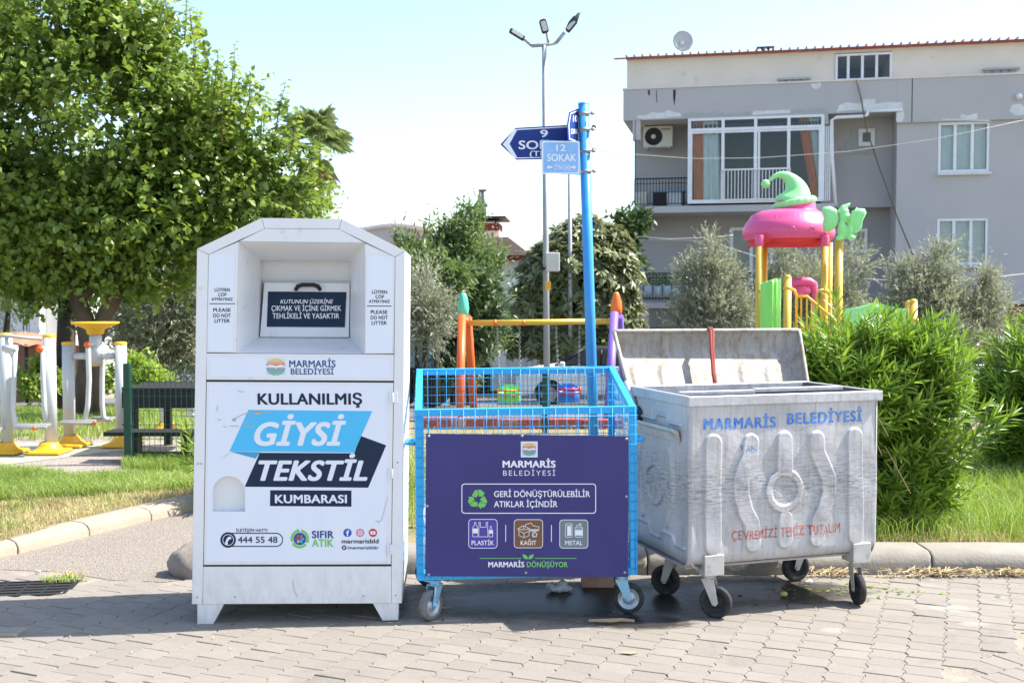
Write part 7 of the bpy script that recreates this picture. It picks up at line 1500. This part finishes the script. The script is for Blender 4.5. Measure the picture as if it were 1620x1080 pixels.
# ------------------------------------------------------------------ FENCE, TABLE
def mesh_fence(name, label, x0, yt, yb, x1, Y, posts, cat='wire fence', sp=.05, dY=0.0, vs=.2):
    a = P(x0, yb, Y); top = P(x0, yt, Y).z; g = a.z; e = P(x1, yb, Y+dY); root = thing(name, label, cat, loc=(a.x, Y, g)); L_ = e-a; L_.z = 0; ln = L_.length; u = L_/ln; h = top-g
    b = MB(); n = int(ln/sp)
    for i in range(n):
        q = u*(i*sp); b.tube([(q.x, q.y, .03), (q.x, q.y, h*.93), (q.x, q.y-.025, h*.965), (q.x, q.y, h)], .0025, 4, caps=False)
    k = int(h/vs)
    for i in range(k+1): z = .04+i*(h-.06)/k; b.tube([(0,-.003,z), (u.x*ln, u.y*ln-.003, z)], .003, 4, caps=False)
    o = b.build('wire_panel', M['fence_green'], root)
    for q_ in posts: q = u*((P(q_, yb, Y).x-a.x)/max(u.x, .1)); b = MB(); b.box((q.x-.03, q.y-.03, -.05), (q.x+.03, q.y+.03, h+.02)); b.box((q.x-.04, q.y-.04, h*.75), (q.x+.035, q.y+.035, h*.77)); b.box((q.x-.04, q.y-.04, h*.35), (q.x+.035, q.y+.035, h*.37)); b.build('post', M['fence_green'], root, bevel=.004)
mesh_fence('mesh_fence', 'dark green welded wire fence with a square post left of the white box', 203, 578, 723, 420, 10.1, (203,), vs=.14)
mesh_fence('mesh_fence', 'green wire fence with a round headed post behind the blue cart', 655, 586, 684, 1010, 12.4, (862,), dY=.1)
mesh_fence('mesh_fence', 'green wire fence seen between the two oleander bushes', 1380, 575, 700, 1700, 12.0, (1529,))
mesh_fence('mesh_fence', 'far green park fence running behind the big tree', -40, 566, 625, 330, 21.5, (-20, 60, 160, 250))
def picnic():
    Y = 11.0; a = P(213, 690, Y); root = thing('picnic_table', 'black wooden picnic table and bench behind the green fence', 'picnic table', loc=(a.x, Y, .08)); R0 = Vector((a.x, Y, .08)); p = lambda x, y, dy=0: P(x, y, Y+dy)-R0; W_ = M['black_wood']; xr = p(345, 600).x
    tz = p(0, 609).z; b_ = p(0, 640).z
    for i in range(5): b = MB(); b.box((0, -.35+i*.15, tz-.035), (xr, -.35+i*.15+.14, tz)); b.build('plank', W_, root, bevel=.004)
    b = MB(); b.box((.0, -.355, b_), (xr, -.32, tz-.037)); b.build('apron', W_, root, bevel=.004)
    for x, dy in ((221,-.2), (245,.4), (330,-.2)): b = MB(); q = p(x, 640); b.box((q.x-.03, dy-.04, .0), (q.x+.04, dy+.04, b_)); b.build('leg', W_, root, bevel=.004)
    bz = p(0, 667).z; 
    for i in range(2): b = MB(); b.box((0, -.85+i*.14, bz-.04), (xr, -.85+i*.14+.13, bz)); b.build('bench_plank', W_, root, bevel=.004)
    for x in (252, 330): b = MB(); q = p(x, 690); b.box((q.x-.03, -.83, 0), (q.x+.04, -.62, bz-.04)); b.build('leg', W_, root, bevel=.004)
    b = MB(); q0 = p(243, 722); b.box((q0.x, -.75, .03), (xr, -.70, .09)); b.build('stretcher', W_, root, bevel=.004)
picnic()
# ------------------------------------------------------------------ VEHICLES
def car(name, label, loc, yaw, paint='car_white', L_=4.3, H=1.55, Wd=1.78, top=None):
    root = thing(name, label, 'car', loc=loc, group='cars parked beyond the park'); root.rotation_euler = (0, 0, yaw)
    # side profile along x (front at -L/2)
    h = H; low = [(-L_/2, .42), (-L_/2+.02, .70), (-L_/2+.12, .88), (-L_*.26, 1.02), (L_*.36, 1.03), (L_/2-.03, .98), (L_/2, .45)]
    arch = lambda cx: [(cx+.37*math.cos(t), .33+.37*math.sin(t)) for t in np.linspace(0, math.pi, 9)]
    fw, rw = -L_/2+.82, L_/2-.85; under = [(L_/2-.05, .28)]+arch(rw)+arch(fw)+[(-L_/2+.05, .28)]
    KX = Matrix(((1,0,0,0),(0,0,1,0),(0,1,0,0),(0,0,0,1)))
    b = MB(); b.prism(low+under, -Wd/2, Wd/2, M=KX); b.build('body', M[paint], root, bevel=.05, seg=3)
    gl = [(-L_*.27, 1.03), (-L_*.10, h-.03), (L_*.30, h-.03), (L_*.43, 1.03)]; b = MB(); b.prism(gl, -Wd/2+.10, Wd/2-.10, M=KX); b.build('glasshouse', M['car_glass'], root, bevel=.05, seg=2)
    b = MB(); b.prism([(-L_*.12, h-.06), (-L_*.08, h), (L_*.28, h), (L_*.34, h-.06)], -Wd/2+.12, Wd/2-.12, M=KX); b.build('roof', M[top or paint], root, bevel=.03)
    for s in (-1, 1):
        b = MB()
        for (xa, xb) in ((-L_*.27, -L_*.105), (-L_*.0, L_*.0), (L_*.18, L_*.18), (L_*.43, L_*.31)): b = MB(); b.tube([(xa, s*(Wd/2-.09), 1.03), (xb, s*(Wd/2-.11), h-.04)], .032, 6); b.build('pillar', M[top or paint], root)
        for x in (fw, rw):
            K = Matrix.Translation((x, s*(Wd/2-.10), .33)) @ Matrix.Rotation(math.pi/2, 4, 'X'); b = MB(); b.lathe([(.20,-.1),(.30,-.1),(.325,-.07),(.33,0),(.325,.07),(.30,.1),(.20,.1)], 24, M=K); w_ = b.build('wheel', M['tyre'], root); b = MB(); b.lathe([(.001,-.085),(.05,-.085),(.10,-.06),(.19,-.08),(.20,-.09)], 20, M=K); b.lathe([(.20,.09),(.19,.08),(.10,.06),(.05,.085),(.001,.085)], 20, M=K); b.build('rim', M['steel'], w_)
        b = MB(); b.box((-L_/2-.01, s*(Wd/2-.40)-.16, .66), (-L_/2+.14, s*(Wd/2-.40)+.24, .80)); b.build('headlight', M['glass'], root, bevel=.03)
        b = MB(); b.box((-L_*.24, s*(Wd/2)+.0, 1.0), (-L_*.21, s*(Wd/2+.16), 1.14)); b.build('mirror', M[paint], root, bevel=.03)
        b = MB(); b.box((-L_*.0, s*(Wd/2+.002), .80), (L_*.05, s*(Wd/2+.02), .83)); b.build('door_handle', M['steel'], root)
    b = MB(); b.box((-L_/2-.012, -.45, .40), (-L_/2+.1, .45, .62)); b.build('grille', M['dark'], root, bevel=.02)
    b = MB(); b.box((-L_/2-.03, -.26, .45), (-L_/2-.012, .26, .56)); b.build('number_plate', M['print_white'], root)
p = P(905, 640, 27.5); car('parked_car', 'white car with black roof and dark windows parked behind the swings and the blue post', (p.x+.75, 27.5, Zt(27.5)), math.radians(-6), L_=4.2, H=1.47, top='dark')
p = P(310, 640, 29.5); car('parked_car', 'white car whose front shows behind the black picnic table', (p.x+1.1, 29.5, Zt(29.5)), math.radians(-3), H=1.5)
p = P(1525, 640, 25.0); car('parked_car', 'grey roofed car seen between the two oleander bushes', (p.x+.4, 25.0, Zt(25)), math.radians(8), paint='fit_grey', H=1.6)
def truck():
    Y = 22.5; a = P(676, 600, Y); root = thing('tipper_truck', 'old truck body with pale blue ribbed sides beside the white box', 'truck', loc=(a.x, Y, Zt(Y))); R0 = Vector((a.x, Y, Zt(Y))); p = lambda x, y, dy=0: P(x, y, Y+dy)-R0
    x0, x1 = p(640, 560).x, p(696, 560).x; zt, zb = p(0, 536).z, p(0, 582).z
    b = MB(); b.box((x0, 0, zb), (x1, 2.2, zt-.05)); b.build('cargo_box', M['truck_blue'], root, bevel=.01)
    n = 9
    for i in range(n): x = x0+(x1-x0)*(i+.3)/n; b = MB(); b.box((x, -.05, zb), (x+(x1-x0)/n*.35, -.001, zt)); b.build('rib', M['truck_blue'], root, bevel=.01)
    b = MB(); b.box((x0, -.08, zb-.08), (x1, 2.2, zb-.002)); b.build('chassis_rail', M['dark'], root)
    b = MB(); q = p(661, 560); b.box((q.x-.04, -.10, zb), (q.x+.03, -.04, zt+.05)); b.build('gate_post', M['dark'], root)
    b = MB(); b.tube([p(677,540), p(677.5,510), p(674,502), p(664,500), p(655,500)], .022, 8); b.build('guard_frame', M['pvc'], root)
    for x in (690, 640): c = p(x, 600, .3); K = Matrix.Translation((c.x-.1, .3, .45)) @ Matrix.Rotation(math.pi/2, 4, 'X'); b = MB(); b.lathe([(.001,-.1),(.26,-.1),(.28,-.13),(.42,-.13),(.45,-.08),(.45,.08),(.42,.13),(.28,.13),(.001,.1)], 24, M=K); b.build('wheel', M['tyre'], root)
truck()
# ------------------------------------------------------------------ HOUSES
def house_left():
    Y = 33; O = P(0, 640, Y); O.z = -1.5; F = Frame(O, math.radians(6)); q = F.px; root = thing('white_house', 'white rendered house seen under the big tree at the left edge', 'house', F.M)
    x0, x1 = q(-160, 500)[0], q(62, 500)[0]; x2 = q(100, 500)[0]; zt = q(0, 380)[1]
    holes = [[q(33,462),q(47,462),q(47,527),q(33,527)], [q(-2,470),q(9,470),q(9,527),q(-2,527)]]
    b = MB(); b.prism([(x0,0),(x1,0),(x1,zt),(x0,zt)], -5, 0, holes=holes); b.build('wall', M['house_white'], root)
    b = MB(); b.box((x1, 0, -6), (x2, zt, -.6)); b.build('side_wing', M['house_white'], root)
    b = MB(); b.box((x0, 0, -5.1), (x1, zt-.1, -1)); b.build('room', M['room'], root)
    for xa, xb in ((33,47), (-2,9)): glazing(F, root, xa, 463, xb, 526, -.10, 2, .05)
    b = MB(); b.prism([(x0-.5,zt),(x2+.5,zt),(x2-.5,zt+1.2),(x0+2,zt+1.2)], -6.5, .5); b.build('roof', M['terracotta'], root)
    a = thing('tin_awning', 'crumpled rust red tin awning in front of the white house', 'awning'); u0, v0 = q(18, 527, 1.2); u1 = q(96, 538, 3.0)[0]; v1 = q(20, 545, 3.0)[1]; n = 18; V = []
    for i in range(n+1): t = i/n; x = u0+(u1-u0)*t; V += [(x, v0+.04*math.sin(t*9), 1.2), (x, v1+.035*math.sin(t*21)+.03*math.sin(t*7), 3.0)]
    b = MB(); b.add(V+[(x, y-.03, z) for x, y, z in V], [(2*i+1, 2*i+3, 2*i+2, 2*i) for i in range(n)]+[(2*i+2*n+2, 2*i+2*n+4, 2*i+2*n+5, 2*i+2*n+3) for i in range(n)], 0, True); b.build('sheet', M['rust'], a)
    for x in (u0+.1, (u0+u1)/2, u1-.1): b = MB(); b.tube([(x, 0, 2.9), (x, v1, 2.9)], .05, 8); b.build('post', M['house_white'] if x > u1-.3 else M['dark'], a)
    b = MB(); b.box((u0, 0, 1.0), (u1, v1-.1, 1.2)); b.build('back_panel', M['brown'], a); a.matrix_world = F.M
house_left()
def house_mid():
    Y = 38; O = P(800, 640, Y); O.z = -1.5; F = Frame(O, math.radians(-4)); q = F.px; root = thing('white_house', 'white house with outside stairs, red tiled roof and rooftop chimneys behind the swings', 'house', F.M)
    x0, x1 = q(640, 500)[0], q(838, 500)[0]; zt = q(800, 412)[1]; wins = [[q(762,505),q(790,505),q(790,530),q(762,530)], [q(826,520),q(834,520),q(834,590),q(826,590)]]
    b = MB(); b.prism([(x0,0),(x1,0),(x1,zt),(x0,zt)], -7, 0, holes=wins); b.build('wall', M['house_white'], root); b = MB(); b.box((x0+.1,.1,-2),(x1-.1,zt-.1,-1.9)); b.build('room', M['room'], root)
    for w_ in ((762,505,790,530), (826,520,834,590)): glazing(F, root, *w_, -.1, 2, .06)
    ev = q(800, 405)[1]; rt = q(800, 388)[1]
    b = MB(); b.prism([(q(690,400)[0],ev),(q(842,400)[0],ev),(q(806,400)[0],rt+.25),(q(720,400)[0],rt+.25)], -7.5, .7); b.build('roof', M['terracotta'], root)
    b = MB(); b.box((q(760,400)[0], ev-.16, .5), (q(842,400)[0], ev-.005, .62)); b.build('fascia', M['terr_roof'], root)
    b = MB(); b.box((q(746,365)[0], q(0,392)[1], -3), (q(784,365)[0], q(0,364)[1], -1.5)); b.build('stair_tower', M['house_white'], root); b = MB(); b.box((q(740,365)[0], q(0,363.7)[1], -3.1), (q(784,365)[0], q(0,352)[1], -1.4)); b.build('fascia', M['terr_roof'], root); b = MB(); b.box((q(728,345)[0], q(0,345.5)[1], -3.4), (q(796,345)[0], q(0,342.5)[1], -1.0)); b.build('flat_canopy', M['dark'], root)
    for x in (760.5, 766): b = MB(); b.tube([(*q(x,345,-2), -2), (*q(x,301,-2), -2)], .075, 10); b.box((q(x,301,-2)[0]-.1, q(x,301,-2)[1], -2.1), (q(x,301,-2)[0]+.1, q(x,300,-2)[1], -1.9)); b.build('flue', M['steel'], root)
    for x in (784, ): b = MB(); b.tube([(*q(x,365,-1.2), -1.2), (*q(x,345,-1.2), -1.2)], .03, 6); b.build('canopy_post', M['dark'], root)
    b = MB(); b.box((q(784,390)[0], q(0,395)[1], -2), (q(802,390)[0], q(0,384)[1], -1)); b.box((q(782,390)[0], q(0,384)[1]+.002, -2.1), (q(804,390)[0], q(0,381)[1], -.9)); b.build('chimney', M['house_white'], root)
    # outside stair descending to the left front
    n = 14
    for i in range(n): t = i/n; ua, va = q(800-58*t, 470+78*t, 1.0); ub = q(800-58*(t+1/n), 470, 1.0)[0]; b = MB(); b.box((ub, 0, .02), (ua, va, 1.2)); b.build('step', M['house_white'], root)
    b = MB(); w1 = 1.25; b.prism([q(806,440,w1), q(806,470,w1), q(742,570,w1), q(742,520,w1), q(770,490,w1)], 1.22, 1.34); b.build('stair_parapet', M['house_white'], root)
    b = MB(); b.prism([q(748,575,w1), q(776,560,w1), q(776,640,w1), q(748,640,w1)], 1.35, 1.40); b.build('understair_door', M['dark'], root)
    b = MB(); x, y = q(812, 440); b.box((x-.35, y-.9, .01), (x+.3, y, .8)); b.build('balcony_box', M['house_white'], root)
    h2 = thing('grey_hall', 'pale grey hall with a shallow arched roof behind the top of the white box', 'building'); O2 = P(610, 640, 48); O2.z = -1.5; F2 = Frame(O2, math.radians(3)); q = F2.px
    arc = [q(565+i*10, 366-8.5*math.sin(min(max((i)/12, 0), 1)*math.pi)) for i in range(13)]; a0 = q(560, 368); a1 = q(690, 372)
    b = MB(); b.prism([(arc[0][0], 0), (arc[-1][0], 0)]+arc[::-1], -8, 0); b.build('wall', M['bl_grey'], h2); b = MB(); b.tube([(x, y+.06, .05) for x, y in arc], .14, 6); b.build('roof_edge', M['bl_white'], h2); F_ = F2
    glazing(F2, h2, 633, 376, 655, 395, .03, 2, .08); h2.matrix_world = F2.M
    h3 = thing('tiled_house', 'low house with a hipped orange tiled roof just right of the white box peak', 'house'); O3 = P(660, 640, 42); O3.z = -1.5; F3 = Frame(O3, math.radians(2)); q = F3.px
    b = MB(); b.prism([q(610,402), q(645,382), q(700,372), q(745,402)], -6, -.2); b.build('roof', M['terracotta'], h3)
    for k_ in range(8): b = MB(); (xa, ya), (xb, yb_) = q(612+k_*1.0, 402-2.6*k_), q(742-k_*1.5, 402-2.6*k_); b.box((max(xa, xa), ya-.01, -.199+.0), (xb, ya+.05, -.12)); b.build('tile_row', M['terracotta'], h3)
    b = MB(); b.box((q(615,402)[0], 0, -5.8), (q(740,402)[0], q(0,402.5)[1], -.5)); b.build('wall', M['house_white'], h3); h3.matrix_world = F3.M
house_mid()
# low white slatted fence between the oleanders
a = P(1500, 700, 13.2); root = thing('slat_fence', 'low white slatted fence between the two oleander bushes', 'fence', loc=(a.x, 13.2, .08))
for i in range(34): b = MB(); x = i*.075; b.box((x, -.01, .05), (x+.045, .01, .42)); b.build('slat', M['pvc'], root)
for z in (.12, .36): b = MB(); b.box((-.02, .012, z-.02), (34*.075, .03, z+.02)); b.build('rail', M['pvc'], root)
# ------------------------------------------------------------------ WIRES
def wire(label, pts, r=.012, m='lamp_steel'):
    b = MB(); b.tube(pts, r, 5); o = b.build('overhead_cable', M[m]); tag(o, label, 'cable')
wire('thin pale cable crossing the front of the grey block above the balcony floor', [P(908,236,32), P(1000,244,32), P(1095,251,31), P(1200,250,31), P(1340,240,30), P(1480,220,29), P(1640,186,28)], .008, 'ac')
wire('upper thin cable strung under the grey balcony beside the olive tree', [P(1004,374,30), P(1060,378,30), P(1120,376,30), P(1160,372,30)], .008, 'ac'); wire('lower thin cable crossing the grey block behind the olive trees', [P(1010,379,30), P(1120,381,30), P(1240,420,30), P(1380,442,30), P(1500,446,30), P(1640,431,30)], .008, 'ac')
wire('faint cable between the white house and the round loquat tree', [P(786,394,36), P(830,398,36), P(900,402,36)], .012, 'ac')
# ------------------------------------------------------------------ GROUND LITTER
def lit(name, label, cat, px, py, mk, z=0.0): b = MB(); mk(b); o = b.build(*name); q = G(px, py); o.location = (q.x, q.y, z+.003); tag(o, label, cat); return o
def crumple(b, r, n=16, f=.3):
    b.ball((0,0,r*.5), r, n, sc=(1.2,.9,.6)); b.v = [(x*(1+f*math.sin(37*y/r*.3+z*60)), y*(1+f*math.cos(29*x/r*.3)), max(z*(1+f*math.sin(x*90)), 0)) for x, y, z in b.v]
lit(('plastic_scrap', M['plastic_bag']), 'crumpled clear plastic scrap under the blue cage cart', 'litter', 885, 936, lambda b: crumple(b, .05))
lit(('brick_lump', M['terracotta']), 'broken reddish brick lying in the shade under the blue cage cart', 'brick', 945, 926, lambda b: b.box((-.09,-.05,0),(.09,.05,.06)))
lit(('fallen_fruit', mat('yellow_green_fruit', (.55,.55,.12), .5)), 'small yellow green fruit lying in the shadow of the metal container', 'fruit', 1240, 944, lambda b: b.ball((0,0,.014), .016, 12, sc=(1.3,1,.9)))
lit(('paper_ball', M['print_white']), 'small white paper ball by the rear wheel of the metal container', 'litter', 1279, 923, lambda b: crumple(b, .018, 10))
lit(('wood_splinter', mat('pale_wood', (.55,.38,.22), .8)), 'pale split piece of wood on the pavers by the right cart wheel', 'wood piece', 972, 983, lambda b: b.prism([(-.13,-.006),(-.02,-.018),(.03,.0),(.10,-.012),(.04,.018),(-.03,.008)], 0, .012))
for i, (px, py, lab) in enumerate(((60, 906, 'small pale pebble beside the drain grate'),(700, 962, 'bit of brown leaf in the shade behind the left cart wheel'),(993, 1034, 'dry curled leaf on the pavers in front of the bins'))): 
    lit(('dry_leaf' if i else 'pebble', M['straw'] if i else M['ac']), lab, 'leaf' if i else 'pebble', px, py, (lambda b: crumple(b, .014, 10)) if not i else (lambda b: b.prism([(-.04,0),(-.01,.012),(.03,.008),(.045,0),(.01,-.012)], 0, .004)))
